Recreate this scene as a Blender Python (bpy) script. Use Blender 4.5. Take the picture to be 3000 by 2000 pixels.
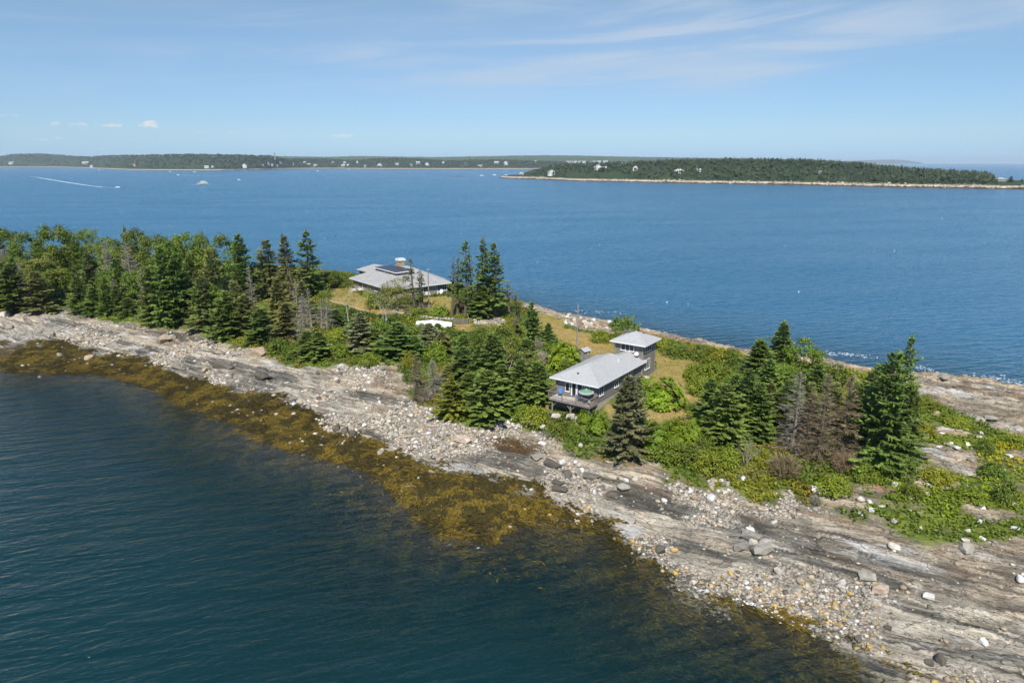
import bpy, bmesh, math, random
import numpy as np
from mathutils import Vector, Matrix

for _o in list(bpy.data.objects):
    bpy.data.objects.remove(_o)
SC = bpy.context.scene
COL = SC.collection
R = math.radians

# ------------------------------------------------------------------ camera
CAM_H = 44.0
FPX = 2000.0                                   # focal length in pixels of the 3000 px wide photograph
TILT = math.atan((1000 - 476) / FPX)           # camera looks down by this much
cam_d = bpy.data.cameras.new('camera')
cam = bpy.data.objects.new('camera', cam_d)
COL.objects.link(cam)
cam.location = (0, 0, CAM_H)
cam.rotation_euler = (math.pi / 2 - TILT, 0, 0)
cam_d.sensor_width = 36.0
cam_d.lens = 24.0
cam_d.clip_start = 0.5
cam_d.clip_end = 90000
SC.camera = cam

# ------------------------------------------------------------------ sky and sun
SUN_EL = R(50)
SUN_DIR = Vector((-0.10, -1.0, 0)).normalized()          # horizontal direction towards the sun
world = bpy.data.worlds.new('World')
SC.world = world
world.use_nodes = True
world.cycles.sampling_method = 'MANUAL'
world.cycles.sample_map_resolution = 256
wn, wl = world.node_tree.nodes, world.node_tree.links
wn.clear()
w_out = wn.new('ShaderNodeOutputWorld')
w_bg = wn.new('ShaderNodeBackground')
w_bg.inputs['Strength'].default_value = 0.095
w_sky = wn.new('ShaderNodeTexSky')
w_sky.sky_type = 'NISHITA'
w_sky.sun_disc = False
w_sky.sun_elevation = SUN_EL
w_sky.sun_rotation = math.atan2(SUN_DIR.x, SUN_DIR.y)
w_sky.altitude = 0
w_sky.air_density = 1.0
w_sky.dust_density = 0.0
w_sky.ozone_density = 2.0
wl.new(w_bg.outputs[0], w_out.inputs[0])


def wnode(t, **kw):
    n = wn.new(t)
    for k, v in kw.items():
        setattr(n, k, v)
    return n


def wmath(op, a, b=None, c=None, clamp=False):
    n = wn.new('ShaderNodeMath'); n.operation = op; n.use_clamp = clamp
    for i, s in enumerate((a, b, c)):
        if s is None:
            continue
        if isinstance(s, (int, float)):
            n.inputs[i].default_value = s
        else:
            wl.new(s, n.inputs[i])
    return n.outputs[0]


w_tc = wnode('ShaderNodeTexCoord')
w_sep = wnode('ShaderNodeSeparateXYZ')
wl.new(w_tc.outputs['Generated'], w_sep.inputs[0])
w_dir = wn.new('ShaderNodeCombineXYZ')                     # the sky right above the sea stays as pale as a little higher up
wl.new(w_sep.outputs[0], w_dir.inputs[0]); wl.new(w_sep.outputs[1], w_dir.inputs[1])
wl.new(wmath('MAXIMUM', w_sep.outputs[2], 0.035), w_dir.inputs[2])
wl.new(w_dir.outputs[0], w_sky.inputs['Vector'])
w_az = wmath('ARCTAN2', w_sep.outputs[0], w_sep.outputs[1])      # azimuth, 0 = +Y
w_el = wmath('ARCSINE', w_sep.outputs[2])                        # elevation


def wcloud(sx, sy, tilt, off, detail, lo, hi, rough=0.55, dist=0.0):
    """streaks of cloud in azimuth / elevation space"""
    e = wmath('ADD', w_el, wmath('MULTIPLY', w_az, -tilt))
    cv = wnode('ShaderNodeCombineXYZ')
    wl.new(wmath('ADD', wmath('MULTIPLY', w_az, sx), off), cv.inputs[0])
    wl.new(wmath('MULTIPLY', e, sy), cv.inputs[1])
    cv.inputs[2].default_value = off * 0.37
    n = wnode('ShaderNodeTexNoise')
    n.inputs['Scale'].default_value = 1.0
    n.inputs['Detail'].default_value = detail
    n.inputs['Roughness'].default_value = rough
    n.inputs['Distortion'].default_value = dist
    wl.new(cv.outputs[0], n.inputs['Vector'])
    mr = wnode('ShaderNodeMapRange'); mr.interpolation_type = 'SMOOTHSTEP'
    mr.inputs[1].default_value = lo; mr.inputs[2].default_value = hi
    wl.new(n.outputs[0], mr.inputs[0])
    return mr.outputs[0]


def wramp(src, lo, hi):
    mr = wnode('ShaderNodeMapRange'); mr.interpolation_type = 'SMOOTHSTEP'
    mr.inputs[1].default_value = lo; mr.inputs[2].default_value = hi
    wl.new(src, mr.inputs[0])
    return mr.outputs[0]


cir1 = wcloud(-3.0, 30.0, 0.06, 3.1, 5, 0.42, 0.68, 0.55, 0.5)
cir2 = wcloud(-1.5, 9.0, 0.05, 12.9, 4, 0.38, 0.66, 0.5, 0.2)
cirrus = wmath('MULTIPLY', wmath('MULTIPLY', wmath('MULTIPLY_ADD', cir2, 0.75, 0.25), wmath('MULTIPLY_ADD', cir1, 0.75, 0.25)), wramp(w_el, 0.045, 0.12))
cirrus = wmath('MULTIPLY', cirrus, wmath('MULTIPLY_ADD', wramp(w_el, 0.21, 0.40), -0.72, 0.8), clamp=True)      # thin cloud lies low, the sky overhead is clear


_cv = wnode('ShaderNodeCombineXYZ')
wl.new(wmath('MULTIPLY', w_az, 120.0), _cv.inputs[0])
wl.new(wmath('MULTIPLY', w_el, 230.0), _cv.inputs[1])
_pn = wnode('ShaderNodeTexNoise')
_pn.inputs['Scale'].default_value = 1.0; _pn.inputs['Detail'].default_value = 4
wl.new(_cv.outputs[0], _pn.inputs['Vector'])
puff_noise = wmath('MULTIPLY', wmath('SUBTRACT', _pn.outputs[0], 0.5), 3.6)


def wpuff(az, el, wa, we, off, k=1.0):
    """one small fair-weather cumulus far away: a flat-bottomed bump broken up by noise"""
    da = wmath('DIVIDE', wmath('SUBTRACT', w_az, az), wa)
    de = wmath('DIVIDE', wmath('SUBTRACT', w_el, el), we)
    lowcut = wmath('MULTIPLY', wmath('LESS_THAN', de, 0.0), 1.6)
    d2 = wmath('ADD', wmath('MULTIPLY', da, da), wmath('MULTIPLY', wmath('MULTIPLY', de, de), wmath('ADD', lowcut, 1.0)))
    v = wmath('ADD', wmath('SUBTRACT', 1.0, d2), puff_noise)
    return wmath('MULTIPLY', wramp(v, 0.15, 1.1), k)


puffs = None
for (px, py, wpx, hpx, k) in [(436, 366, 34, 12, 0.95), (330, 368, 46, 7, 0.6), (232, 366, 26, 6, 0.45), (165, 364, 18, 8, 0.4),
                              (1000, 398, 38, 8, 0.65), (120, 410, 30, 4, 0.35), (175, 406, 14, 5, 0.35), (582, 385, 12, 3, 0.35),
                              (685, 388, 14, 3, 0.3), (1072, 400, 16, 3, 0.3), (30, 340, 40, 4, 0.3), (928, 407, 10, 3, 0.3),
                              (305, 436, 26, 3, 0.25)]:
    u, v = (px - 1500) / FPX, (1000 - py) / FPX
    d = Vector((u, math.cos(TILT) + v * math.sin(TILT), -math.sin(TILT) + v * math.cos(TILT))).normalized()
    p = wpuff(math.atan2(d.x, d.y), math.asin(d.z), wpx / 2200, hpx / 2000, px * 0.13, k)
    puffs = p if puffs is None else wmath('MAXIMUM', puffs, p)

w_tint = wnode('ShaderNodeMix', data_type='RGBA', blend_type='MULTIPLY')
w_tint.inputs['Factor'].default_value = 1.0
w_tc2 = wnode('ShaderNodeMix', data_type='RGBA')
wl.new(wmath('DIVIDE', w_el, 0.21, clamp=True), w_tc2.inputs['Factor'])
w_tc2.inputs['A'].default_value = (0.44, 0.62, 0.96, 1)      # pale blue haze low down
w_tc2.inputs['B'].default_value = (0.73, 0.84, 0.90, 1)
w_tc3 = wnode('ShaderNodeMix', data_type='RGBA')                 # clear deep blue overhead, as the water mirrors it
wl.new(wramp(w_el, 0.18, 0.75), w_tc3.inputs['Factor'])
wl.new(w_tc2.outputs['Result'], w_tc3.inputs['A'])
w_tc3.inputs['B'].default_value = (0.82, 1.16, 1.46, 1)
wl.new(w_tc3.outputs['Result'], w_tint.inputs['B'])
wl.new(w_sky.outputs[0], w_tint.inputs['A'])
w_mix1 = wnode('ShaderNodeMix', data_type='RGBA')
wl.new(cirrus, w_mix1.inputs['Factor'])
wl.new(w_tint.outputs['Result'], w_mix1.inputs['A'])
w_mix1.inputs['B'].default_value = (4.7, 5.6, 6.8, 1)
w_mix2 = wnode('ShaderNodeMix', data_type='RGBA')
wl.new(puffs, w_mix2.inputs['Factor'])
wl.new(w_mix1.outputs['Result'], w_mix2.inputs['A'])
w_mix2.inputs['B'].default_value = (6.8, 7.1, 7.2, 1)
wl.new(w_mix2.outputs['Result'], w_bg.inputs['Color'])

sun_d = bpy.data.lights.new('sun', 'SUN')
sun = bpy.data.objects.new('sun', sun_d)
COL.objects.link(sun)
sun_d.energy = 5.0
sun_d.angle = R(0.55)
sun_d.color = (1.0, 0.945, 0.85)
_sd = Vector((SUN_DIR.x * math.cos(SUN_EL), SUN_DIR.y * math.cos(SUN_EL), math.sin(SUN_EL)))
sun.rotation_euler = (-_sd).to_track_quat('-Z', 'Y').to_euler()
sun.location = (0, -50, 200)

SC.view_settings.view_transform = 'Standard'
SC.view_settings.look = 'None'
SC.view_settings.exposure = 0.28
SC.view_settings.gamma = 1.0
SC.view_settings.use_curve_mapping = False
SC.render.engine = 'CYCLES'
cy = SC.cycles
cy.use_denoising = True
cy.use_adaptive_sampling = True
cy.adaptive_threshold = 0.025
cy.max_bounces = 6
cy.diffuse_bounces = 2
cy.glossy_bounces = 3
cy.transmission_bounces = 4
cy.volume_bounces = 0
cy.transparent_max_bounces = 8
cy.caustics_reflective = False
cy.caustics_refractive = False
cy.sample_clamp_indirect = 6

# ------------------------------------------------------------------ helpers
CT, ST = math.cos(TILT), math.sin(TILT)


def P(px, py, z):
    """world point at height z seen at a pixel of the 3000x2000 photograph (used to survey the site)"""
    u, v = (px - 1500) / FPX, (1000 - py) / FPX
    d = np.array([u, CT + v * ST, -ST + v * CT])
    t = (z - CAM_H) / d[2]
    return np.array([0, 0, CAM_H]) + t * d


def pxm(p):
    """photo pixels per metre at a world point"""
    return FPX / (p[1] * CT - (p[2] - CAM_H) * ST)


def PD(px, py, dist):
    """world point seen at a pixel, at ground distance dist (y) from the camera"""
    u, v = (px - 1500) / FPX, (1000 - py) / FPX
    d = np.array([u, CT + v * ST, -ST + v * CT])
    return np.array([0, 0, CAM_H]) + d * (dist / d[1])


def hash2(ix, iy, seed):
    h = (ix.astype(np.int64) * 374761393 + iy.astype(np.int64) * 668265263 + seed * 1442695041) & 0x7fffffff
    h = ((h ^ (h >> 13)) * 1274126177) & 0x7fffffff
    h = ((h ^ (h >> 16)) * 2246822519) & 0x7fffffff
    return (h & 0xffffff) / float(0xffffff)


def vnoise(x, y, seed=0):
    x = np.asarray(x, float); y = np.asarray(y, float)
    ix, iy = np.floor(x), np.floor(y)
    fx, fy = x - ix, y - iy
    fx = fx * fx * (3 - 2 * fx); fy = fy * fy * (3 - 2 * fy)
    ix = ix.astype(np.int64); iy = iy.astype(np.int64)
    a = hash2(ix, iy, seed); b = hash2(ix + 1, iy, seed)
    c = hash2(ix, iy + 1, seed); d = hash2(ix + 1, iy + 1, seed)
    return (a + (b - a) * fx) * (1 - fy) + (c + (d - c) * fx) * fy


def fbm(x, y, oct=4, seed=0, gain=0.5):
    s = 0.0; a = 1.0; n = 0.0
    for i in range(oct):
        s = s + a * vnoise(x * 2 ** i + 17.3 * i, y * 2 ** i - 9.1 * i, seed + i)
        n += a; a *= gain
    return s / n


def sstep(x, a, b):
    t = np.clip((x - a) / (b - a), 0, 1)
    return t * t * (3 - 2 * t)


def link(name, me, mat=None, parent=None, loc=None, rz=0.0, smooth=False):
    o = bpy.data.objects.new(name, me)
    COL.objects.link(o)
    if mat is not None and len(me.materials) == 0:
        me.materials.append(mat)
    if parent is not None:
        o.parent = parent
    if loc is not None:
        o.location = tuple(float(t) for t in loc)
    o.rotation_euler = (0, 0, rz)
    if smooth:
        me.polygons.foreach_set('use_smooth', np.ones(len(me.polygons), bool))
    return o


def mesh_np(name, V, F, tint=None, smooth=False, attrs=None):
    """mesh from arrays; F is (n,3) or (n,4); tint = per-face colours"""
    V = np.ascontiguousarray(V, np.float32); F = np.ascontiguousarray(F, np.int32)
    n, k = F.shape
    me = bpy.data.meshes.new(name)
    me.vertices.add(len(V)); me.vertices.foreach_set('co', V.ravel())
    me.loops.add(n * k); me.loops.foreach_set('vertex_index', F.ravel())
    me.polygons.add(n)
    me.polygons.foreach_set('loop_start', np.arange(0, n * k, k, dtype=np.int32))
    me.polygons.foreach_set('loop_total', np.full(n, k, np.int32))
    if smooth:
        me.polygons.foreach_set('use_smooth', np.ones(n, bool))
    me.update(calc_edges=True)
    if tint is not None:
        a = me.attributes.new('tint', 'FLOAT_COLOR', 'FACE')
        t = np.ones((n, 4), np.float32); t[:, :3] = tint
        a.data.foreach_set('color', t.ravel())
    for nm, arr in (attrs or {}).items():
        a = me.attributes.new(nm, 'FLOAT', 'POINT')
        a.data.foreach_set('value', np.ascontiguousarray(arr, np.float32))
    return me


class MB:
    """collects boxes, beams, tubes and polygons into one mesh"""

    def __init__(self):
        self.v = []; self.f = []

    def poly(self, pts):
        i = len(self.v)
        self.v += [tuple(float(c) for c in p) for p in pts]
        self.f.append(tuple(range(i, i + len(pts))))
        return self

    def hexa(self, p):
        """8 corners: bottom 0-3, top 4-7"""
        i = len(self.v)
        self.v += [tuple(float(c) for c in q) for q in p]
        for q in ((0, 3, 2, 1), (4, 5, 6, 7), (0, 1, 5, 4), (1, 2, 6, 5), (2, 3, 7, 6), (3, 0, 4, 7)):
            self.f.append(tuple(i + t for t in q))
        return self

    def box(self, x0, x1, y0, y1, z0, z1):
        return self.hexa([(x0, y0, z0), (x1, y0, z0), (x1, y1, z0), (x0, y1, z0),
                          (x0, y0, z1), (x1, y0, z1), (x1, y1, z1), (x0, y1, z1)])

    def beam(self, a, b, w, h, up=(0, 0, 1)):
        a = Vector(a); b = Vector(b); d = (b - a).normalized(); u = Vector(up)
        s = d.cross(u)
        if s.length < 1e-4:
            s = d.cross(Vector((1, 0, 0)))
        s.normalize(); u = s.cross(d).normalized()
        s *= w / 2; u *= h / 2
        return self.hexa([a - s - u, a + s - u, b + s - u, b - s - u, a - s + u, a + s + u, b + s + u, b - s + u])

    def tube(self, pts, rad, n=6, cap=True):
        pts = [Vector(p) for p in pts]
        if not hasattr(rad, '__len__'):
            rad = [rad] * len(pts)
        base = len(self.v)
        for k, p in enumerate(pts):
            d = (pts[min(k + 1, len(pts) - 1)] - pts[max(k - 1, 0)]).normalized()
            ref = Vector((0, 0, 1)) if abs(d.z) < 0.9 else Vector((1, 0, 0))
            s = d.cross(ref).normalized(); t = s.cross(d)
            for j in range(n):
                a = 2 * math.pi * j / n
                self.v.append(tuple(p + (s * math.cos(a) + t * math.sin(a)) * rad[k]))
        for k in range(len(pts) - 1):
            for j in range(n):
                j2 = (j + 1) % n
                self.f.append((base + k * n + j, base + k * n + j2, base + (k + 1) * n + j2, base + (k + 1) * n + j))
        if cap:
            self.f.append(tuple(base + j for j in range(n)))
            self.f.append(tuple(base + (len(pts) - 1) * n + j for j in reversed(range(n))))
        return self

    def lathe(self, prof, n=12, c=(0, 0, 0)):
        base = len(self.v)
        for r, z in prof:
            for j in range(n):
                a = 2 * math.pi * j / n
                self.v.append((c[0] + r * math.cos(a), c[1] + r * math.sin(a), c[2] + z))
        for k in range(len(prof) - 1):
            for j in range(n):
                j2 = (j + 1) % n
                self.f.append((base + k * n + j, base + k * n + j2, base + (k + 1) * n + j2, base + (k + 1) * n + j))
        return self

    def build(self, name, mat=None, parent=None, loc=None, rz=0.0, smooth=False):
        me = bpy.data.meshes.new(name)
        me.from_pydata(self.v, [], self.f)
        me.update()
        return link(name, me, mat, parent, loc, rz, smooth)


def tag(o, label=None, cat=None, group=None, kind=None):
    if label: o['label'] = label
    if cat: o['category'] = cat
    if group: o['group'] = group
    if kind: o['kind'] = kind
    return o


def empty(name, loc, rz=0.0, label=None, cat=None, group=None):
    o = bpy.data.objects.new(name, None)
    COL.objects.link(o)
    o.empty_display_size = 0.3
    o.location = tuple(float(t) for t in loc)
    o.rotation_euler = (0, 0, rz)
    return tag(o, label, cat, group)


# ------------------------------------------------------------------ materials
class NT:
    """small wrapper to write node materials"""

    def __init__(self, name):
        self.m = bpy.data.materials.new(name)
        self.m.use_nodes = True
        self.t = self.m.node_tree
        self.t.nodes.clear()
        self.out = self.t.nodes.new('ShaderNodeOutputMaterial')

    def n(self, typ, **kw):
        x = self.t.nodes.new(typ)
        for k, v in kw.items():
            setattr(x, k, v)
        return x

    def put(self, sock, val):
        if val is None:
            return
        if isinstance(val, bpy.types.NodeSocket):
            self.t.links.new(val, sock)
        elif isinstance(val, (tuple, list)) and len(val) == 3 and sock.type == 'RGBA':
            sock.default_value = (*val, 1)
        else:
            sock.default_value = val

    def math(self, op, a, b=None, c=None, clamp=False):
        x = self.n('ShaderNodeMath', operation=op, use_clamp=clamp)
        self.put(x.inputs[0], a); self.put(x.inputs[1], b); self.put(x.inputs[2], c)
        return x.outputs[0]

    def mix(self, f, a, b, blend='MIX'):
        x = self.n('ShaderNodeMix', data_type='RGBA', blend_type=blend)
        self.put(x.inputs['Factor'], f); self.put(x.inputs['A'], a); self.put(x.inputs['B'], b)
        return x.outputs['Result']

    def ramp(self, src, lo, hi, a=0.0, b=1.0, smooth=True):
        x = self.n('ShaderNodeMapRange', interpolation_type='SMOOTHSTEP' if smooth else 'LINEAR')
        self.put(x.inputs[0], src)
        for i, v in zip((1, 2, 3, 4), (lo, hi, a, b)):
            x.inputs[i].default_value = v
        return x.outputs[0]

    def coord(self, kind='Object', scale=(1, 1, 1), rot=(0, 0, 0)):
        if kind == 'Position':
            s = self.n('ShaderNodeNewGeometry').outputs['Position']
        else:
            s = self.n('ShaderNodeTexCoord').outputs[kind]
        if scale == (1, 1, 1) and rot == (0, 0, 0):
            return s
        m = self.n('ShaderNodeMapping', vector_type='POINT')
        # rotate first, then scale
        m.inputs['Rotation'].default_value = rot
        self.t.links.new(s, m.inputs['Vector'])
        m2 = self.n('ShaderNodeMapping', vector_type='POINT')
        m2.inputs['Scale'].default_value = scale
        self.t.links.new(m.outputs[0], m2.inputs['Vector'])
        return m2.outputs[0]

    def noise(self, vec, scale=1.0, detail=4, rough=0.5, dist=0.0):
        x = self.n('ShaderNodeTexNoise')
        self.put(x.inputs['Vector'], vec)
        x.inputs['Scale'].default_value = scale; x.inputs['Detail'].default_value = detail
        x.inputs['Roughness'].default_value = rough; x.inputs['Distortion'].default_value = dist
        return x.outputs[0]

    def attr(self, name, out='Fac'):
        x = self.n('ShaderNodeAttribute', attribute_name=name)
        return x.outputs[out]

    def bump(self, h, strength=1.0, dist=1.0, normal=None):
        x = self.n('ShaderNodeBump')
        self.put(x.inputs['Height'], h)
        x.inputs['Strength'].default_value = strength; x.inputs['Distance'].default_value = dist
        self.put(x.inputs['Normal'], normal)
        return x.outputs[0]

    def principled(self, color, rough=0.7, spec=0.3, normal=None, metal=0.0, **kw):
        x = self.n('ShaderNodeBsdfPrincipled')
        self.put(x.inputs['Base Color'], color); self.put(x.inputs['Roughness'], rough)
        self.put(x.inputs['Specular IOR Level'], spec); self.put(x.inputs['Normal'], normal)
        self.put(x.inputs['Metallic'], metal)
        return x.outputs[0]

    def done(self, shader):
        self.t.links.new(shader, self.out.inputs['Surface'])
        return self.m


def mat_plain(name, col, rough=0.7, spec=0.3, var=0.15, scale=3.0, bump=0.0, metal=0.0):
    t = NT(name)
    c = t.coord('Object')
    nz = t.noise(c, scale, 5, 0.6)
    k = t.ramp(nz, 0.25, 0.75, 1 - var, 1 + var, smooth=False)
    colr = t.mix(1.0, col, k, 'MULTIPLY')
    nrm = t.bump(nz, 1.0, bump) if bump else None
    return t.done(t.principled(colr, rough, spec, nrm, metal))


def mat_foliage(name, col, dark=0.5, light=1.5, trans=0.25, huev=0.015, rough=0.55):
    """leaf colour x per-face tint x small per-object variation"""
    t = NT(name)
    oi = t.n('ShaderNodeObjectInfo')
    tint = t.attr('tint', 'Color')
    c = t.mix(1.0, col, tint, 'MULTIPLY')
    hs = t.n('ShaderNodeHueSaturation')
    t.put(hs.inputs['Hue'], t.ramp(oi.outputs['Random'], 0, 1, 0.5 - huev, 0.5 + huev, False))
    r2 = t.math('FRACT', t.math('MULTIPLY', oi.outputs['Random'], 7.31))
    t.put(hs.inputs['Value'], t.ramp(r2, 0, 1, 0.82, 1.2, False))
    t.put(hs.inputs['Color'], c)
    p = t.principled(hs.outputs[0], rough, 0.25)
    if trans <= 0:
        return t.done(p)
    tr = t.n('ShaderNodeBsdfTranslucent')
    t.put(tr.inputs['Color'], hs.outputs[0])
    mx = t.n('ShaderNodeMixShader')
    mx.inputs[0].default_value = trans
    t.t.links.new(p, mx.inputs[1]); t.t.links.new(tr.outputs[0], mx.inputs[2])
    return t.done(mx.outputs[0])

# ------------------------------------------------------------------ island terrain
CA = math.radians(54.5)                                    # cottage axis
CORG = np.array([13.11, 98.56, 0.0])                       # cottage eave corner nearest the camera
CU = np.array([math.cos(CA), math.sin(CA), 0]); CV = np.array([-math.sin(CA), math.cos(CA), 0])


def CL(u, v, z=0.0):
    return CORG + CU * u + CV * v + np.array([0, 0, z])


MA = math.radians(37.5)                                    # main house axis
MORG = np.array([-33.81, 186.32, 0.0])
MU = np.array([math.cos(MA), math.sin(MA), 0]); MV = np.array([-math.sin(MA), math.cos(MA), 0])


def ML(a, b, z=0.0):
    return MORG + MU * a + MV * b + np.array([0, 0, z])


ctrl = []
shore_px = [(0, 1085), (230, 1090), (440, 1125), (560, 1178), (650, 1215), (820, 1300), (1000, 1345), (1130, 1400), (1180, 1470),
            (1250, 1530), (1370, 1590), (1480, 1560), (1540, 1518), (1643, 1521), (1793, 1557), (1853, 1589), (1943, 1643), (2050, 1736),
            (2170, 1754), (2319, 1822), (2510, 1881), (2680, 2000)]
SH = [P(x, y, 0)[:2] for x, y in shore_px]
SH = [np.array([-190., 158.]), np.array([-150., 150.])] + SH + [np.array([46., 40.]), np.array([62., 28.])]
for p in SH:
    ctrl.append((p[0], p[1], 0.0))
# the sea bed, going down away from the shore
for i, p in enumerate(SH):
    t = SH[min(i + 2, len(SH) - 1)] - SH[max(i - 2, 0)]
    t = t / np.linalg.norm(t); nrm = np.array([t[1], -t[0]])
    if nrm[1] > 0: nrm = -nrm
    nrm = nrm * 0.6 + np.array([-0.45, -0.75]) * 0.4; nrm /= np.linalg.norm(nrm)
    for dd, zz in ((7, -0.75), (16, -2.0), (34, -6.0), (60, -9.0)):
        if i % 2 == 0 or dd > 7:
            q = p + nrm * dd
            ctrl.append((q[0], q[1], zz))
for x, y, z in [(0, 995, 1.2), (250, 1000, 1.2), (440, 1050, 1.2), (640, 1110, 1.2), (820, 1165, 1.2), (1000, 1250, 1.0), (1200, 1340, 0.9),
                (1310, 1410, 0.7), (1450, 1460, 0.35), (1400, 1535, 0.2), (1500, 1680, -0.8), (1700, 1750, -0.8), (1950, 1850, -0.8), (2250, 1930, -0.7), (1300, 1660, -1.1), (1650, 1930, -2.0), (1300, 1800, -2.8), (1100, 1560, -1.3), (950, 1460, -1.2),
                (0, 910, 4), (200, 905, 4), (400, 950, 4), (560, 960, 4), (700, 1010, 4), (900, 1060, 4), (1100, 1075, 4.3), (1200, 1130, 4),
                (1290, 1210, 3.3), (1430, 1220, 3.2), (1600, 1260, 3.5), (1750, 1330, 3.2), (1850, 1400, 2.9), (2050, 1400, 3.4),
                (2250, 1430, 3.5), (2450, 1480, 3.6), (2600, 1530, 3.6), (2800, 1580, 3.8), (3000, 1600, 4.0),
                (1750, 980, 7.2), (1640, 960, 7.0), (1600, 930, 6.5), (2000, 1150, 7.0), (1980, 1230, 6.2), (2150, 1100, 6.9), (2100, 1040, 6.6),
                (2400, 1300, 5.5), (2600, 1310, 5.4), (2800, 1400, 5.0), (2900, 1250, 5.0), (2700, 1200, 5.5), (3000, 1350, 5.0), (2300, 1200, 6.2),
                (1545, 888, 4.5), (1700, 925, 4.8), (1790, 940, 5.0), (1860, 965, 4.6), (1930, 975, 4.4), (2000, 985, 4.3), (2170, 1020, 4.2),
                (2400, 1050, 4.2), (2560, 1085, 4.2), (2680, 1093, 4.6), (2760, 1093, 4.6), (2900, 1120, 4.2), (3000, 1145, 4.0),
                (1060, 890, 6.6), (1100, 920, 6.3), (1250, 930, 6.0), (1270, 955, 5.7), (1450, 960, 6.0), (1500, 920, 5.4), (1350, 905, 6.4)]:
    q = P(x, y, z); ctrl.append((q[0], q[1], z))
far_edge = [P(x, y, 4.3)[:2] for x, y in [(1545, 888), (1700, 925), (1790, 940), (1860, 965), (1930, 975), (2000, 985), (2170, 1020), (2400, 1050),
                                          (2560, 1085), (2680, 1093), (2760, 1093), (2900, 1120), (3000, 1145)]]
far_edge = [np.array(t, float) for t in [(-190, 288), (-140, 278), (-100, 264), (-71, 256), (-40, 240), (-14, 222)]] + far_edge + [np.array([106., 103.]), np.array([124., 84.])]
for p in far_edge[:6] + far_edge[-2:]:
    ctrl.append((p[0], p[1], 4.2))
for p in far_edge:
    for dd, zz in ((8, 0.4), (16, -3.0), (40, -9.0)):
        ctrl.append((p[0] + 0.52 * dd, p[1] + 0.85 * dd, zz))
for u, v, z in [(-1.5, 1, 5.3), (-1.5, 7.5, 5.2), (0.8, 8.2, 5.9), (0.8, 0.4, 6.9), (6, 0.4, 7.3), (12, 0, 7.6), (22, 0, 7.9), (22, 6, 7.9), (12, 9, 7.2),
                (10, -6, 7.0), (3, -6, 5.9), (22, -8, 7.6), (22.9, 15.7, 7.0), (30.2, 21.2, 7.0), (-4, 4, 4.5)]:
    q = CL(u, v); ctrl.append((q[0], q[1], z))
for a, b, z in [(0, 0, 6.8), (10, -2, 7.0), (20, -2, 7.0), (-2, 12, 6.8), (-2, 26, 6.6), (8, 38, 6.2), (22, 30, 6.3), (26, 12, 6.2)]:
    q = ML(a, b); ctrl.append((q[0], q[1], z))
for t in [(-120, 218, 6.4), (-90, 198, 6.0), (-70, 182, 5.8), (-150, 218, 6.0), (-190, 220, 6.0), (-120, 245, 6.0), (-60, 160, 5.2), (-170, 250, 5.8),
          (80, 60, 4.6), (100, 70, 4.6), (75, 90, 5.0), (-190, 196, 4.0)]:
    ctrl.append(t)
ctrl = np.array(ctrl)


def tps_fit(C, lam):
    n = len(C); d = np.hypot(C[:, None, 0] - C[None, :, 0], C[:, None, 1] - C[None, :, 1])
    K = d ** 2 * np.log(d + 1e-6) + lam * np.eye(n)
    Q = np.c_[np.ones(n), C[:, :2] / 100.0]
    A = np.block([[K, Q], [Q.T, np.zeros((3, 3))]])
    return np.linalg.solve(A, np.r_[C[:, 2], 0, 0, 0])


TW = tps_fit(ctrl, 25.0)


def tps_eval(x, y):
    s = TW[-3] + TW[-2] * x / 100 + TW[-1] * y / 100
    for (cx, cy, _), w in zip(ctrl, TW[:-3]):
        d2 = (x - cx) ** 2 + (y - cy) ** 2
        s = s + w * 0.5 * d2 * np.log(d2 + 1e-9)
    return s


GX0, GX1, GY0, GY1, GC = -188.0, 118.0, 26.0, 312.0, 2.0
gx = np.arange(GX0, GX1 + 0.1, GC); gy = np.arange(GY0, GY1 + 0.1, GC)
GXX, GYY = np.meshgrid(gx, gy)
BASE = np.clip(tps_eval(GXX, GYY), -12, 8.2)


def bil(G, x, y, x0=GX0, y0=GY0, c=GC):
    fx = np.clip((np.asarray(x, float) - x0) / c, 0, G.shape[1] - 1.001); fy = np.clip((np.asarray(y, float) - y0) / c, 0, G.shape[0] - 1.001)
    ix = fx.astype(int); iy = fy.astype(int); fx = fx - ix; fy = fy - iy
    return (G[iy, ix] * (1 - fx) + G[iy, ix + 1] * fx) * (1 - fy) + (G[iy + 1, ix] * (1 - fx) + G[iy + 1, ix + 1] * fx) * fy


def hb(x, y):
    return bil(BASE, x, y)


def ground_px(px, py):
    """where the line of sight through a photo pixel meets the ground"""
    u, v = (px - 1500) / FPX, (1000 - py) / FPX
    d = np.array([u, CT + v * ST, -ST + v * CT])
    t = np.linspace(30, 420, 1600)
    X = d[0] * t; Y = d[1] * t; Z = CAM_H + d[2] * t
    g = HF(X, Y)
    i = np.argmax(Z < np.maximum(g, -0.3))
    if i == 0:
        i = len(t) - 1
    return np.array([X[i], Y[i], float(g[i])])


HF = hb


def poly_world(pts):
    return np.array([ground_px(*p)[:2] for p in pts])


def pip(poly, X, Y):
    ins = np.zeros(X.shape, bool)
    n = len(poly)
    for i in range(n):
        x0, y0 = poly[i]; x1, y1 = poly[(i + 1) % n]
        if y0 == y1: continue
        c = ((y0 > Y) != (y1 > Y)) & (X < (x1 - x0) * (Y - y0) / (y1 - y0) + x0)
        ins ^= c
    return ins


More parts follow.
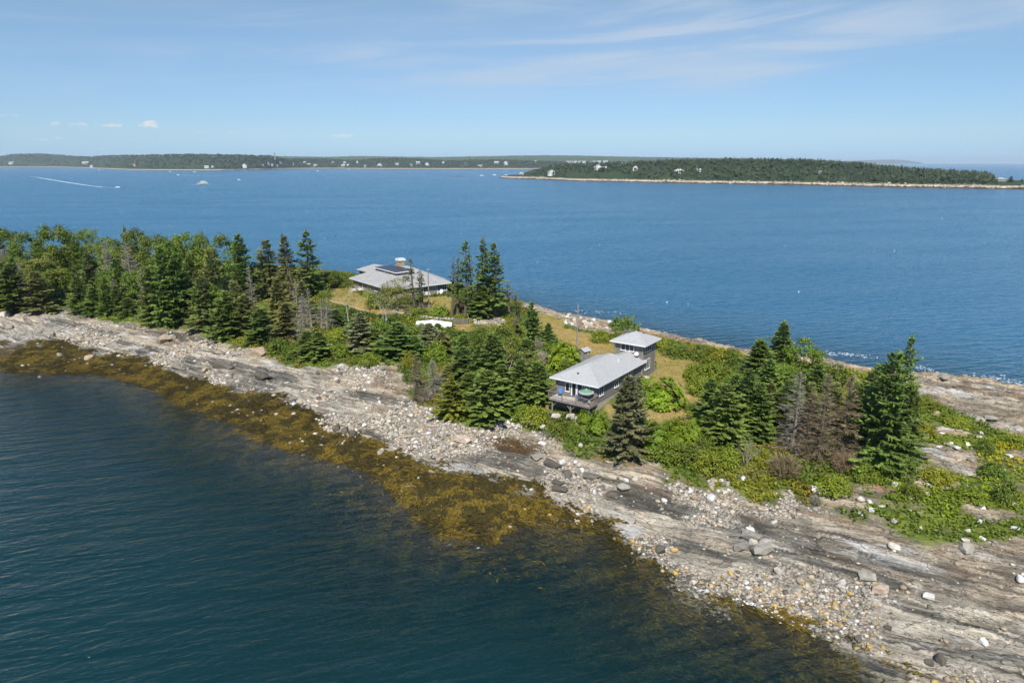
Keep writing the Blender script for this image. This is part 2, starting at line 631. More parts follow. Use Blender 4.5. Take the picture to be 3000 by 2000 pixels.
def soft_mask(polys, X, Y, warp=1.0, seed=5):
    """inside any of the polygons, with a noisy outline"""
    wx = X + (fbm(X * 0.5, Y * 0.5, 3, seed) - 0.5) * 2 * warp; wy = Y + (fbm(X * 0.5 + 50, Y * 0.5, 3, seed + 9) - 0.5) * 2 * warp
    m = np.zeros(X.shape, bool)
    for p in polys:
        m |= pip(p, wx, wy)
    return m.astype(float)


z6 = lambda L: [(1500 + x / 2.851, 850 + y / 2.851) for x, y in L]
z5 = lambda L: [(700 + x / 2.94, 600 + y / 2.94) for x, y in L]
lawn_px = [z6([(1190, 510), (1260, 520), (1400, 545), (1530, 590), (1500, 640), (1440, 680), (1430, 740), (1460, 800), (1540, 860), (1560, 920), (1480, 1010),
               (1430, 1060), (1200, 1110), (1090, 1080), (1130, 980), (1150, 700), (1190, 690)]),
           z6([(200, 190), (430, 230), (440, 320), (640, 370), (850, 430), (880, 560), (700, 620), (560, 500), (440, 470), (330, 380), (220, 330), (210, 250)]),
           z5([(800, 720), (950, 690), (1000, 760), (1070, 790), (1160, 840), (1300, 870), (1500, 860), (1640, 790), (1840, 790), (1840, 920), (1640, 950),
               (1400, 930), (1220, 955), (1100, 930), (960, 885), (770, 830)]),
           z5([(1850, 1030), (2010, 1020), (2030, 1100), (1880, 1090)]),
           z6([(230, 960), (320, 890), (335, 1000), (260, 1020)]), z6([(760, 1000), (840, 930), (860, 1080), (790, 1080)])]
tan_px = [z5([(780, 790), (900, 800), (1070, 870), (1300, 880), (1400, 920), (1220, 950), (1100, 930), (960, 880)]),
          z6([(210, 230), (430, 320), (640, 370), (850, 430), (850, 500), (700, 520), (440, 440), (300, 330)]),
          z6([(1400, 820), (1540, 870), (1540, 940), (1400, 1030), (1180, 1090), (1150, 1040), (1350, 960)]), z5([(1850, 1030), (2010, 1020), (2030, 1100), (1880, 1090)]),
          z6([(760, 1000), (840, 960), (860, 1080), (790, 1080)])]
edge_px = [(-300, 925), (0, 912), (120, 900), (200, 905), (330, 940), (430, 962), (560, 968), (640, 1000), (700, 1020), (770, 1040), (850, 1070), (930, 1080), (1040, 1075),
           (1130, 1080), (1190, 1115), (1215, 1165), (1290, 1215), (1400, 1235), (1480, 1225), (1560, 1255), (1620, 1275), (1700, 1310), (1760, 1345), (1860, 1350),
           (1960, 1385), (2060, 1420), (2180, 1430), (2260, 1440), (2340, 1465), (2450, 1490), (2580, 1530), (2680, 1570), (2780, 1600), (2880, 1600), (3000, 1590), (3150, 1600)]
EDGE = np.array([P(x, y, 3.6)[:2] for x, y in edge_px])
NEAR_ROCK = np.array([list(t) for t in EDGE] + [[90, 20], [20, 10], [-100, 60], [-300, 100], [-300, 170]])
far_rock_px = [[(1520, 885), (1700, 918), (1790, 935), (1860, 958), (1930, 972), (2170, 1015), (2400, 1044), (2560, 1078), (2680, 1080), (2760, 1080), (2900, 1110), (3100, 1160),
                (3100, 1330), (3000, 1300), (2960, 1270), (2880, 1240), (2780, 1195), (2690, 1165), (2630, 1120), (2540, 1095), (2400, 1070), (2300, 1050), (2170, 1035), (2000, 1000), (1900, 985),
                (1820, 985), (1740, 975), (1660, 955), (1640, 935), (1540, 905)],
               [(2680, 1300), (2790, 1310), (2870, 1340), (2900, 1400), (2800, 1390), (2700, 1360)], [(1380, 925), (1470, 930), (1480, 955), (1390, 955)],
               [(2540, 1410), (2620, 1420), (2600, 1455), (2520, 1440)]]
lawn_w = [poly_world(p) for p in lawn_px]
tan_w = [poly_world(p) for p in tan_px]
far_rock_w = [poly_world(p) for p in far_rock_px]
# everything outside the island's far edge is rock too
FAR_SIDE = np.array([list(p - np.array([1.5, 2.5])) for p in far_edge] + [[300, 84], [300, 420], [-300, 420], [-300, 290]])
MIX_W = poly_world([(2480, 1330), (2560, 1270), (2640, 1180), (2760, 1210), (3000, 1290), (3150, 1300), (3150, 1620), (2800, 1590), (2560, 1520), (2330, 1455), (2400, 1420)])

SA = math.radians(-31.2)                                   # strike of the rock strata


def strata(X, Y):
    wob = (fbm(X * 0.035, Y * 0.035, 3, 21) - 0.5) * 14
    s = X * math.cos(SA) + Y * math.sin(SA)
    t = -X * math.sin(SA) + Y * math.cos(SA) + wob
    return s, t


def worley(x, y, seed):
    ix, iy = np.floor(x), np.floor(y)
    f1 = np.full(x.shape, 9.0); f2 = np.full(x.shape, 9.0); idv = np.zeros(x.shape)
    for dx in (-1, 0, 1):
        for dy in (-1, 0, 1):
            cx, cy = (ix + dx).astype(np.int64), (iy + dy).astype(np.int64)
            qx = cx + hash2(cx, cy, seed); qy = cy + hash2(cx, cy, seed + 17)
            d_ = np.hypot(x - qx, y - qy); h_ = hash2(cx, cy, seed + 31)
            m = d_ < f1
            f2 = np.where(m, f1, np.minimum(f2, d_)); idv = np.where(m, h_, idv); f1 = np.where(m, d_, f1)
    return f1, f2, idv


def blocks(X, Y):
    s, t = strata(X, Y)
    s = s + (fbm(X * 0.3, Y * 0.3, 2, 83) - 0.5) * 2.5
    a1, a2, ai = worley(s / 5.2, t / 1.7, 301)
    b1, b2, bi = worley(s / 1.9, t / 0.75, 307)
    return a2 - a1, ai, b2 - b1, bi


def rock_relief(X, Y):
    s, t = strata(X, Y)
    lump = fbm(X * 0.12, Y * 0.12, 3, 31) - 0.5
    def saw(v):
        f = v - np.floor(v)
        return np.where(f < 0.82, f / 0.82, (1 - f) / 0.18) - 0.5
    n1 = fbm(s * 0.06, t * 0.5, 3, 41); n2 = fbm(s * 0.10, t * 1.1, 3, 47)
    k1 = sstep(vnoise(s * 0.05 + 3, t * 0.16, 52), 0.25, 0.7)
    h = lump * 1.1 + k1 * 0.75 * saw(t / 3.1 + 2.2 * n1) + 0.34 * saw(t / 1.35 + 2.6 * n2) + 0.34 * (n2 - 0.5) + 0.25 * (fbm(s * 0.5, t * 2.2, 2, 61) - 0.5)
    # cross joints: short cracks across the strata
    cj = np.abs(vnoise(s * 0.22, t * 0.12, 71) - 0.5)
    ea, ai, eb, bi = blocks(X, Y)
    h = h + (ai - 0.5) * 0.62 + (bi - 0.5) * 0.26 - 0.34 * (1 - sstep(ea, 0.0, 0.11)) - 0.12 * (1 - sstep(eb, 0.0, 0.16))
    return h - 0.25 * (1 - sstep(cj, 0.0, 0.035))


STEP = 0.34
tx = np.arange(GX0 + 2, GX1 - 2, STEP); ty = np.arange(GY0 + 4, GY1 - 4, STEP)
TX, TY = np.meshgrid(tx, ty)
TB = hb(TX, TY)
near_rock = pip(NEAR_ROCK, TX + (fbm(TX * 0.4, TY * 0.4, 3, 3) - 0.5) * 5, TY + (fbm(TX * 0.4 + 9, TY * 0.4, 3, 4) - 0.5) * 5).astype(float)
far_rock = np.maximum(soft_mask(far_rock_w, TX, TY, 1.6, 8), pip(FAR_SIDE, TX, TY).astype(float))
mixz = pip(MIX_W, TX, TY).astype(float) * sstep(fbm(TX * 0.33, TY * 0.42, 4, 77), 0.585, 0.63)
m_rock = np.clip(near_rock + far_rock + mixz, 0, 1)
m_lawn = soft_mask(lawn_w, TX, TY, 0.8, 6) * (1 - m_rock)
m_tan = soft_mask(tan_w, TX, TY, 1.5, 7)


def blur(M, n):
    for _ in range(n):
        M = (M + np.roll(M, 1, 0) + np.roll(M, -1, 0) + np.roll(M, 1, 1) + np.roll(M, -1, 1)) / 5
    return M


m_rock = blur(m_rock, 2); m_lawn = blur(m_lawn, 2); m_tan = blur(m_tan, 8)
rel = rock_relief(TX, TY)
_, bk_a, _, bk_b = blocks(TX, TY)
# cobble / shingle drifts lie in the hollows of the ledge
cobn = fbm(TX * 0.13 + 5, TY * 0.13, 3, 91)
cob_line = np.abs(TB - 2.0)
m_cob = sstep(cobn - 0.16 * (rel) - 0.10 * sstep(TX, 6, 16), 0.50, 0.62)
# the strip of stones along the waterline on the right, and the rubble belt on the left
strip = np.exp(-((TB - np.where(TX > 12, 0.20, 1.75)) / np.where(TX > 12, 0.62, 0.75)) ** 2)
m_cob = np.clip(np.maximum(m_cob * (TB > -0.5), strip * 1.1 * sstep(cobn, np.where(TX > 12, 0.30, 0.36), 0.56)), 0, 1) * near_rock
weed_top = 1.25 * (1 - sstep(TX, 2, 20)) - 0.25 + (fbm(TX * 0.22, TY * 0.22, 3, 93) - 0.5) * 1.3
m_weed = sstep(weed_top - TB - rel * 0.35, -0.12, 0.22) * near_rock
under = sstep(-TB, 0.1, 0.5)
m_weed = np.maximum(m_weed, under * sstep(fbm(TX * 0.16 + 3, TY * 0.16, 3, 95), 0.40, 0.55) * 0.9) * np.maximum(near_rock, under)
TZ = TB + m_rock * rel * (0.55 + 0.45 * far_rock) * (1 - 0.75 * m_cob) * (1 - 0.55 * np.clip(under, 0, 1)) * (1 - 0.35 * m_weed)
TZ = TZ + (1 - m_rock) * (fbm(TX * 0.3, TY * 0.3, 3, 97) - 0.5) * np.where(m_lawn > 0.5, 0.25, 0.7)
# far face drops in blocks
TZ = TZ + m_cob * (fbm(TX * 1.6, TY * 1.6, 2, 99) - 0.5) * 0.25


def hz(x, y):
    return bil(TZ, x, y, tx[0], ty[0], STEP)


HF = hz


def msk(M, x, y):
    return bil(M, x, y, tx[0], ty[0], STEP)


keep = (TZ > -4.5)
kc = keep[:-1, :-1] | keep[1:, :-1] | keep[:-1, 1:] | keep[1:, 1:]
_dep = TY * CT - (TZ - CAM_H) * ST
_u = 1500 + FPX * TX / np.maximum(_dep, 1); _v = 1000 - FPX * (TY * ST + (TZ - CAM_H) * CT) / np.maximum(_dep, 1)
vis = (_u > -500) & (_u < 3500) & (_v < 2500)
kc &= vis[:-1, :-1]
ny_, nx_ = TX.shape
ii = np.arange(ny_ * nx_).reshape(ny_, nx_)
quads = np.stack([ii[:-1, :-1], ii[:-1, 1:], ii[1:, 1:], ii[1:, :-1]], -1)[kc]
used = np.zeros(ny_ * nx_, bool); used[quads.ravel()] = True
remap = np.cumsum(used) - 1
V = np.stack([TX, TY, TZ], -1).reshape(-1, 3)[used]
me = mesh_np('island_ground', V, remap[quads], None, True,
             {'m_block': (0.62 * bk_a + 0.38 * bk_b).ravel()[used], 'm_rock': m_rock.ravel()[used], 'm_lawn': m_lawn.ravel()[used], 'm_tan': m_tan.ravel()[used], 'm_cob': m_cob.ravel()[used], 'm_weed': m_weed.ravel()[used]})

t = NT('ledge_and_turf')
pos = t.coord('Position')
sc_ = t.coord('Position', (0.35, 3.2, 2.2), (0, 0, -SA))
fine = t.coord('Position', (1.2, 9.0, 6.0), (0, 0, -SA))
n_s = t.noise(sc_, 0.5, 6, 0.66, 0.6)
n_f = t.noise(fine, 0.8, 6, 0.72, 0.3)
n_b = t.noise(pos, 0.07, 4, 0.55)
n_c = t.noise(pos, 0.9, 5, 0.6)
band = t.noise(t.coord('Position', (0.035, 0.33, 0.3), (0, 0, -SA)), 1.0, 4, 0.55, 0.8)
zc = t.n('ShaderNodeSeparateXYZ'); t.put(zc.inputs[0], pos)
upz = t.ramp(t.math('ADD', zc.outputs[2], t.math('MULTIPLY', t.math('SUBTRACT', n_b, 0.5), 5.0)), 1.9, 3.8)
grey = t.mix(t.ramp(n_s, 0.34, 0.62), (0.225, 0.195, 0.145), (0.55, 0.49, 0.38))
dark = t.mix(t.ramp(n_s, 0.36, 0.68), (0.062, 0.057, 0.046), (0.235, 0.218, 0.178))
tan = t.mix(t.ramp(n_s, 0.33, 0.66), (0.24, 0.175, 0.11), (0.54, 0.45, 0.32))
rock = t.mix(t.ramp(band, 0.45, 0.53), dark, grey)
rock = t.mix(t.math('MULTIPLY', upz, t.ramp(band, 0.36, 0.58, 0.35, 1.0)), rock, tan)
rock = t.mix(t.math('MULTIPLY', t.ramp(t.noise(t.coord('Position', (0.07, 0.30, 0.3), (0, 0, -SA)), 1.0, 5, 0.6, 0.6), 0.56, 0.66), 0.85), rock, t.mix(t.ramp(n_s, 0.3, 0.6), (0.30, 0.29, 0.27), (0.56, 0.54, 0.50)))
blk = t.attr('m_block')
rock = t.mix(1.0, rock, t.ramp(blk, 0.15, 0.85, 0.62, 1.30, False), 'MULTIPLY')
rust = t.math('MULTIPLY', t.ramp(t.noise(sc_, 0.16, 4, 0.5), 0.56, 0.66), t.math('MULTIPLY_ADD', upz, 0.45, 0.15))
rock = t.mix(rust, rock, (0.33, 0.175, 0.075))
rock = t.mix(t.ramp(n_f, 0.36, 0.48, 0.9, 0.0), rock, (0.035, 0.033, 0.028))
jv = t.n('ShaderNodeTexVoronoi', feature='DISTANCE_TO_EDGE')
t.put(jv.inputs['Vector'], t.coord('Position', (0.10, 0.34, 0.3), (0, 0, -SA + 0.25))); jv.inputs['Scale'].default_value = 1.6
rock = t.mix(t.ramp(jv.outputs['Distance'], 0.0, 0.02, 0.6, 0.0), rock, (0.04, 0.036, 0.03))
# shingle between the stones
vor = t.n('ShaderNodeTexVoronoi', feature='F1'); t.put(vor.inputs['Vector'], pos); vor.inputs['Scale'].default_value = 2.6
vcol = t.n('ShaderNodeSeparateColor'); t.put(vcol.inputs[0], vor.outputs['Color'])
cob = t.mix(vcol.outputs[0], (0.30, 0.26, 0.20), (0.55, 0.49, 0.40))
cob = t.mix(t.ramp(vcol.outputs[1], 0.8, 1.0), cob, (0.58, 0.56, 0.52))
cob = t.mix(t.ramp(vor.outputs['Distance'], 0.45, 0.75, 0, 0.7), cob, (0.07, 0.06, 0.045))
a_cob, a_weed, a_lawn, a_rock, a_tan = (t.attr(k) for k in ('m_cob', 'm_weed', 'm_lawn', 'm_rock', 'm_tan'))
col = t.mix(a_cob, rock, cob)
weedc = t.mix(t.ramp(t.noise(t.coord('Position', (1.0, 2.6, 2.0), (0, 0, -SA)), 1.6, 6, 0.7, 1.2), 0.35, 0.68), (0.034, 0.027, 0.010), (0.165, 0.108, 0.026))
weedc = t.mix(t.ramp(t.noise(pos, 0.35, 4, 0.6), 0.55, 0.72, 0, 0.7), weedc, (0.05, 0.055, 0.03))
col = t.mix(a_weed, col, weedc)
veg = t.mix(t.ramp(t.noise(pos, 0.5, 5, 0.65), 0.38, 0.62), (0.080, 0.115, 0.020), (0.185, 0.225, 0.034))
veg = t.mix(t.ramp(t.noise(pos, 0.16, 4, 0.6), 0.52, 0.66, 0, 0.75), veg, (0.17, 0.135, 0.06))
lawn_g = t.mix(t.ramp(t.noise(pos, 0.35, 5, 0.7), 0.35, 0.66), (0.29, 0.235, 0.075), (0.48, 0.355, 0.145))
lawn_t = t.mix(t.ramp(t.noise(pos, 0.6, 5, 0.7), 0.3, 0.7), (0.36, 0.25, 0.10), (0.54, 0.38, 0.17))
lawn = t.mix(t.math('MULTIPLY', a_tan, t.ramp(n_c, 0.25, 0.55)), lawn_g, lawn_t)
lawn = t.mix(t.ramp(t.noise(pos, 7.0, 3, 0.6), 0.3, 0.7, 0.0, 0.35), lawn, (0.10, 0.10, 0.03))
col = t.mix(t.math('SUBTRACT', 1.0, a_rock), col, veg)
col = t.mix(a_lawn, col, lawn)
hgt = t.math('ADD', t.math('MULTIPLY', n_f, 0.26), t.math('MULTIPLY', n_s, 0.40))
hgt = t.math('ADD', hgt, t.math('MULTIPLY', n_c, 0.12))
hgt = t.math('ADD', hgt, t.math('MULTIPLY', t.math('MULTIPLY', vor.outputs['Distance'], a_cob), -0.35))
rgh = t.ramp(a_weed, 0, 1, 0.85, 0.42)
G_MAT = t.done(t.principled(col, rgh, 0.25, t.bump(hgt, 1.0, 1.0)))
ground = link('island_ground', me, G_MAT)
tag(ground, kind='structure')

# ------------------------------------------------------------------ sea
def axis(a, b, step, lo, hi):
    core = list(np.arange(a, b + 0.01, step))
    s = step; x = core[-1]
    while x < hi:
        s *= 1.22; x = min(x + s, hi); core.append(x)
    s = step; x = core[0]
    while x > lo:
        s *= 1.22; x = max(x - s, lo); core.insert(0, x)
    return np.array(core)


wx_ = axis(-184, 112, 1.0, -26000, 26000); wy_ = axis(30, 306, 1.0, -700, 30000)
WX, WY = np.meshgrid(wx_, wy_)
inb = (WX > GX0 + 3) & (WX < GX1 - 3) & (WY > GY0 + 5) & (WY < GY1 - 5)
dep = np.where(inb, -blur(hb(WX, WY), 1), 12.0)
# open water behind the island
lee = np.exp(-((np.clip(WY - (150 - 0.62 * WX), 0, None)) / 60.0) ** 2)
idx = np.arange(WX.size).reshape(WX.shape)
wq = np.stack([idx[:-1, :-1], idx[:-1, 1:], idx[1:, 1:], idx[1:, :-1]], -1).reshape(-1, 4)
wme = mesh_np('sea', np.stack([WX, WY, WX * 0], -1).reshape(-1, 3), wq, None, True, {'depth': dep.ravel(), 'lee': lee.ravel()})
t = NT('sea_water')
pos = t.coord('Position')
lee_a = t.attr('lee'); dep_a = t.attr('depth')
swell = t.noise(t.coord('Position', (0.12, 0.46, 1), (0, 0, R(-16))), 1.0, 3, 0.5, 0.3)
chop = t.noise(t.coord('Position', (0.55, 1.25, 1), (0, 0, R(-20))), 1.0, 4, 0.55, 0.4)
rip = t.noise(t.coord('Position', (1.6, 3.2, 1), (0, 0, R(-8))), 1.0, 4, 0.6, 0.3)
gust = t.ramp(t.noise(t.coord('Position', (0.006, 0.022, 1), (0, 0, R(-12))), 1.0, 4, 0.55), 0.35, 0.65, 0.8, 1.15)
h = t.math('ADD', t.math('MULTIPLY', swell, 0.52), t.math('ADD', t.math('MULTIPLY', chop, 0.20), t.math('MULTIPLY', rip, 0.035)))
h = t.math('MULTIPLY', h, t.math('MULTIPLY', gust, t.ramp(lee_a, 0, 1, 2.9, 1.15)))
h = t.math('MULTIPLY', h, t.ramp(dep_a, 0.0, 2.0, 0.35, 1.0))
nrm = t.bump(h, 1.0, 1.0)
fr = t.n('ShaderNodeFresnel'); fr.inputs['IOR'].default_value = 1.333; t.put(fr.inputs['Normal'], nrm)
gl = t.n('ShaderNodeBsdfGlossy'); t.put(gl.inputs['Normal'], nrm)
t.put(gl.inputs['Roughness'], t.ramp(lee_a, 0.0, 1.0, 0.20, 0.07)); gl.inputs['Color'].default_value = (0.95, 0.97, 1, 1)
deepc = t.n('ShaderNodeBsdfDiffuse')
t.put(deepc.inputs['Color'], t.mix(lee_a, (0.012, 0.105, 0.195), (0.0045, 0.031, 0.033)))
tr = t.n('ShaderNodeBsdfTransparent')
clear = t.math('POWER', 2.718, t.math('MULTIPLY', t.math('MAXIMUM', dep_a, 0.0), -0.30))
t.put(tr.inputs['Color'], t.mix(t.ramp(dep_a, 0.0, 2.2, 0, 1), (0.93, 0.95, 0.92), (0.40, 0.62, 0.58)))
body = t.n('ShaderNodeMixShader'); t.put(body.inputs[0], clear)
t.t.links.new(deepc.outputs[0], body.inputs[1]); t.t.links.new(tr.outputs[0], body.inputs[2])
fin = t.n('ShaderNodeMixShader'); t.put(fin.inputs[0], fr.outputs[0])
t.t.links.new(body.outputs[0], fin.inputs[1]); t.t.links.new(gl.outputs[0], fin.inputs[2])
SEA_MAT = t.done(fin.outputs[0])
sea = link('sea', wme, SEA_MAT)
tag(sea, kind='structure')
bed = MB().poly([(-400, -300, -13), (400, -300, -13), (400, 500, -13), (-400, 500, -13)]).build('sea_bed', mat_plain('sea_bed_mud', (0.03, 0.05, 0.04)))
tag(bed, kind='structure')

# ------------------------------------------------------------------ vegetation: prototypes
M_BARK = mat_plain('bark_grey_brown', (0.13, 0.105, 0.085), 0.9, 0.1, 0.35, 4.0)
M_BARK_PALE = mat_plain('bark_pale', (0.42, 0.39, 0.35), 0.85, 0.1, 0.3, 3.0)
M_DEADWOOD = mat_plain('dead_wood_silver', (0.27, 0.24, 0.20), 0.9, 0.1, 0.35, 2.5)
F_SPRUCE = mat_foliage('needles_spruce', (0.166, 0.242, 0.048), trans=0.24)
F_SPRUCE_B = mat_foliage('needles_blue_grey', (0.245, 0.262, 0.120), trans=0.24, huev=0.02)
F_SPRUCE_O = mat_foliage('needles_olive', (0.228, 0.248, 0.072), trans=0.24, huev=0.02)
F_SPRUCE_Y = mat_foliage('needles_yellow_green', (0.208, 0.227, 0.028), trans=0.15, huev=0.02)
F_DEAD_G = mat_foliage('twigs_grey', (0.290, 0.262, 0.200), trans=0.0, huev=0.01)
F_DEAD_B = mat_foliage('twigs_brown', (0.235, 0.178, 0.098), trans=0.0, huev=0.015)
F_LEAF = mat_foliage('leaves_broad', (0.130, 0.185, 0.024), trans=0.25)
F_LEAF_L = mat_foliage('leaves_light', (0.188, 0.258, 0.036), trans=0.28, huev=0.02)
F_LEAF_O = mat_foliage('leaves_olive', (0.185, 0.205, 0.045), trans=0.22, huev=0.02)
F_SUMAC = mat_foliage('leaves_sumac', (0.171, 0.261, 0.016), trans=0.3, huev=0.02)
F_HERB = mat_foliage('leaves_herb', (0.211, 0.252, 0.025), trans=0.28, huev=0.03)


class Quads:
    def __init__(self):
        self.v = []; self.t = []

    def spray(self, p, d, l, w, up, tint):
        """a leaf or needle spray: diamond from p along d"""
        s = d.cross(up)
        if s.length < 1e-3:
            s = d.cross(Vector((1, 0.3, 0)))
        s.normalize()
        m = p + d * (l * 0.45)
        self.v += [p, m + s * (w / 2), p + d * l, m - s * (w / 2)]
        self.t.append(tint)

    def mesh(self, name):
        V = np.array([tuple(q) for q in self.v], np.float32)
        F = np.arange(len(V), dtype=np.int32).reshape(-1, 4)
        return mesh_np(name, V, F, np.array(self.t, np.float32))


def rv(rng, s=1.0):
    return Vector((rng.uniform(-s, s), rng.uniform(-s, s), rng.uniform(-s, s)))


def conifer_proto(seed, slim=0.2, bare=0.05, fill=1.0, dead=0.0, ragged=0.25, tiers=34, twist=0.5):
    """10 m conifer. dead = share of branches without needles. returns trunk mesh, crown mesh, radius"""
    rng = random.Random(seed)
    H = 10.0
    q = Quads(); wood = MB()
    bend = rng.uniform(-0.25, 0.25)
    tr = lambda z: Vector((bend * math.sin(z / H * 2.2), 0.15 * math.sin(z / H * 3 + seed), z))
    wood.tube([tr(H * k / 8) for k in range(9)], [0.17 * (1 - k / 8.3) + 0.006 for k in range(9)], 6)
    lob = [rng.uniform(1 - ragged, 1 + ragged * 0.6) for _ in range(48)]
    total = tiers * 6
    lean_a = rng.uniform(0, 6.28)
    for i in range(total):
        if True:
            t = min(1.0, max(0.0, (i + rng.uniform(-4, 4)) / (total - 1)))
            z = H * (bare + (0.975 - bare) * t)
            prof = (1 - t) ** 0.66 * (1.0 if t > 0.12 else 0.76 + 2.0 * t) + 0.03
            if rng.random() > fill:
                continue
            az = i * 2.399 + rng.uniform(-0.7, 0.7)
            sect = lob[int((az % 6.283) / 6.283 * 8) % 8 + 8 * min(5, int(t * 6))]
            L = slim * H * prof * sect * rng.uniform(0.55, 1.18) * (1 + 0.16 * math.cos(az - lean_a))
            if L < 0.1:
                continue
            pit = -0.10 + 0.70 * t + rng.uniform(-0.26, 0.26)
            out = Vector((math.cos(az), math.sin(az), 0))
            p0 = tr(z + rng.uniform(-0.12, 0.12))
            d0 = (out + Vector((0, 0, math.tan(pit)))).normalized()
            isdead = rng.random() < (dead if dead > 0.5 else dead + 0.22 * max(0.0, 0.3 - t))
            curl = rng.uniform(0.05, 0.22)
            path = lambda f: p0 + d0 * (L * f) + Vector((0, 0, L * (-0.22 * f + curl * f * f * 1.6)))
            if isdead or L > 0.9:
                wood.tube([path(0), path(0.55), path(1.0)], [0.028, 0.018, 0.006], 3, False)
            m = max(3, int(L / (0.15 if not isdead else 0.2)))
            side = Vector((-out.y, out.x, 0))
            base_t = rng.uniform(0.62, 1.28)
            for k in range(m):
                f = 0.14 + 0.86 * (k + rng.random()) / m
                p = path(min(f, 1.0))
                for sgn in (-1, 1):
                    ang = 0.95 - 0.45 * f + rng.uniform(-0.25, 0.25)
                    dd = (d0 * math.cos(ang) + side * (sgn * math.sin(ang)) + Vector((0, 0, rng.uniform(-0.32, 0.16)))).normalized()
                    l = (0.17 + 0.36 * min(L, 1.6) * (1 - f) ** 0.8) * rng.uniform(0.75, 1.25)
                    if isdead:
                        q.spray(p, (dd + rv(rng, 0.35)).normalized(), l * 1.15, 0.035, rv(rng), tuple(base_t * rng.uniform(0.8, 1.25) for _ in range(1)) * 3)
                        continue
                    lift = 1.0 + 0.25 * (f > 0.75)
                    c = base_t * rng.uniform(0.7, 1.25) * lift
                    tint = (c * rng.uniform(0.92, 1.12), c, c * rng.uniform(0.85, 1.1))
                    up = Vector((rng.uniform(-twist, twist), rng.uniform(-twist, twist), 1))
                    q.spray(p, dd, l, 0.25 * rng.uniform(0.8, 1.3), up, tint)
                    if k % 2 == 0:
                        q.spray(p + dd * l * 0.3, (dd + Vector((0, 0, -0.55)) + rv(rng, 0.2)).normalized(), l * 0.8, 0.2, rv(rng), tint)
            if not isdead:
                q.spray(path(0.85), (d0 + Vector((0, 0, 0.25))).normalized(), 0.3, 0.13, Vector((0, 0, 1)), (1.15, 1.15, 1.0))
    for k in range(5):
        q.spray(tr(H * 0.96), (Vector((rng.uniform(-.4, .4), rng.uniform(-.4, .4), 1))).normalized(), 0.4, 0.08, rv(rng), (1, 1, 1))
    tm = bpy.data.meshes.new('trunk'); tm.from_pydata(wood.v, [], wood.f); tm.update()
    return tm, q.mesh('crown'), slim * H * 0.88


def broad_proto(seed, crown_lo=0.35, rad=0.36, n_cl=70, per=95, leaf=0.36, multi=1, sparse=False, flat=0.75):
    """10 m broadleaf tree: trunk, limbs and leaf clusters"""
    rng = random.Random(seed)
    H = 10.0
    q = Quads(); wood = MB()
    ends = []

    def limb(p, d, L, r, lvl):
        n = 4; pts = [p]; rr = [r]
        for k in range(n):
            d = (d + rv(rng, 0.16) + Vector((0, 0, 0.06))).normalized()
            p = p + d * (L / n); pts.append(p); rr.append(max(0.008, r * (1 - 0.55 * (k + 1) / n)))
        wood.tube(pts, rr, 6 if lvl == 0 else 4, False)
        ends.append((p, lvl))
        if lvl < 3:
            for _ in range(rng.choice((2, 3, 3)) if lvl else rng.choice((4, 5))):
                a = rng.uniform(0, 6.28); sp = rng.uniform(0.45, 0.95)
                ref = Vector((math.cos(a), math.sin(a), rng.uniform(0.05, 0.6)))
                dd = (d * (1 - sp * 0.5) + ref * sp).normalized()
                limb(pts[rng.choice((-1, -1, -2))], dd, L * rng.uniform(0.52, 0.75), rr[-1] * 0.8, lvl + 1)

    for mth in range(multi):
        a = rng.uniform(0, 6.28); lean = 0.12 if multi == 1 else 0.38
        limb(Vector((rng.uniform(-.2, .2), rng.uniform(-.2, .2), -0.2)), Vector((math.cos(a) * lean, math.sin(a) * lean, 1)).normalized(), H * crown_lo * rng.uniform(0.9, 1.15), 0.17 if multi == 1 else 0.13, 0)
    cz = H * (crown_lo + (1 - crown_lo) * 0.5); rz = H * (1 - crown_lo) * 0.5; rx = rad * H
    cl = [e for e, l in ends if l >= 2]
    rng.shuffle(cl)
    cents = [c for c in cl if 0 < c.z < H][: n_cl // 2]
    while len(cents) < n_cl:
        a = rng.uniform(0, 6.28); u = rng.uniform(-1, 1); rr_ = rng.uniform(0.55, 1.0) ** 0.5
        s = math.sqrt(1 - u * u)
        cents.append(Vector((math.cos(a) * s * rx * rr_, math.sin(a) * s * rx * rr_, cz + u * rz * rr_)))
    for c in cents:
        base_t = rng.uniform(0.75, 1.22)
        cr = rng.uniform(0.55, 1.0) * (0.9 if not sparse else 0.7)
        hue = rng.uniform(0.9, 1.15)
        for _ in range(int(per * cr)):
            o = Vector((rng.gauss(0, 1), rng.gauss(0, 1), rng.gauss(0, 0.62))) * (0.66 * cr)
            n = (o.normalized() * 0.8 + Vector((0, 0, 0.7)) + rv(rng, 0.7)).normalized()
            d = n.cross(rv(rng)).normalized()
            k = base_t * rng.uniform(0.75, 1.3)
            q.spray(c + o, d, leaf * rng.uniform(0.7, 1.2), leaf * 0.75, n, (k * hue, k, k * 0.9))
    tm = bpy.data.meshes.new('trunk'); tm.from_pydata(wood.v, [], wood.f); tm.update()
    return tm, q.mesh('crown'), rx * 1.0


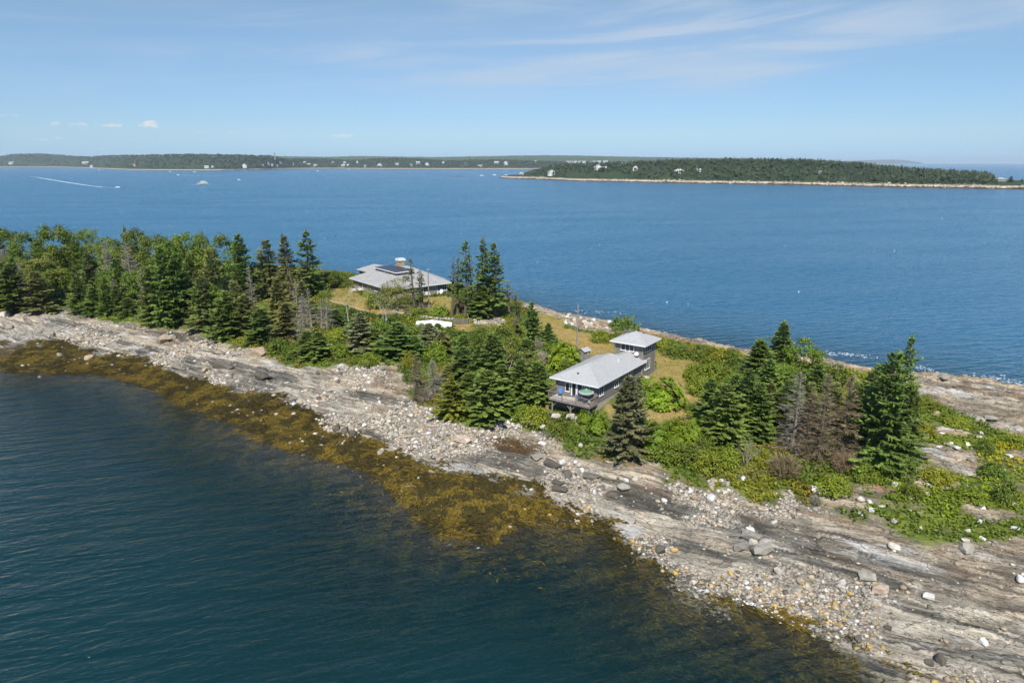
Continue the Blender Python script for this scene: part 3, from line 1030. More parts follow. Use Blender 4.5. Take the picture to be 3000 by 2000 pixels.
def shrub_proto(seed, kind='leaf', n=150):
    """shrub about 2 m high and 2 m in radius"""
    rng = random.Random(seed)
    q = Quads(); wood = MB()
    for k in range(9):
        a = rng.uniform(0, 6.28); r = rng.uniform(0.3, 1.4)
        top = Vector((math.cos(a) * r, math.sin(a) * r, rng.uniform(1.0, 1.8)))
        wood.tube([(math.cos(a) * 0.1, math.sin(a) * 0.1, -0.2), top * 0.55 + Vector((0, 0, 0.2)), top], [0.045, 0.03, 0.012], 4, False)
    lob = [rng.uniform(0.72, 1.12) for _ in range(10)]
    for k in range(n):
        a = rng.uniform(0, 6.28); u = rng.random() ** 0.8
        rr_ = rng.uniform(0.62, 1.0) * lob[int(a / 6.284 * 10)]
        s = math.sqrt(max(0, 1 - u * u))
        c = Vector((math.cos(a) * s * 2.0 * rr_, math.sin(a) * s * 2.0 * rr_, (u * 1.85 + 0.12) * rr_))
        outn = Vector((c.x * 0.5, c.y * 0.5, 1.1)).normalized()
        bt = rng.uniform(0.75, 1.25)
        if kind == 'sumac':
            for j in range(7):
                aa = j * 0.9 + rng.uniform(-.3, .3)
                t1 = outn.cross(Vector((1, 0.2, 0))).normalized(); t2 = outn.cross(t1)
                d = (t1 * math.cos(aa) + t2 * math.sin(aa) + outn * rng.uniform(-0.1, 0.35)).normalized()
                kk = bt * rng.uniform(0.82, 1.2)
                q.spray(c, d, rng.uniform(0.28, 0.45), 0.15, outn + rv(rng, 0.25), (kk * rng.uniform(0.9, 1.15), kk, kk))
        elif kind == 'dead':
            for j in range(10):
                q.spray(c * rng.uniform(0.4, 0.8), (outn + rv(rng, 0.9)).normalized(), rng.uniform(0.4, 0.8), 0.04, rv(rng), (bt, bt, bt))
        elif kind == 'needle':
            for j in range(12):
                d = (outn * 0.6 + rv(rng, 0.9)).normalized(); kk = bt * rng.uniform(0.75, 1.25)
                q.spray(c + rv(rng, 0.12), d, rng.uniform(0.22, 0.38), 0.13, rv(rng) + outn, (kk, kk, kk))
        else:
            for j in range(11):
                n_ = (outn + rv(rng, 0.8)).normalized(); d = n_.cross(rv(rng)).normalized(); kk = bt * rng.uniform(0.78, 1.25)
                q.spray(c + rv(rng, 0.27), d, rng.uniform(0.16, 0.27), 0.17, n_, (kk * rng.uniform(0.9, 1.15), kk, kk * 0.9))
    tm = bpy.data.meshes.new('stems'); tm.from_pydata(wood.v, [], wood.f); tm.update()
    return tm, q.mesh('foliage'), 2.0


PROTO = {}


def reg(kind, items, wood_m, leaf_m):
    out = []
    for tm, cm, r in items:
        tm.materials.append(wood_m); cm.materials.append(leaf_m)
        out.append((tm, cm, r))
    PROTO[kind] = out


reg('spruce', [conifer_proto(1, 0.23, 0.02, 1.0), conifer_proto(2, 0.25, 0.03, 0.95, 0.04), conifer_proto(3, 0.21, 0.02, 0.95, 0.03), conifer_proto(4, 0.26, 0.02, 0.97)], M_BARK, F_SPRUCE)
reg('blue', [conifer_proto(11, 0.27, 0.02, 1.0, 0.0, 0.2), conifer_proto(12, 0.24, 0.02, 1.0)], M_BARK, F_SPRUCE_B)
reg('olive', [conifer_proto(21, 0.2, 0.04, 0.85, 0.16, 0.35), conifer_proto(22, 0.22, 0.04, 0.85, 0.18, 0.35)], M_BARK, F_SPRUCE_O)
reg('yellow', [conifer_proto(31, 0.3, 0.02, 0.95, 0.0, 0.3, 26)], M_BARK, F_SPRUCE_Y)
reg('tall', [conifer_proto(41, 0.155, 0.16, 0.72, 0.15, 0.5, 30), conifer_proto(42, 0.17, 0.1, 0.75, 0.15, 0.5, 30), conifer_proto(43, 0.14, 0.2, 0.62, 0.2, 0.55, 28)], M_BARK, F_SPRUCE)
reg('thin', [conifer_proto(51, 0.10, 0.25, 0.5, 0.55, 0.6, 26), conifer_proto(52, 0.09, 0.3, 0.42, 0.6, 0.6, 24)], M_BARK, F_SPRUCE_O)
reg('deadgrey', [conifer_proto(61, 0.23, 0.06, 0.95, 1.0, 0.35, 36), conifer_proto(62, 0.2, 0.05, 0.9, 1.0, 0.4, 34)], M_DEADWOOD, F_DEAD_G)
reg('deadbrown', [conifer_proto(71, 0.24, 0.04, 1.0, 1.0, 0.3, 40), conifer_proto(72, 0.22, 0.04, 1.0, 0.92, 0.35, 38)], M_BARK, F_DEAD_B)
reg('snag', [conifer_proto(81, 0.15, 0.22, 0.55, 1.0, 0.6, 20), conifer_proto(82, 0.17, 0.2, 0.6, 1.0, 0.6, 19)], M_DEADWOOD, F_DEAD_G)
reg('broad', [broad_proto(101, 0.22, 0.36, 115), broad_proto(102, 0.2, 0.33, 105), broad_proto(103, 0.22, 0.4, 120)], M_BARK, F_LEAF)
reg('broadlight', [broad_proto(111, 0.45, 0.34, 56, 70, 0.32)], M_BARK_PALE, F_LEAF_L)
reg('broadolive', [broad_proto(121, 0.3, 0.42, 80, 70, 0.32), broad_proto(122, 0.25, 0.3, 80, 75, 0.32)], M_BARK, F_LEAF_O)
reg('birch', [broad_proto(131, 0.32, 0.42, 40, 40, 0.26, multi=3, sparse=True), broad_proto(132, 0.42, 0.17, 26, 40, 0.26, sparse=True)], M_BARK_PALE, F_LEAF_O)
reg('bareshrub', [broad_proto(141, 0.2, 0.3, 12, 14, 0.25, multi=4, sparse=True)], M_DEADWOOD, F_LEAF_O)
reg('sumac', [shrub_proto(201, 'sumac', 330), shrub_proto(202, 'sumac', 320)], M_BARK, F_SUMAC)
reg('leafshrub', [shrub_proto(211, 'leaf', 190), shrub_proto(212, 'leaf', 180)], M_BARK, F_LEAF)
reg('lightshrub', [shrub_proto(221, 'leaf', 190), shrub_proto(222, 'leaf', 180)], M_BARK, F_HERB)
reg('needleshrub', [shrub_proto(231, 'needle', 200)], M_BARK, F_SPRUCE)
reg('deadshrub', [shrub_proto(241, 'dead', 170)], M_DEADWOOD, F_DEAD_G)
reg('brownshrub', [shrub_proto(251, 'dead', 200)], M_BARK, F_DEAD_B)
CONIF = ('spruce', 'blue', 'olive', 'yellow', 'tall', 'thin', 'deadgrey', 'deadbrown', 'snag')
TNAME = {'spruce': 'spruce_tree', 'blue': 'spruce_tree', 'olive': 'spruce_tree', 'yellow': 'spruce_tree', 'tall': 'spruce_tree', 'thin': 'spruce_tree',
         'deadgrey': 'dead_spruce_tree', 'deadbrown': 'dead_spruce_tree', 'snag': 'dead_spruce_tree', 'broad': 'broadleaf_tree', 'broadlight': 'broadleaf_tree',
         'broadolive': 'broadleaf_tree', 'birch': 'birch_tree', 'bareshrub': 'bare_shrub'}
trng = random.Random(77)


def place(kind, p, h, r, label, group=None, var=None):
    shrub = kind.endswith('shrub') and kind != 'bareshrub' or kind == 'sumac'
    items = PROTO[kind]
    tm, cm, pr = items[trng.randrange(len(items)) if var is None else var % len(items)]
    nm = TNAME.get(kind, 'sumac_bush' if kind == 'sumac' else 'shrub')
    root = empty(nm, p, trng.uniform(0, 6.28), label, 'shrub' if (shrub or kind == 'bareshrub') else 'tree', group)
    ph = 2.0 if shrub else 10.0
    sx = r / pr
    root.scale = (sx, sx * trng.uniform(0.92, 1.08), h / ph)
    a = bpy.data.objects.new('stems' if shrub else 'trunk', tm); COL.objects.link(a); a.parent = root
    cn = ('foliage' if shrub else 'crown') if not kind.startswith(('dead', 'snag', 'brown')) else ('twigs')
    b = bpy.data.objects.new(cn, cm); COL.objects.link(b); b.parent = root
    if cn == 'twigs': b['kind'] = 'stuff'
    return root


def z_at(y, py):
    v = (1000 - py) / FPX
    return CAM_H + y * (v * CT - ST) / (CT + v * ST)


ZONE = {'A': (0, 600, 3.136), 'B': (700, 600, 2.94), 'C': (700, 950, 2.85), 'D': (1500, 850, 2.851), 'E': (2200, 900, 2.614), 'F': (0, 0, 1.0)}
OCC = []                                        # where plants already stand


def grow(zone, kind, x, yb, yt, w, label, group=None, var=None):
    ox, oy, s = ZONE[zone]
    px, pb, pt, wp = ox + x / s, oy + yb / s, oy + yt / s, w / s
    p = ground_px(px, pb)
    h = max(0.4, float(z_at(p[1], pt)) - p[2])
    r = wp / 2 / pxm(p) * (1.28 if kind in ('blue', 'tall') else 1.45 if kind in ('spruce', 'olive', 'yellow') else 1.15)
    OCC.append((p[0], p[1], r))
    return place(kind, (p[0], p[1], p[2] - 0.05), h, r, label, group, var)


PLANTS = [
    # --- wood at the left, front row above the rocks, left to right
    ('A', 'spruce', 30, 975, 560, 200, 'dark spruce cut by the left edge of the photo above the rocks'),
    ('A', 'spruce', 160, 975, 520, 250, 'broad dark spruce at the left end of the wood front'),
    ('A', 'deadgrey', 60, 800, 250, 150, 'grey half dead conifer rising at the far left edge'),
    ('A', 'olive', 390, 990, 600, 240, 'drab olive spruce behind the long fallen log on the shore'),
    ('A', 'broadolive', 430, 860, 480, 260, 'yellowish broadleaf tree behind the drab spruce near the fallen log'),
    ('A', 'broad', 580, 840, 560, 200, 'low round broadleaf tree left of the small grassy gap in the wood'),
    ('A', 'spruce', 740, 1000, 640, 190, 'spruce just right of the grassy gap in the wood front', None, 2),
    ('A', 'spruce', 870, 1010, 745, 160, 'first of four small spruces in the row above the pale ledge'),
    ('A', 'spruce', 985, 1010, 780, 140, 'second of four small spruces in the row above the pale ledge'),
    ('A', 'spruce', 1085, 1015, 735, 140, 'third of four small spruces in the row above the pale ledge'),
    ('A', 'spruce', 1195, 1015, 850, 150, 'fourth and lowest small spruce in the row above the pale ledge'),
    ('A', 'spruce', 1440, 1085, 560, 230, 'tall spruce above the bright green patch on the shore'),
    ('A', 'spruce', 1540, 1095, 350, 260, 'tallest spruce of the wood front with a pointed top'),
    ('A', 'spruce', 1680, 1090, 420, 260, 'full spruce right beside the tallest spruce of the wood front'),
    ('A', 'olive', 1880, 1150, 640, 240, 'olive spruce with ragged sides near the right end of the wood'),
    ('A', 'spruce', 2100, 1230, 780, 230, 'dark spruce reaching lowest down the rocks at the wood end'),
    ('A', 'snag', 2110, 1000, 650, 130, 'bare silver snag standing over the lowest dark spruce'),
    ('A', 'deadgrey', 1030, 860, 330, 200, 'grey dead spruce in the middle of the wood, left of two'),
    ('A', 'deadgrey', 1235, 900, 350, 230, 'grey dead spruce in the middle of the wood, right of two'),
    ('A', 'olive', 860, 800, 420, 170, 'brownish thinning spruce behind the row of small spruces'),
    ('A', 'snag', 1340, 960, 590, 110, 'pale bare snag between the small spruces and the tall ones'),
    ('A', 'spruce', 1130, 900, 480, 200, 'green spruce between the two grey dead spruces'),
    ('A', 'olive', 2000, 1040, 380, 220, 'thin grey green spruce behind the ragged olive one'),
    # back row of the wood, crowns against the water
    ('A', 'broad', 90, 690, 215, 260, 'leafy crown at the top left corner of the wood'),
    ('A', 'broad', 300, 700, 260, 240, 'leafy crown second from the left on the wood skyline'),
    ('A', 'broad', 560, 680, 185, 290, 'biggest dark round broadleaf tree on the wood skyline', None, 0),
    ('A', 'broadlight', 800, 560, 235, 230, 'light yellow green umbrella crowned tree with trunks showing water between'),
    ('A', 'broad', 1060, 700, 285, 200, 'leafy crown right of the light umbrella crowned tree'),
    ('A', 'tall', 1195, 650, 185, 120, 'narrow dark spire poking above the leafy skyline of the wood'),
    ('A', 'broad', 1290, 690, 215, 200, 'tall leafy crown beside the narrow dark spire'),
    ('A', 'broad', 1450, 720, 275, 240, 'leafy crown in the middle right of the wood skyline'),
    ('A', 'broad', 1610, 720, 290, 200, 'lower leafy crown with bare twigs in front of it'),
    ('A', 'broad', 1760, 720, 245, 220, 'rounded leafy crown right of the middle of the skyline'),
    ('A', 'broad', 1890, 700, 235, 110, 'slim leafy crown standing up alone on the skyline'),
    ('A', 'broad', 2080, 780, 285, 260, 'leafy crown next to the dark spruce ending the wood'),
    ('A', 'spruce', 2225, 880, 250, 230, 'tall dark spruce that ends the wood on the right'),
    # --- between the wood and the long house
    ('B', 'olive', 270, 800, 285, 210, 'grey green spruce, left of the twin pair by the water'),
    ('B', 'olive', 415, 820, 245, 200, 'grey green spruce, right of the twin pair by the water'),
    ('B', 'tall', 612, 790, 205, 230, 'tall solitary dark spruce with a bare trunk showing, left of the house', None, 1),
    ('B', 'needleshrub', 660, 770, 590, 200, 'dense dark skirt of young spruce under the tall solitary spruce'),
    ('B', 'broad', 805, 720, 570, 150, 'low dark broadleaf tree between tall spruce and long house'),
    ('B', 'leafshrub', 900, 715, 625, 110, 'green bush by the left corner of the long house'),
    ('B', 'leafshrub', 740, 800, 735, 130, 'bright green bush left of the mown lawn'),
    ('B', 'deadgrey', 130, 1010, 520, 110, 'thin grey dead spruce below the dark spruce ending the wood'),
    ('B', 'thin', 455, 960, 450, 110, 'thin dying spruce in front of the twin grey spruces'),
    ('B', 'snag', 505, 1000, 640, 110, 'bare leaning snag below the twin grey spruces'),
    ('B', 'deadgrey', 565, 1180, 760, 170, 'silvery dead spruce above the leafy bank'),
    ('B', 'snag', 625, 1060, 715, 150, 'bare grey snag with long side branches'),
    ('B', 'snag', 712, 1070, 800, 150, 'bare snag with white foot, left of a close pair'),
    ('B', 'snag', 766, 1100, 790, 170, 'bare snag with combed branches, right of a close pair'),
    ('B', 'olive', 60, 1100, 760, 230, 'grey mossy spruce on the bank below the wood end'),
    ('B', 'spruce', 215, 1185, 880, 220, 'dark young spruce at the brink above the brown ledge'),
    ('B', 'olive', 420, 1160, 830, 200, 'drab spruce in the middle of the bank left of the silvery dead one'),
    ('B', 'olive', 330, 1000, 620, 180, 'olive spruce standing among dead ones on the bank'),
    ('B', 'spruce', 590, 1320, 1080, 200, 'low spruce on the brink, left of an overlapping pair'),
    ('B', 'spruce', 705, 1315, 1085, 190, 'low spruce on the brink, right of an overlapping pair'),
    ('B', 'spruce', 842, 1040, 880, 120, 'small dark cone shaped spruce below the mown lawn'),
    ('B', 'blue', 1060, 1265, 920, 250, 'grey green spruce on the brink in front of the white barked tree'),
    ('B', 'spruce', 1350, 1300, 1000, 270, 'round green spruce on the brink with its trunk foot bare'),
    ('B', 'blue', 1640, 1200, 1015, 230, 'bluish spruce below the white tarpaulin'),
    ('B', 'birch', 955, 1020, 690, 100, 'slender young tree with pale trunk beside the lawn track', None, 1),
    ('B', 'birch', 1270, 1045, 640, 330, 'white barked tree with several bare forking trunks before the house', None, 0),
    ('B', 'broadolive', 1370, 915, 625, 250, 'olive leafed tree with round crown in front of the long house'),
    ('B', 'leafshrub', 1190, 890, 760, 190, 'green bush against the front wall of the long house'),
    ('B', 'thin', 1497, 905, 400, 100, 'tall dying spruce with brown tuft top before the house roof'),
    ('B', 'thin', 1556, 900, 540, 80, 'thin dying spruce, left of two beside the utility pole'),
    ('B', 'thin', 1588, 905, 560, 90, 'thin dying spruce, right of two beside the utility pole'),
    ('B', 'bareshrub', 1600, 940, 780, 110, 'grey bare shrub at the foot of the utility pole by the house'),
    ('B', 'thin', 1845, 965, 440, 100, 'thin dying spruce at the left of the tall spruce group'),
    ('B', 'thin', 1895, 950, 380, 90, 'very thin bare trunked spruce second in the tall group'),
    ('B', 'tall', 1948, 965, 290, 140, 'tall sparse spruce, third in the group right of the house', None, 2),
    ('B', 'thin', 2005, 955, 350, 90, 'thin spruce with bare stem in the middle of the tall group'),
    ('B', 'tall', 2115, 940, 268, 200, 'tallest dark spruce in the group right of the house', None, 0),
    ('B', 'tall', 2200, 960, 305, 210, 'dark spruce at the right side of the tall group', None, 1),
    ('B', 'spruce', 2090, 960, 700, 190, 'young dark spruce under the tall group'),
    ('B', 'brownshrub', 1905, 935, 790, 150, 'brown dead bush under the tall spruce group'),
    ('B', 'leafshrub', 1560, 960, 880, 230, 'green bushes along the stone wall before the house'),
    ('B', 'lightshrub', 1740, 965, 860, 190, 'light green bush left of the thin spruces by the stone wall'),
    ('B', 'thin', 2330, 930, 650, 90, 'short dying spruce right of the tall group by the water'),
    # low growth on the bank in the middle
    ('B', 'lightshrub', 830, 1160, 1060, 190, 'yellow green bush in the middle of the bank'),
    ('B', 'lightshrub', 880, 1300, 1190, 190, 'yellowish low bush on the brink between spruces'),
    ('B', 'leafshrub', 930, 960, 880, 160, 'green bush below the lawn track'),
    ('B', 'leafshrub', 330, 1260, 1150, 210, 'bright leafy bush at the brink beside the brown ledge'),
    ('B', 'leafshrub', 470, 1300, 1200, 180, 'leafy bush hanging over the pale ledge, second from its left'),
    ('B', 'lightshrub', 1110, 1370, 1270, 220, 'bright leafy bush over the white ledge on the brink'),
    ('B', 'leafshrub', 1200, 1120, 980, 200, 'green bush behind the round spruce on the brink'),
    ('B', 'leafshrub', 1500, 1140, 1010, 200, 'green bush left of the white tarpaulin'),
    ('B', 'lightshrub', 1700, 1330, 1180, 180, 'light green bush below the bluish spruce'),
    ('B', 'leafshrub', 1850, 1250, 1120, 190, 'green bush right of the bluish spruce'),
    ('B', 'lightshrub', 1460, 1400, 1260, 110, 'yellow green bush at the right end of the white ledge'),
    ('B', 'spruce', 1000, 1130, 930, 150, 'young spruce in the bushes behind the grey green spruce on the brink'),
    ('B', 'spruce', 1180, 1260, 1060, 170, 'low spruce between the grey green and the round spruce on the brink'),
    ('B', 'spruce', 1500, 1290, 1120, 170, 'low dark spruce right of the round spruce on the brink'),
    ('B', 'olive', 1760, 1280, 1080, 170, 'olive young spruce below the right end of the tarpaulin'),
    ('B', 'spruce', 1930, 1330, 1110, 190, 'dark young spruce on the bank above the bluish one by the dead brush'),
    ('B', 'broadolive', 2100, 1250, 1030, 260, 'olive leafy bush tree on the bank right of the dead brush'),
    ('B', 'spruce', 1980, 1480, 1230, 200, 'spruce at the top of the dense cluster left of the small house'),
    ('B', 'broad', 2230, 1290, 1060, 240, 'dark leafy tree on the bank near the tan lawn edge'),
    ('B', 'broad', 110, 1090, 900, 170, 'low leafy tree on the bank under the wood end'),
    ('B', 'olive', 560, 980, 640, 150, 'grey olive spruce between the twin spruces and the bare snags'),
    ('B', 'broad', 680, 960, 830, 170, 'low leafy tree left of the mown lawn edge'),
    # --- cluster left of the small house
    ('C', 'spruce', 2110, 580, 60, 260, 'tall green spruce in the middle of the cluster left of the small house'),
    ('C', 'spruce', 1880, 520, 170, 200, 'green spruce beside the brownish grey dead brush on the upper bank'),
    ('C', 'broad', 2200, 420, 20, 260, 'dark leafy tree beside the tan lawn at the top of the cluster'),
    ('E', 'spruce', 930, 1000, 420, 240, 'dark spruce shoulder left behind the largest one of the right group'),
    ('E', 'spruce', 780, 1080, 560, 220, 'dark green spruce between the brown dead pair and the largest spruce'),
    ('C', 'spruce', 1930, 640, 400, 220, 'dark spruce left behind the large full green one'),
    ('C', 'spruce', 2180, 640, 330, 240, 'dark spruce right behind the large full green one'),
    ('C', 'broad', 2050, 330, 40, 240, 'dark leafy tree high in the cluster left of the small house'),
    ('C', 'spruce', 2250, 760, 520, 190, 'dark low spruce right of the large full green one'),
    ('C', 'olive', 1740, 520, 330, 170, 'olive spruce behind the silver grey dead tree'),
    ('C', 'deadbrown', 1500, 650, 240, 200, 'brown dead spruce at the rocky corner below the bank'),
    ('C', 'deadgrey', 1640, 590, 290, 210, 'silver grey dead tree beside the brown dead spruce'),
    ('C', 'deadshrub', 1560, 640, 480, 160, 'dark tangle of dead twigs at the rocky corner'),
    ('C', 'blue', 1830, 500, 240, 190, 'bluish young spruce above the yellow green one'),
    ('C', 'yellow', 1775, 765, 430, 220, 'yellow green spruce at the foot of the bank on the rocks'),
    ('C', 'spruce', 2065, 790, 360, 370, 'large full green spruce at the foot of the bank left of the deck', None, 3),
    ('C', 'spruce', 2010, 520, 160, 220, 'green spruce behind the large full one'),
    ('C', 'broadolive', 2160, 470, 60, 260, 'tall leafy tree with reddish twigs above the large green spruce'),
    ('C', 'birch', 2235, 520, 180, 130, 'pale trunk of a young tree behind the large green spruce', None, 1),
    ('C', 'deadshrub', 1950, 330, 120, 180, 'brownish grey dead brush on the upper bank'),
    ('D', 'thin', 30, 420, 10, 120, 'dying thin spruce against the water, far left of the utility pole'),
    ('D', 'spruce', 160, 470, 85, 150, 'green spruce on the skyline left of the tan lawn'),
    ('D', 'spruce', 300, 440, 270, 110, 'small cone shaped spruce at the tan lawn edge'),
    ('D', 'spruce', 120, 640, 400, 200, 'dark spruce left of the grey dead bush'),
    ('D', 'deadshrub', 255, 640, 470, 190, 'round grey dead bush near the outhouse'),
    ('D', 'deadshrub', 215, 510, 375, 120, 'smaller grey dead bush above the round one'),
    ('D', 'sumac', 440, 640, 405, 270, 'big bright sumac bush beside the outhouse'),
    ('D', 'leafshrub', 330, 560, 430, 160, 'dark leafy bush behind the big sumac'),
    ('D', 'spruce', 60, 960, 560, 240, 'dark spruce left of the deck, farther of two'),
    ('D', 'spruce', 220, 965, 590, 240, 'dark spruce left of the deck, nearer of two', None, 1),
    ('D', 'broadolive', 130, 720, 520, 200, 'brownish leafy tree above the dark spruces left of the deck'),
    ('D', 'leafshrub', 470, 720, 560, 200, 'green bush against the left wall of the small house'),
    # --- by the small house
    ('D', 'blue', 945, 1385, 700, 340, 'big grey green spruce standing before the small house', None, 0),
    ('D', 'blue', 1030, 1260, 715, 170, 'second leader of the grey green spruce before the small house', None, 1),
    ('D', 'sumac', 1235, 960, 725, 330, 'big round bright green bush on the lawn by the house'),
    ('D', 'sumac', 1085, 790, 705, 100, 'small bright bush against the right wall of the small house'),
    ('D', 'sumac', 1120, 980, 830, 130, 'bush between the grey green spruce and the big round bush'),
    ('D', 'sumac', 605, 1100, 995, 115, 'bright bush under the right front corner of the deck'),
    ('D', 'sumac', 715, 1185, 1005, 180, 'bright bush below the right end of the deck'),
    ('D', 'leafshrub', 390, 1200, 1085, 220, 'wide green bush in front of the deck posts'),
    ('D', 'lightshrub', 180, 1110, 965, 230, 'yellow green bush left of the deck posts'),
    ('D', 'leafshrub', 505, 1210, 1130, 140, 'low green bush in front of the middle deck post'),
    ('D', 'lightshrub', 480, 1320, 1265, 100, 'small green plant alone on the bare ledge'),
    ('D', 'lightshrub', 90, 1060, 960, 160, 'grassy bush at the far left below the dark spruces'),
    ('D', 'needleshrub', 935, 345, 215, 220, 'dark round wind clipped spruce by the far shore'),
    ('D', 'deadshrub', 980, 375, 310, 160, 'grey brush at the foot of the wind clipped spruce'),
    ('D', 'lightshrub', 760, 430, 330, 190, 'yellow green bush right of the stone heap by the far shore'),
    ('D', 'leafshrub', 860, 420, 350, 120, 'green bush behind the tower roof left corner'),
    # hedge of shrubs behind the lawn
    ('D', 'lightshrub', 1260, 490, 400, 170, 'light green bush right behind the tower'),
    ('D', 'leafshrub', 1380, 560, 440, 220, 'first dark green bush of the hedge behind the lawn'),
    ('D', 'leafshrub', 1540, 580, 455, 220, 'second dark green bush of the hedge behind the lawn'),
    ('D', 'lightshrub', 1690, 590, 470, 230, 'third, lighter bush of the hedge behind the lawn'),
    ('D', 'leafshrub', 1830, 600, 490, 200, 'fourth bush at the right end of the hedge behind the lawn'),
    ('D', 'lightshrub', 1530, 740, 610, 190, 'yellow green shrub at the lawn bend, upper'),
    ('D', 'lightshrub', 1680, 760, 600, 240, 'broad yellow green shrub right of the lawn bend'),
    ('D', 'lightshrub', 1560, 860, 720, 200, 'yellow green shrub at the lawn bend, lower'),
    ('D', 'lightshrub', 1790, 830, 650, 220, 'grassy shrub mass left of the far right spruces'),
    ('D', 'leafshrub', 1490, 1010, 930, 130, 'low green bush at the lower lawn edge'),
    # thicket in front, right of the grey green spruce
    ('D', 'sumac', 1200, 1330, 1080, 240, 'bright sumac right beside the big grey green spruce'),
    ('D', 'sumac', 1370, 1290, 1060, 240, 'bright sumac in the middle of the front thicket'),
    ('D', 'sumac', 1510, 1310, 1070, 200, 'bright sumac at the right of the front thicket'),
    ('D', 'lightshrub', 1290, 1420, 1250, 240, 'yellow green bush low in the front thicket'),
    ('D', 'leafshrub', 1480, 1440, 1260, 240, 'darker bush low in the front thicket above the stones'),
    ('D', 'lightshrub', 1650, 1510, 1330, 220, 'bush at the lower right end of the front thicket'),
    ('D', 'leafshrub', 1600, 1400, 1200, 180, 'green bush between front thicket and the dark spruce'),
    ('D', 'spruce', 1740, 1285, 760, 340, 'large dark spruce right of the lawn', None, 3),
    ('D', 'spruce', 1650, 1120, 720, 190, 'smaller dark spruce left of the large one by the lawn'),
    ('D', 'spruce', 1830, 1080, 690, 220, 'dark pointed spruce behind the large one by the lawn'),
    ('D', 'bareshrub', 1950, 1460, 990, 220, 'slender many stemmed tree with pale trunks in front of dark spruces'),
    ('D', 'lightshrub', 1800, 1440, 1290, 190, 'yellow green bush at the foot of the many stemmed tree'),
    # --- right hand group
    ('D', 'spruce', 2020, 820, 400, 280, 'green spruce at the left top of the right hand group', None, 0),
    ('D', 'spruce', 2210, 760, 250, 240, 'dark spruce whose top stands against the water, left of the group'),
    ('D', 'yellow', 2130, 900, 640, 190, 'yellowish spruce in the middle of the right hand group'),
    ('D', 'spruce', 2130, 1050, 560, 280, 'dark spruce inside the right hand group'),
    ('E', 'broad', 370, 640, 250, 260, 'leafy olive green tree on top of the right hand group', None, 1),
    ('E', 'thin', 455, 520, 265, 70, 'small dead top against the water beside the leafy tree'),
    ('E', 'spruce', 60, 620, 230, 200, 'green spruce left of the leafy olive tree'),
    ('E', 'deadgrey', 310, 1110, 490, 270, 'silver grey dead spruce in the right hand group'),
    ('E', 'deadbrown', 520, 1190, 490, 300, 'brown dead spruce, left of two, in the right hand group', None, 0),
    ('E', 'deadbrown', 690, 1180, 520, 280, 'brown dead spruce, right of two, in the right hand group', None, 1),
    ('E', 'deadgrey', 750, 900, 500, 160, 'thin brown grey dead spruce behind the two brown ones'),
    ('E', 'spruce', 1000, 1225, 320, 320, 'largest dark spruce at the right end of the group', None, 3),
    ('E', 'tall', 1115, 960, 195, 200, 'narrow spruce standing behind the largest dark spruce', None, 1),
    ('E', 'spruce', 1150, 1150, 560, 260, 'lower right shoulder spruce beside the largest dark one'),
    ('B', 'leafshrub', 1585, 1095, 1020, 120, 'green bush in front of the left half of the white tarpaulin'),
    ('B', 'spruce', 1705, 1120, 1015, 110, 'little spruce standing in front of the white tarpaulin'),
    ('E', 'spruce', 250, 940, 540, 230, 'green spruce behind the silver dead one in the right group'),
    ('E', 'olive', 430, 1040, 560, 220, 'olive spruce behind the brown dead ones of the right group'),
    ('E', 'spruce', 30, 1000, 560, 220, 'dark spruce at the left side of the right group near the many stemmed tree'),
    ('E', 'lightshrub', 1340, 760, 680, 200, 'bright low bush at the upper right slope beside the narrow spruce'),
    ('E', 'lightshrub', 1310, 960, 870, 230, 'bright low bush right of the shoulder spruce on the slope'),
    ('E', 'lightshrub', 1560, 900, 830, 240, 'bright low bush in the middle of the upper right slope'),
    ('E', 'lightshrub', 1440, 1320, 1240, 260, 'bright low bush among flat stones in the lower right slope'),
    ('E', 'lightshrub', 1660, 1470, 1390, 300, 'wide bright bush at the bottom of the grassy right slope'),
    ('E', 'leafshrub', 1840, 1290, 1190, 220, 'dark green bush above the thin leaved shrub at right'),
    ('E', 'lightshrub', 2030, 1050, 970, 180, 'bright bush at the right edge below the rock shelf'),
    ('E', 'spruce', 880, 1160, 600, 220, 'dark spruce at the left foot of the largest one in the right group'),
    ('E', 'olive', 610, 1080, 560, 230, 'olive spruce between the brown dead ones of the right group'),
    ('E', 'broad', 190, 800, 420, 230, 'leafy tree at the left top of the right hand group'),
    ('D', 'spruce', 1930, 1180, 640, 240, 'dark spruce between the large one by the lawn and the right group'),
    ('E', 'deadbrown', 420, 1150, 640, 220, 'small brown dead spruce beside the silver dead one'),
    ('E', 'olive', 840, 1010, 470, 190, 'olive spruce behind the largest dark spruce of the right group'),
    ('E', 'spruce', 470, 800, 420, 210, 'green spruce behind the brown dead pair of the right group'),
    ('E', 'leafshrub', 1130, 1290, 1150, 260, 'green bush at the right foot of the largest dark spruce'),
    ('E', 'lightshrub', 900, 1330, 1210, 240, 'bright low bush below the largest dark spruce'),
    ('E', 'lightshrub', 620, 1400, 1280, 260, 'bright low bush below the brown brush on the right'),
    ('E', 'brownshrub', 250, 1290, 1080, 330, 'reddish brown dead brush at the foot of the right hand group'),
    ('E', 'brownshrub', 720, 1260, 1060, 240, 'brown brush under the two brown dead spruces'),
    ('E', 'olive', 120, 900, 560, 200, 'brown tinged spruce at the left of the silver dead one'),
    ('E', 'leafshrub', 620, 620, 440, 240, 'low green scrub behind the right hand group'),
    ('E', 'bareshrub', 1960, 1480, 1150, 200, 'dark thin leaved shrub at the right edge of the slope'),
    ('E', 'leafshrub', 1940, 1500, 1320, 180, 'dark green bush at the foot of the thin leaved shrub'),
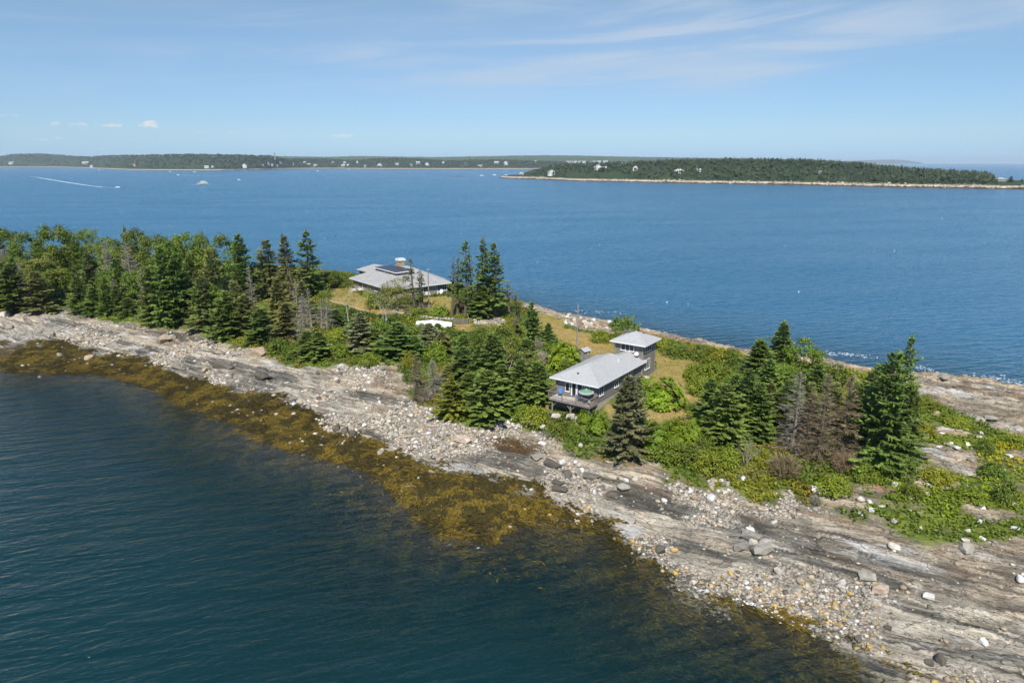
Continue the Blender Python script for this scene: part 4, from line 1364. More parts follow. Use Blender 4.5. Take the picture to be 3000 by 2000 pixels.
    ('E', 'leafshrub', 1800, 1110, 1020, 130, 'low dark bush on the right slope near the slabs'),
    ('E', 'leafshrub', 1240, 1450, 1350, 170, 'dusty green bush among the flat stones on the slope'),
    ('E', 'deadshrub', 490, 1510, 1420, 140, 'grey brush on the eroded edge above the ledge'),
]
for e in PLANTS:
    grow(*e)

# the rest of the wood: trees one sees only between the others
WOOD = poly_world([(-60, 905), (210, 890), (430, 925), (560, 950), (690, 985), (730, 905), (700, 860), (560, 800), (300, 780), (-60, 770)])
frng = random.Random(5)
nfill = 0
while nfill < 85:
    x = frng.uniform(-165, -55); y = frng.uniform(150, 262)
    if not pip(WOOD, np.array([x]), np.array([y]))[0]:
        continue
    if any((x - a) ** 2 + (y - b) ** 2 < 4.0 for a, b, _ in OCC):
        continue
    h = frng.uniform(8, 12.5)
    k = frng.choice(('spruce', 'spruce', 'spruce', 'spruce', 'spruce', 'broad', 'broad', 'olive', 'olive', 'deadgrey'))
    lab = {'spruce': 'green spruce crowded among others inside the wood at left', 'broad': 'leafy tree crowded among others inside the wood at left',
           'olive': 'olive grey spruce crowded among others inside the wood at left', 'deadgrey': 'grey dead spruce hidden among others inside the wood at left'}[k]
    OCC.append((x, y, 2))
    place(k, (x, y, float(hz(x, y)) - 0.1), h, h * (0.26 if k != 'broad' else 0.36), lab, {'spruce': 'spruces inside the wood', 'broad': 'leafy trees inside the wood', 'olive': 'olive spruces inside the wood', 'deadgrey': 'dead spruces inside the wood'}[k])
    nfill += 1

# ground cover: leaf tufts over everything that is neither rock nor lawn
grng = np.random.default_rng(12)
def scatter(n, box):
    x = grng.uniform(box[0], box[1], n); y = grng.uniform(box[2], box[3], n)
    return x, y


def in_view(x, y, z, m=60):
    dep_ = y * CT - (z - CAM_H) * ST
    u = 1500 + FPX * x / dep_; v = 1000 - FPX * (y * ST + (z - CAM_H) * CT) / dep_
    return (u > -m) & (u < 3000 + m) & (v < 2000 + m) & (dep_ > 5)


X, Y = scatter(260000, (-150, 112, 60, 262))
mr = msk(m_rock, X, Y); mlw = msk(m_lawn, X, Y); Z = hz(X, Y)
ok = in_view(X, Y, Z) & (mr < 0.35) & (mlw < 0.25) & (Z > 1.5) & ((X > -62) | (grng.random(len(X)) < 0.3))
# nothing grows inside the houses
def inside_local(X, Y, org, U, V_, a0, a1, b0, b1):
    a = (X - org[0]) * U[0] + (Y - org[1]) * U[1]; b = (X - org[0]) * V_[0] + (Y - org[1]) * V_[1]
    return (a > a0) & (a < a1) & (b > b0) & (b < b1)


HOUSES = lambda X, Y: inside_local(X, Y, CORG, CU, CV, 0.2, 22.6, -0.2, 8.8) | inside_local(X, Y, MORG, MU, MV, -0.5, 21, -0.5, 27) | inside_local(X, Y, MORG, MU, MV, 6, 21, 25, 40)
ok &= ~HOUSES(X, Y)
X, Y, Z = X[ok], Y[ok], Z[ok]
sel = grng.permutation(len(X))[:34000]
X, Y, Z = X[sel], Y[sel], Z[sel]
lump = fbm(X * 0.22, Y * 0.22, 3, 301); hue = fbm(X * 0.09 + 4, Y * 0.09, 3, 311)
size = (0.45 + 0.9 * np.clip(lump - 0.25, 0, 1)) * np.where(X > 45, 0.9, 1.0)
N, K = len(X), 5
ang = grng.uniform(0, 6.283, (N, K)); tilt = grng.uniform(0.2, 1.1, (N, K))
off = grng.normal(0, 0.35, (N, K, 2)) * size[:, None, None]
d = np.stack([np.cos(ang) * np.cos(tilt), np.sin(ang) * np.cos(tilt), np.sin(tilt)], -1)
s_ = np.stack([-np.sin(ang), np.cos(ang), 0 * ang], -1) * (0.15 * grng.uniform(0.7, 1.3, (N, K)))[..., None]
base = np.stack([X[:, None] + off[..., 0], Y[:, None] + off[..., 1], Z[:, None] + grng.uniform(0.0, 0.5, (N, K)) * size[:, None] - 0.05], -1)
ln = (size[:, None] * grng.uniform(0.4, 0.8, (N, K)))[..., None]
V = np.stack([base, base + d * ln * 0.5 + s_, base + d * ln, base + d * ln * 0.5 - s_], 2).reshape(-1, 3)
g = np.array([0.62, 0.80, 0.75]); yl = np.array([1.15, 1.0, 0.6]); dk = np.array([0.38, 0.54, 0.7]); br = np.array([1.25, 0.75, 0.95])
w1 = sstep(hue, 0.5, 0.62)[:, None]; w2 = sstep(hue, 0.46, 0.34)[:, None]
tint = (g * (1 - w1) + yl * w1) * (1 - w2) + dk * w2
brm = ((fbm(X * 0.3 + 40, Y * 0.3, 3, 321) > 0.63) & (X < 42))[:, None]
tint = np.where(brm, br, tint)
tint = tint * np.where((X > 42)[:, None], np.array([1.85, 1.6, 1.0]), np.array([1.0, 1.0, 1.0]))
tint = np.repeat(tint, K, 0) * grng.uniform(0.7, 1.25, (N * K, 1))
gc = link('ground_cover', mesh_np('ground_cover', V, np.arange(len(V)).reshape(-1, 4), tint), F_HERB)
tag(gc, 'low leafy plants and weeds covering the island between the trees', 'ground cover', kind='stuff')

# short grass and hay stubble on the mown lawns
X, Y = scatter(220000, (-75, 62, 85, 215))
mlw = msk(m_lawn, X, Y); Z = hz(X, Y)
ok = (mlw > 0.4) & ~HOUSES(X, Y)
X, Y, Z = X[ok][:16000], Y[ok][:16000], Z[ok][:16000]
tn = msk(m_tan, X, Y)
N, K = len(X), 2
ang = grng.uniform(0, 6.283, (N, K)); tilt = grng.uniform(0.3, 1.0, (N, K))
d = np.stack([np.cos(ang) * np.cos(tilt), np.sin(ang) * np.cos(tilt), np.sin(tilt)], -1)
s_ = np.stack([-np.sin(ang), np.cos(ang), 0 * ang], -1) * 0.05
base = np.stack([X[:, None] + grng.normal(0, .2, (N, K)), Y[:, None] + grng.normal(0, .2, (N, K)), np.repeat(Z[:, None], K, 1) - 0.02], -1)
ln = grng.uniform(0.12, 0.28, (N, K))[..., None]
V = np.stack([base, base + d * ln * 0.5 + s_, base + d * ln, base + d * ln * 0.5 - s_], 2).reshape(-1, 3)
tint = np.where((grng.random(N) < 0.45 + 0.5 * tn)[:, None], np.array([2.0, 1.1, 1.7]), np.array([1.3, 1.0, 1.0]))
tint = np.repeat(tint, K, 0) * grng.uniform(0.75, 1.2, (N * K, 1))
gr = link('lawn_grass', mesh_np('lawn_grass', V, np.arange(len(V)).reshape(-1, 4), tint), F_HERB)
tag(gr, 'short dry mown grass of the lawns round the two houses', 'grass', kind='stuff')

# ------------------------------------------------------------------ building materials
def mat_siding(name, col, ax=0):
    t = NT(name)
    c = t.coord('Object', (5.0, 5.0, 0.35))
    n1 = t.noise(c, 1.0, 5, 0.65)
    n2 = t.noise(t.coord('Object'), 0.5, 3, 0.5)
    k = t.ramp(n1, 0.3, 0.7, 0.62, 1.35, False)
    cc = t.mix(1.0, col, k, 'MULTIPLY')
    cc = t.mix(t.ramp(n2, 0.45, 0.7, 0, 0.5), cc, (0.22, 0.19, 0.155))
    return t.done(t.principled(cc, 0.85, 0.15, t.bump(n1, 0.5, 0.02)))


def mat_shingle(name, col, row=0.22, contrast=0.35, streak=0.2):
    t = NT(name)
    g = t.coord('Generated')
    o = t.coord('Object')
    b = t.n('ShaderNodeTexBrick')
    sep = t.n('ShaderNodeSeparateXYZ'); t.put(sep.inputs[0], o)
    cmb = t.n('ShaderNodeCombineXYZ'); t.put(cmb.inputs[0], t.math('ADD', sep.outputs[0], sep.outputs[1])); t.put(cmb.inputs[1], t.math('MULTIPLY', sep.outputs[2], 2.2))
    t.put(b.inputs['Vector'], cmb.outputs[0])
    b.inputs['Scale'].default_value = 1.0
    b.inputs['Brick Width'].default_value = 0.3; b.inputs['Row Height'].default_value = row
    b.inputs['Mortar Size'].default_value = 0.012
    b.inputs['Color1'].default_value = (1 - contrast, 1 - contrast, 1 - contrast, 1); b.inputs['Color2'].default_value = (1.1, 1.1, 1.1, 1)
    b.inputs['Mortar'].default_value = (0.7, 0.7, 0.7, 1)
    cc = t.mix(1.0, col, b.outputs['Color'], 'MULTIPLY')
    nz = t.noise(o, 0.6, 5, 0.65)
    cc = t.mix(t.ramp(nz, 0.42, 0.7, 0, streak), cc, tuple(c * 0.6 for c in col))
    return t.done(t.principled(cc, 0.8, 0.2, t.bump(b.outputs['Fac'], 0.4, -0.012)))


M_WOODWALL = mat_siding('siding_weathered', (0.215, 0.200, 0.185))
M_WOODWALL2 = mat_siding('siding_silver', (0.27, 0.255, 0.235))
M_SKIRT = mat_siding('skirting_boards', (0.16, 0.148, 0.135))
M_TRIM = mat_plain('white_trim', (0.74, 0.76, 0.78), 0.5, 0.3, 0.06)
M_ROOF = mat_shingle('roof_pale_shingle', (0.40, 0.40, 0.39), 0.16, 0.07, 0.15)
M_ROOF2 = mat_shingle('roof_grey_shake', (0.41, 0.40, 0.38), 0.25, 0.30, 0.3)
M_CAP = mat_plain('ridge_cap', (0.40, 0.40, 0.39), 0.8, 0.2, 0.1)
M_CONC = mat_plain('concrete', (0.42, 0.385, 0.32), 0.9, 0.15, 0.15, 1.5)
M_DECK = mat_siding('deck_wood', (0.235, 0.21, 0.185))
M_DECKLIT = mat_siding('deck_boards_lit', (0.62, 0.58, 0.52))  # paler copy of the deck wood: sunlit look put into the colour
M_POST = mat_siding('post_wood', (0.17, 0.145, 0.12))
M_DARKMETAL = mat_plain('dark_metal', (0.05, 0.05, 0.055), 0.45, 0.4, 0.1)
M_WHITEP = mat_plain('white_paint', (0.80, 0.81, 0.82), 0.5, 0.3, 0.05)
t = NT('window_glass')
M_GLASS = t.done(t.principled(t.mix(t.ramp(t.noise(t.coord('Object'), 0.9, 3), 0.4, 0.7), (0.018, 0.022, 0.024), (0.06, 0.06, 0.055)), 0.06, 0.6))
M_BLUE = mat_plain('blue_cushion', (0.055, 0.20, 0.62), 0.75, 0.2, 0.12)
M_GREEN = mat_plain('green_canvas', (0.13, 0.27, 0.16), 0.8, 0.15, 0.12)
M_GREYC = mat_plain('grey_canvas', (0.34, 0.35, 0.35), 0.8, 0.15, 0.1)


def wall_panel(parent, name, p0, p1, z0, z1, th=0.14, mat=None, board=0.2, z_func=None):
    """wall from p0 to p1 (local xy); outside is to the right of p0->p1. Solid core plus vertical boards"""
    p0 = Vector((p0[0], p0[1], 0)); p1 = Vector((p1[0], p1[1], 0))
    d = (p1 - p0); L = d.length; d.normalize(); n = Vector((d.y, -d.x, 0))
    mb = MB()
    a, b = p0 - n * th, p1 - n * th
    mb.hexa([(p0.x, p0.y, z0), (p1.x, p1.y, z0), (b.x, b.y, z0), (a.x, a.y, z0), (p0.x, p0.y, z1), (p1.x, p1.y, z1), (b.x, b.y, z1), (a.x, a.y, z1)])
    w = mb.build(name, mat, parent)
    bm_ = MB(); k = max(1, int(L / board)); bw = L / k
    rg = random.Random(int(L * 1000))
    for i in range(k):
        s0, s1 = i * bw + 0.008, (i + 1) * bw - 0.008
        o = 0.018 + rg.uniform(0, 0.012)
        q0, q1 = p0 + d * s0, p0 + d * s1
        r0, r1 = q0 + n * o, q1 + n * o
        bm_.hexa([(r0.x, r0.y, z0 + 0.01), (r1.x, r1.y, z0 + 0.01), (q1.x, q1.y, z0 + 0.01), (q0.x, q0.y, z0 + 0.01), (r0.x, r0.y, z1 - 0.01), (r1.x, r1.y, z1 - 0.01), (q1.x, q1.y, z1 - 0.01), (q0.x, q0.y, z1 - 0.01)])
    tag(bm_.build('siding_boards', mat, w), kind='stuff')
    return w


def window(parent, p0, p1, s0, s1, z0, z1, lights=1, name='window', fr=0.07, out=0.05, sill=True, transom=None, mat=None):
    """framed window on the wall line p0->p1 between distances s0 and s1"""
    p0 = Vector((p0[0], p0[1], 0)); p1 = Vector((p1[0], p1[1], 0)); d = (p1 - p0).normalized(); n = Vector((d.y, -d.x, 0))
    P3 = lambda s, o, z: tuple(p0 + d * s + n * o + Vector((0, 0, z)))

    def bx(mb, sa, sb, oa, ob, za, zb):
        mb.hexa([P3(sa, ob, za), P3(sb, ob, za), P3(sb, oa, za), P3(sa, oa, za), P3(sa, ob, zb), P3(sb, ob, zb), P3(sb, oa, zb), P3(sa, oa, zb)])
    mb = MB()
    o0, o1 = 0.0, out + 0.04
    bx(mb, s0, s0 + fr, o0, o1, z0, z1); bx(mb, s1 - fr, s1, o0, o1, z0, z1)
    bx(mb, s0 + fr, s1 - fr, o0, o1, z1 - fr, z1); bx(mb, s0 + fr, s1 - fr, o0, o1, z0, z0 + fr)
    w = (s1 - s0 - 2 * fr) / lights
    for i in range(1, lights):
        c = s0 + fr + w * i
        bx(mb, c - fr * 0.45, c + fr * 0.45, o0, o1 - 0.004, z0 + fr, z1 - fr)
    if transom:
        bx(mb, s0 + fr, s1 - fr, o0, o1 - 0.008, transom - fr / 2, transom + fr / 2)
    win = mb.build(name, mat or M_TRIM, parent)
    for i in range(lights):
        g = MB(); bx(g, s0 + fr + w * i + fr * 0.4, s0 + fr + w * (i + 1) - fr * 0.4, o0 + 0.01, out + 0.005, z0 + fr * 0.9, z1 - fr * 0.9)
        g.build('pane', M_GLASS, win)
    if sill:
        g = MB(); bx(g, s0 - 0.06, s1 + 0.06, o0 + 0.02, out + 0.10, z0 - 0.07, z0 - 0.003); g.build('sill', mat or M_TRIM, win)
    return win


def slab_roof(faces, th=0.12):
    """roof skin from polygons given by their top corners; a slab of thickness th below each"""
    mb = MB()
    for pts in faces:
        n = len(pts); i = len(mb.v)
        mb.v += [tuple(map(float, p)) for p in pts] + [(float(p[0]), float(p[1]), float(p[2]) - th) for p in pts]
        mb.f.append(tuple(range(i, i + n))); mb.f.append(tuple(range(i + 2 * n - 1, i + n - 1, -1)))
        for k in range(n):
            k2 = (k + 1) % n
            mb.f.append((i + k2, i + k, i + n + k, i + n + k2))
    return mb


def strip(pts, w, h, up=0.0):
    mb = MB()
    for a, b in zip(pts[:-1], pts[1:]):
        mb.beam(Vector(a) + Vector((0, 0, up)), Vector(b) + Vector((0, 0, up)), w, h)
    return mb


# ------------------------------------------------------------------ the small house with the tower
cot = empty('cottage', (CORG[0], CORG[1], 0), CA, 'small grey shingled house with deck and square tower room on the lawn', 'house')
# local axes: x = back along the house, y = to the left, z = up
ZE, ZR = 11.0, 12.97
W, LN = 8.75, 16.3
wx0, wx1, wy0, wy1 = 0.85, 15.5, 0.65, 8.05
wall_panel(cot, 'wall', (wx0, wy1), (wx0, wy0), 8.0, 10.82, mat=M_WOODWALL)          # front
wall_panel(cot, 'wall', (wx0, wy0), (16.6, wy0), 8.0, 10.82, mat=M_WOODWALL)         # right
wall_panel(cot, 'wall', (wx1, wy1), (wx0, wy1), 8.0, 10.82, mat=M_WOODWALL)          # left
wall_panel(cot, 'wall', (wx1, 6.1), (wx1, wy1), 8.0, 10.82, mat=M_WOODWALL)          # back, left of the link
wall_panel(cot, 'wall', (16.6, 6.1), (wx1, 6.1), 7.6, 10.82, mat=M_WOODWALL)         # link, left
# foundation on the right and behind, skirting under the front
MB().box(wx0 + 0.03, 16.5, wy0 + 0.05, wy0 + 0.35, 5.6, 7.99).build('foundation', M_CONC, cot)
MB().box(wx1 - 0.3, wx1 - 0.05, wy0 + 0.4, wy1 - 0.1, 6.2, 7.99).build('foundation', M_CONC, cot)
wall_panel(cot, 'skirting', (wx0 + 0.02, wy1 - 0.02), (wx0 + 0.02, wy0 + 0.36), 4.9, 7.985, mat=M_SKIRT)
wall_panel(cot, 'skirting', (wx1 - 0.4, wy1 - 0.02), (wx0 + 0.2, wy1 - 0.02), 5.2, 7.985, mat=M_SKIRT)
for cx, cy in ((wx0, wy0), (wx0, wy1), (wx1, wy1)):
    MB().box(cx - 0.05, cx + 0.05, cy - 0.05, cy + 0.05, 7.99, 10.80).build('corner_board', M_WOODWALL2, cot)
MB().box(wx0 + 0.2, wx1 - 0.2, wy0 + 0.2, wy1 - 0.2, 8.05, 8.2).build('floor', M_DECK, cot)
# main hip roof
e = ZE; h2 = W / 2
F0, F1, F2, F3 = (0, 0, e), (LN, 0, e), (LN, W, e), (0, W, e)
R0, R1 = (h2, h2, ZR), (LN - h2, h2, ZR)
lk_r = 3.3; lk_z = e + (ZR - e) / h2 * lk_r
roof = slab_roof([(F0, F1, R1, R0), (F2, F3, R0, R1), (F3, F0, R0), (F1, F2, R1)]).build('roof', M_ROOF, cot)
for a, b in ((F0, R0), (F3, R0), (R0, R1), (F2, R1)):
    MB().beam(Vector(a) + Vector((0, 0, 0.012)), Vector(b) + Vector((0, 0, 0.012)), 0.22, 0.03).build('ridge_cap', M_CAP, roof)
for a, b in (((-0.02, -0.02, e - 0.09), (-0.02, W + 0.02, e - 0.09)), ((0.03, -0.02, e - 0.09), (17.4, -0.02, e - 0.09)), ((0.03, W + 0.02, e - 0.09), (LN, W + 0.02, e - 0.09)), ((LN + 0.02, 6.6, e - 0.09), (LN + 0.02, W, e - 0.09))):
    MB().beam(a, b, 0.035, 0.20).build('fascia', M_TRIM, roof)
sof = MB().poly([(0, 0, e - 0.15), (0, W, e - 0.15), (LN, W, e - 0.15), (LN, 0, e - 0.15)]).build('soffit', M_TRIM, roof)
MB().box(1.7, 2.0, 4.5, 4.75, 11.78, 12.0).build('roof_vent', M_DARKMETAL, roof)
MB().tube([(10.9, 2.2, 11.9), (10.9, 2.2, 12.6)], 0.06, 8).build('vent_pipe', M_WHITEP, roof)
# link roof between house and tower
LX0, LX1 = LN - 0.02, 16.7
xi = LN - lk_r + 0.3                      # where the link ridge meets the back hip
yv = lk_r * 2
link_roof = slab_roof([((LN + 0.01, 0, e + 0.004), (LX1 + 1.0, 0, e + 0.004), (LX1, 0.9, e + 0.41), (LX1, lk_r, lk_z), (xi - 0.3, lk_r, lk_z + 0.004)),
                       ((LX1, lk_r, lk_z), (LX1, yv, e), (LN - 0.0, yv, e), (xi - 0.3, lk_r, lk_z))]).build('roof', M_ROOF, cot)
MB().beam((xi - 0.2, lk_r, lk_z + 0.02), (LX1, lk_r, lk_z + 0.02), 0.22, 0.03).build('ridge_cap', M_CAP, link_roof)
# tower
tx0, tx1, ty0, ty1 = 16.65, 21.8, 0.5, 5.7
tz0, tz1 = 7.5, 13.85
wall_panel(cot, 'wall', (tx0, ty1), (tx0, ty0), tz0, tz1, mat=M_WOODWALL)
wall_panel(cot, 'wall', (tx0, ty0), (tx1, ty0), tz0, tz1, mat=M_WOODWALL)
wall_panel(cot, 'wall', (tx1, ty0), (tx1, ty1), tz0, tz1, mat=M_WOODWALL)
wall_panel(cot, 'wall', (tx1, ty1), (tx0, ty1), tz0, tz1, mat=M_WOODWALL)
MB().box(tx0 + 0.1, tx1 - 0.05, ty0 + 0.06, ty1 - 0.05, 6.6, 7.49).build('foundation', M_CONC, cot)
for cx, cy in ((tx0, ty0), (tx1, ty0), (tx1, ty1), (tx0, ty1)):
    MB().box(cx - 0.06, cx + 0.06, cy - 0.06, cy + 0.06, tz0 + 0.02, tz1 - 0.02).build('corner_board', M_WOODWALL2, cot)
TE, TA = 14.0, 15.5
q = [(15.85, -0.25, TE), (22.55, -0.25, TE), (22.55, 6.45, TE), (15.85, 6.45, TE)]; ap = (19.2, 3.1, TA)
troof = slab_roof([(q[i], q[(i + 1) % 4], ap) for i in range(4)]).build('tower_roof', M_ROOF, cot)
for i in range(4):
    MB().beam(Vector(q[i]) + Vector((0, 0, 0.012)), Vector(ap) + Vector((0, 0, 0.012)), 0.2, 0.03).build('ridge_cap', M_CAP, troof)
    a, b = Vector(q[i]), Vector(q[(i + 1) % 4]); c = Vector(ap); n_ = ((a + b) / 2 - Vector((c.x, c.y, TE))).normalized() * 0.02
    MB().beam(a + n_ + Vector((0, 0, -0.09)), b + n_ + Vector((0, 0, -0.09)), 0.035, 0.2).build('fascia', M_TRIM, troof)
MB().poly([(x, y, TE - 0.15) for x, y, _ in q]).build('soffit', M_TRIM, troof)
MB().box(19.9, 20.15, 2.0, 2.2, 15.05, 15.25).build('roof_vent', M_DARKMETAL, troof)
# windows and doors
fA, fB = (wx0, wy1), (wx0, wy0)                        # front wall, s runs left to right seen from outside
window(cot, fA, fB, 1.75, 2.55, 8.95, 10.75, 1, transom=10.35)
dr = window(cot, fA, fB, 2.85, 3.85, 8.22, 10.72, 1, 'door', 0.16, sill=False)
dr2 = window(cot, fA, fB, 3.9, 4.9, 8.22, 10.72, 1, 'door', 0.10, sill=False)
window(cot, fA, fB, 5.15, 6.15, 9.0, 10.75, 1, transom=10.3)
for w_, s_ in ((dr, 3.68), (dr2, 4.05)):
    MB().box(wx0 - 0.13, wx0 - 0.09, wy1 - s_ - 0.02, wy1 - s_ + 0.02, 9.15, 9.35).build('handle', M_DARKMETAL, w_)
rA, rB = (wx0, wy0), (16.6, wy0)
window(cot, rA, rB, 0.75, 2.05, 8.95, 10.6, 2)
window(cot, rA, rB, 5.8, 7.2, 8.95, 10.6, 2)
window(cot, rA, rB, 10.6, 12.2, 8.95, 10.6, 2)
lA, lB = (wx1, wy1), (wx0, wy1)
window(cot, lA, lB, 3.0, 4.4, 9.1, 10.6, 2)
window(cot, (tx0, ty1), (tx0, ty0), 1.05, 3.55, 12.45, 13.75, 3)
window(cot, (tx0, ty0), (tx1, ty0), 0.75, 3.3, 12.4, 13.75, 3)
window(cot, (tx0, ty0), (tx1, ty0), 1.0, 3.0, 9.2, 11.0, 3)
window(cot, (tx1, ty0), (tx1, ty1), 1.2, 3.8, 12.4, 13.7, 3)
window(cot, (tx1, ty1), (tx0, ty1), 1.2, 3.8, 12.4, 13.7, 3)
# deck
dk = MB().box(-1.45, wx0 - 0.02, 0.55, 7.75, 8.02, 8.16)
for k in range(9):
    y = 0.7 + k * 0.86; dk.box(-1.40, wx0 - 0.03, y, y + 0.05, 7.80, 8.02)
deck = dk.build('deck', M_DECK, cot)
nb = 17
for k in range(nb):
    x = -1.50 + k * (2.32 / nb)
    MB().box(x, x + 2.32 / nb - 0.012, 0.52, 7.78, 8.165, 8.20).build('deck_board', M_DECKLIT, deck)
MB().box(-1.53, -1.47, 0.45, 7.85, 7.84, 8.16).build('rim_joist', M_DECK, deck)
MB().box(-1.46, wx0 - 0.03, 0.44, 0.50, 7.84, 8.16).build('rim_joist', M_DECK, deck)
MB().box(-1.46, wx0 - 0.03, 7.80, 7.86, 7.84, 8.16).build('rim_joist', M_DECK, deck)
for y in (0.85, 4.1, 7.45):
    zg = float(hz(*CL(-1.15, y)[:2])) - 0.3
    MB().box(-1.22, -1.06, y - 0.08, y + 0.08, zg, 7.82).build('post', M_WOODWALL2, deck)
    for sg in (-1, 1):
        if 0.5 < y + sg * 1.0 < 7.9:
            MB().beam((-1.14, y, 6.75), (-1.14, y + sg * 1.05, 7.80), 0.09, 0.09).build('brace', M_DECK, deck)
    MB().beam((-1.14, y, 6.6), (0.75, y, 7.78), 0.09, 0.09).build('brace', M_DECK, deck)
RT = 9.38
for a, b in (((-1.72, 0.35, RT), (-1.72, 7.95, RT)), ((-1.72, 0.38, RT + 0.001), (0.82, 0.38, RT + 0.001)), ((-1.72, 7.92, RT + 0.001), (0.82, 7.92, RT + 0.001))):
    MB().beam(a, b, 0.17, 0.045).build('rail', M_DECK, deck)
for a, b in (((-1.66, 0.42, RT - 0.1), (-1.66, 7.88, RT - 0.1)), ((-1.66, 0.42, RT - 0.1), (0.80, 0.42, RT - 0.1)), ((-1.66, 7.88, RT - 0.1), (0.80, 7.88, RT - 0.1))):
    MB().beam(a, b, 0.04, 0.1).build('rail', M_DECK, deck)
bal = MB().beam((0, 0, -0.62), (0, 0, 0.62), 0.05, 0.04)
bal_o = None
pts = [((-1.53, 0.6 + k * 0.175), (-1.69, 0.6 + k * 0.175)) for k in range(42)]
pts += [((-1.35 + k * 0.175, 0.46), (-1.35 + k * 0.175, 0.39)) for k in range(13)] + [((-1.35 + k * 0.175, 7.84), (-1.35 + k * 0.175, 7.91)) for k in range(13)]
for (bx_, by_), (tx_, ty_) in pts:
    if bal_o is None:
        bal_o = bal.build('baluster', M_POST, deck); o = bal_o
    else:
        o = bal_o.copy(); COL.objects.link(o)
    mid = Vector(((bx_ + tx_) / 2, (by_ + ty_) / 2, 8.72)); dirv = Vector((tx_ - bx_, ty_ - by_, 1.24))
    o.location = mid; o.rotation_euler = dirv.to_track_quat('Z', 'Y').to_euler()
for y in (0.42, 2.9, 5.4, 7.88):
    MB().beam((-1.55, y, 8.1), (-1.69, y, RT - 0.02), 0.10, 0.10).build('rail_post', M_DECK, deck)
# satellite dish on the link roof by the tower
dm = MB().lathe([(0.02, 0.0), (0.16, 0.02), (0.28, 0.06), (0.35, 0.10), (0.34, 0.115), (0.24, 0.06), (0.02, 0.03)], 18)
dobj = dm.build('satellite_dish', M_WHITEP, cot, (16.0, 1.35, 12.35))
dobj.rotation_euler = (R(62), 0, R(-75)); dobj['label'] = 'round white satellite dish'
MB().tube([(0, 0, 0), (0.0, 0.1, -0.25), (-0.15, 0.5, -0.55)], 0.03, 6).build('dish_arm', M_DARKMETAL, dobj)

# ------------------------------------------------------------------ things on the deck
def to_c(u, v, z):
    p = CL(u, v); return (p[0], p[1], z)


um = empty('patio_umbrella', to_c(-0.55, 1.75, 8.2), CA, 'open green patio umbrella with grey border over the deck table', 'umbrella')
MB().tube([(0, 0, 0), (0, 0, 2.25)], 0.035, 8).build('pole', M_DECK, um)
n8 = 9
can = MB(); bor = MB()
for k in range(n8):
    a0, a1 = 2 * math.pi * k / n8, 2 * math.pi * (k + 1) / n8
    ca = lambda a, r, z: (r * math.cos(a), r * math.sin(a), z)
    can.poly([ca(a0, 0.16, 2.30), ca(a0, 0.98, 1.98), ca(a1, 0.98, 1.98), ca(a1, 0.16, 2.30)])
    bor.poly([ca(a0, 0.99, 1.976), ca(a0, 1.24, 1.87), ca(a1, 1.24, 1.87), ca(a1, 0.99, 1.976)])
    bor.poly([ca(a0, 1.24, 1.87), ca(a0, 1.25, 1.76), ca(a1, 1.25, 1.76), ca(a1, 1.24, 1.87)])
c_ = can.build('canopy', M_GREEN, um); bor.build('canopy_border', M_GREYC, c_)
MB().lathe([(0.0, 2.42), (0.17, 2.34), (0.20, 2.28)], 9).build('canopy_cap', mat_plain('sage_cap', (0.30, 0.38, 0.22)), c_)
for k in range(n8):
    a0 = 2 * math.pi * k / n8
    MB().beam((0.05 * math.cos(a0), 0.05 * math.sin(a0), 2.2), (1.2 * math.cos(a0), 1.2 * math.sin(a0), 1.85), 0.02, 0.02).build('rib', M_DECK, um)
tb = empty('deck_table', to_c(-0.55, 1.75, 8.2), CA, 'round dark table under the green umbrella on the deck', 'table')
MB().lathe([(0.05, 0.70), (0.56, 0.70), (0.58, 0.72), (0.56, 0.74), (0.05, 0.74)], 20).build('tabletop', mat_plain('blue_grey_top', (0.10, 0.16, 0.26), 0.4), tb)
for k in range(3):
    a = k * 2.1 + 0.4
    MB().tube([(0.06 * math.cos(a), 0.06 * math.sin(a), 0.69), (0.12 * math.cos(a), 0.12 * math.sin(a), 0.4), (0.42 * math.cos(a), 0.42 * math.sin(a), 0.0)], 0.022, 6).build('leg', M_DARKMETAL, tb)


def deck_chair(u, v, rot, label):
    c = empty('deck_chair', to_c(u, v, 8.2), CA + rot, label, 'chair', 'blue chairs on the deck')
    MB().box(-0.28, 0.28, -0.28, 0.30, 0.40, 0.50).build('seat', M_BLUE, c)
    mb = MB().hexa([(-0.28, 0.28, 0.48), (0.28, 0.28, 0.48), (0.28, 0.38, 0.48), (-0.28, 0.38, 0.48), (-0.28, 0.46, 1.12), (0.28, 0.46, 1.12), (0.28, 0.56, 1.10), (-0.28, 0.56, 1.10)])
    mb.build('backrest', M_BLUE, c)
    for sx in (-0.31, 0.31):
        MB().tube([(sx, -0.26, 0), (sx, -0.26, 0.62)], 0.02, 6).build('leg', M_DARKMETAL, c)
        MB().tube([(sx, 0.40, 0), (sx, 0.34, 0.62)], 0.02, 6).build('leg', M_DARKMETAL, c)
        MB().beam((sx, -0.30, 0.64), (sx, 0.38, 0.64), 0.06, 0.03).build('armrest', M_DARKMETAL, c)
    return c


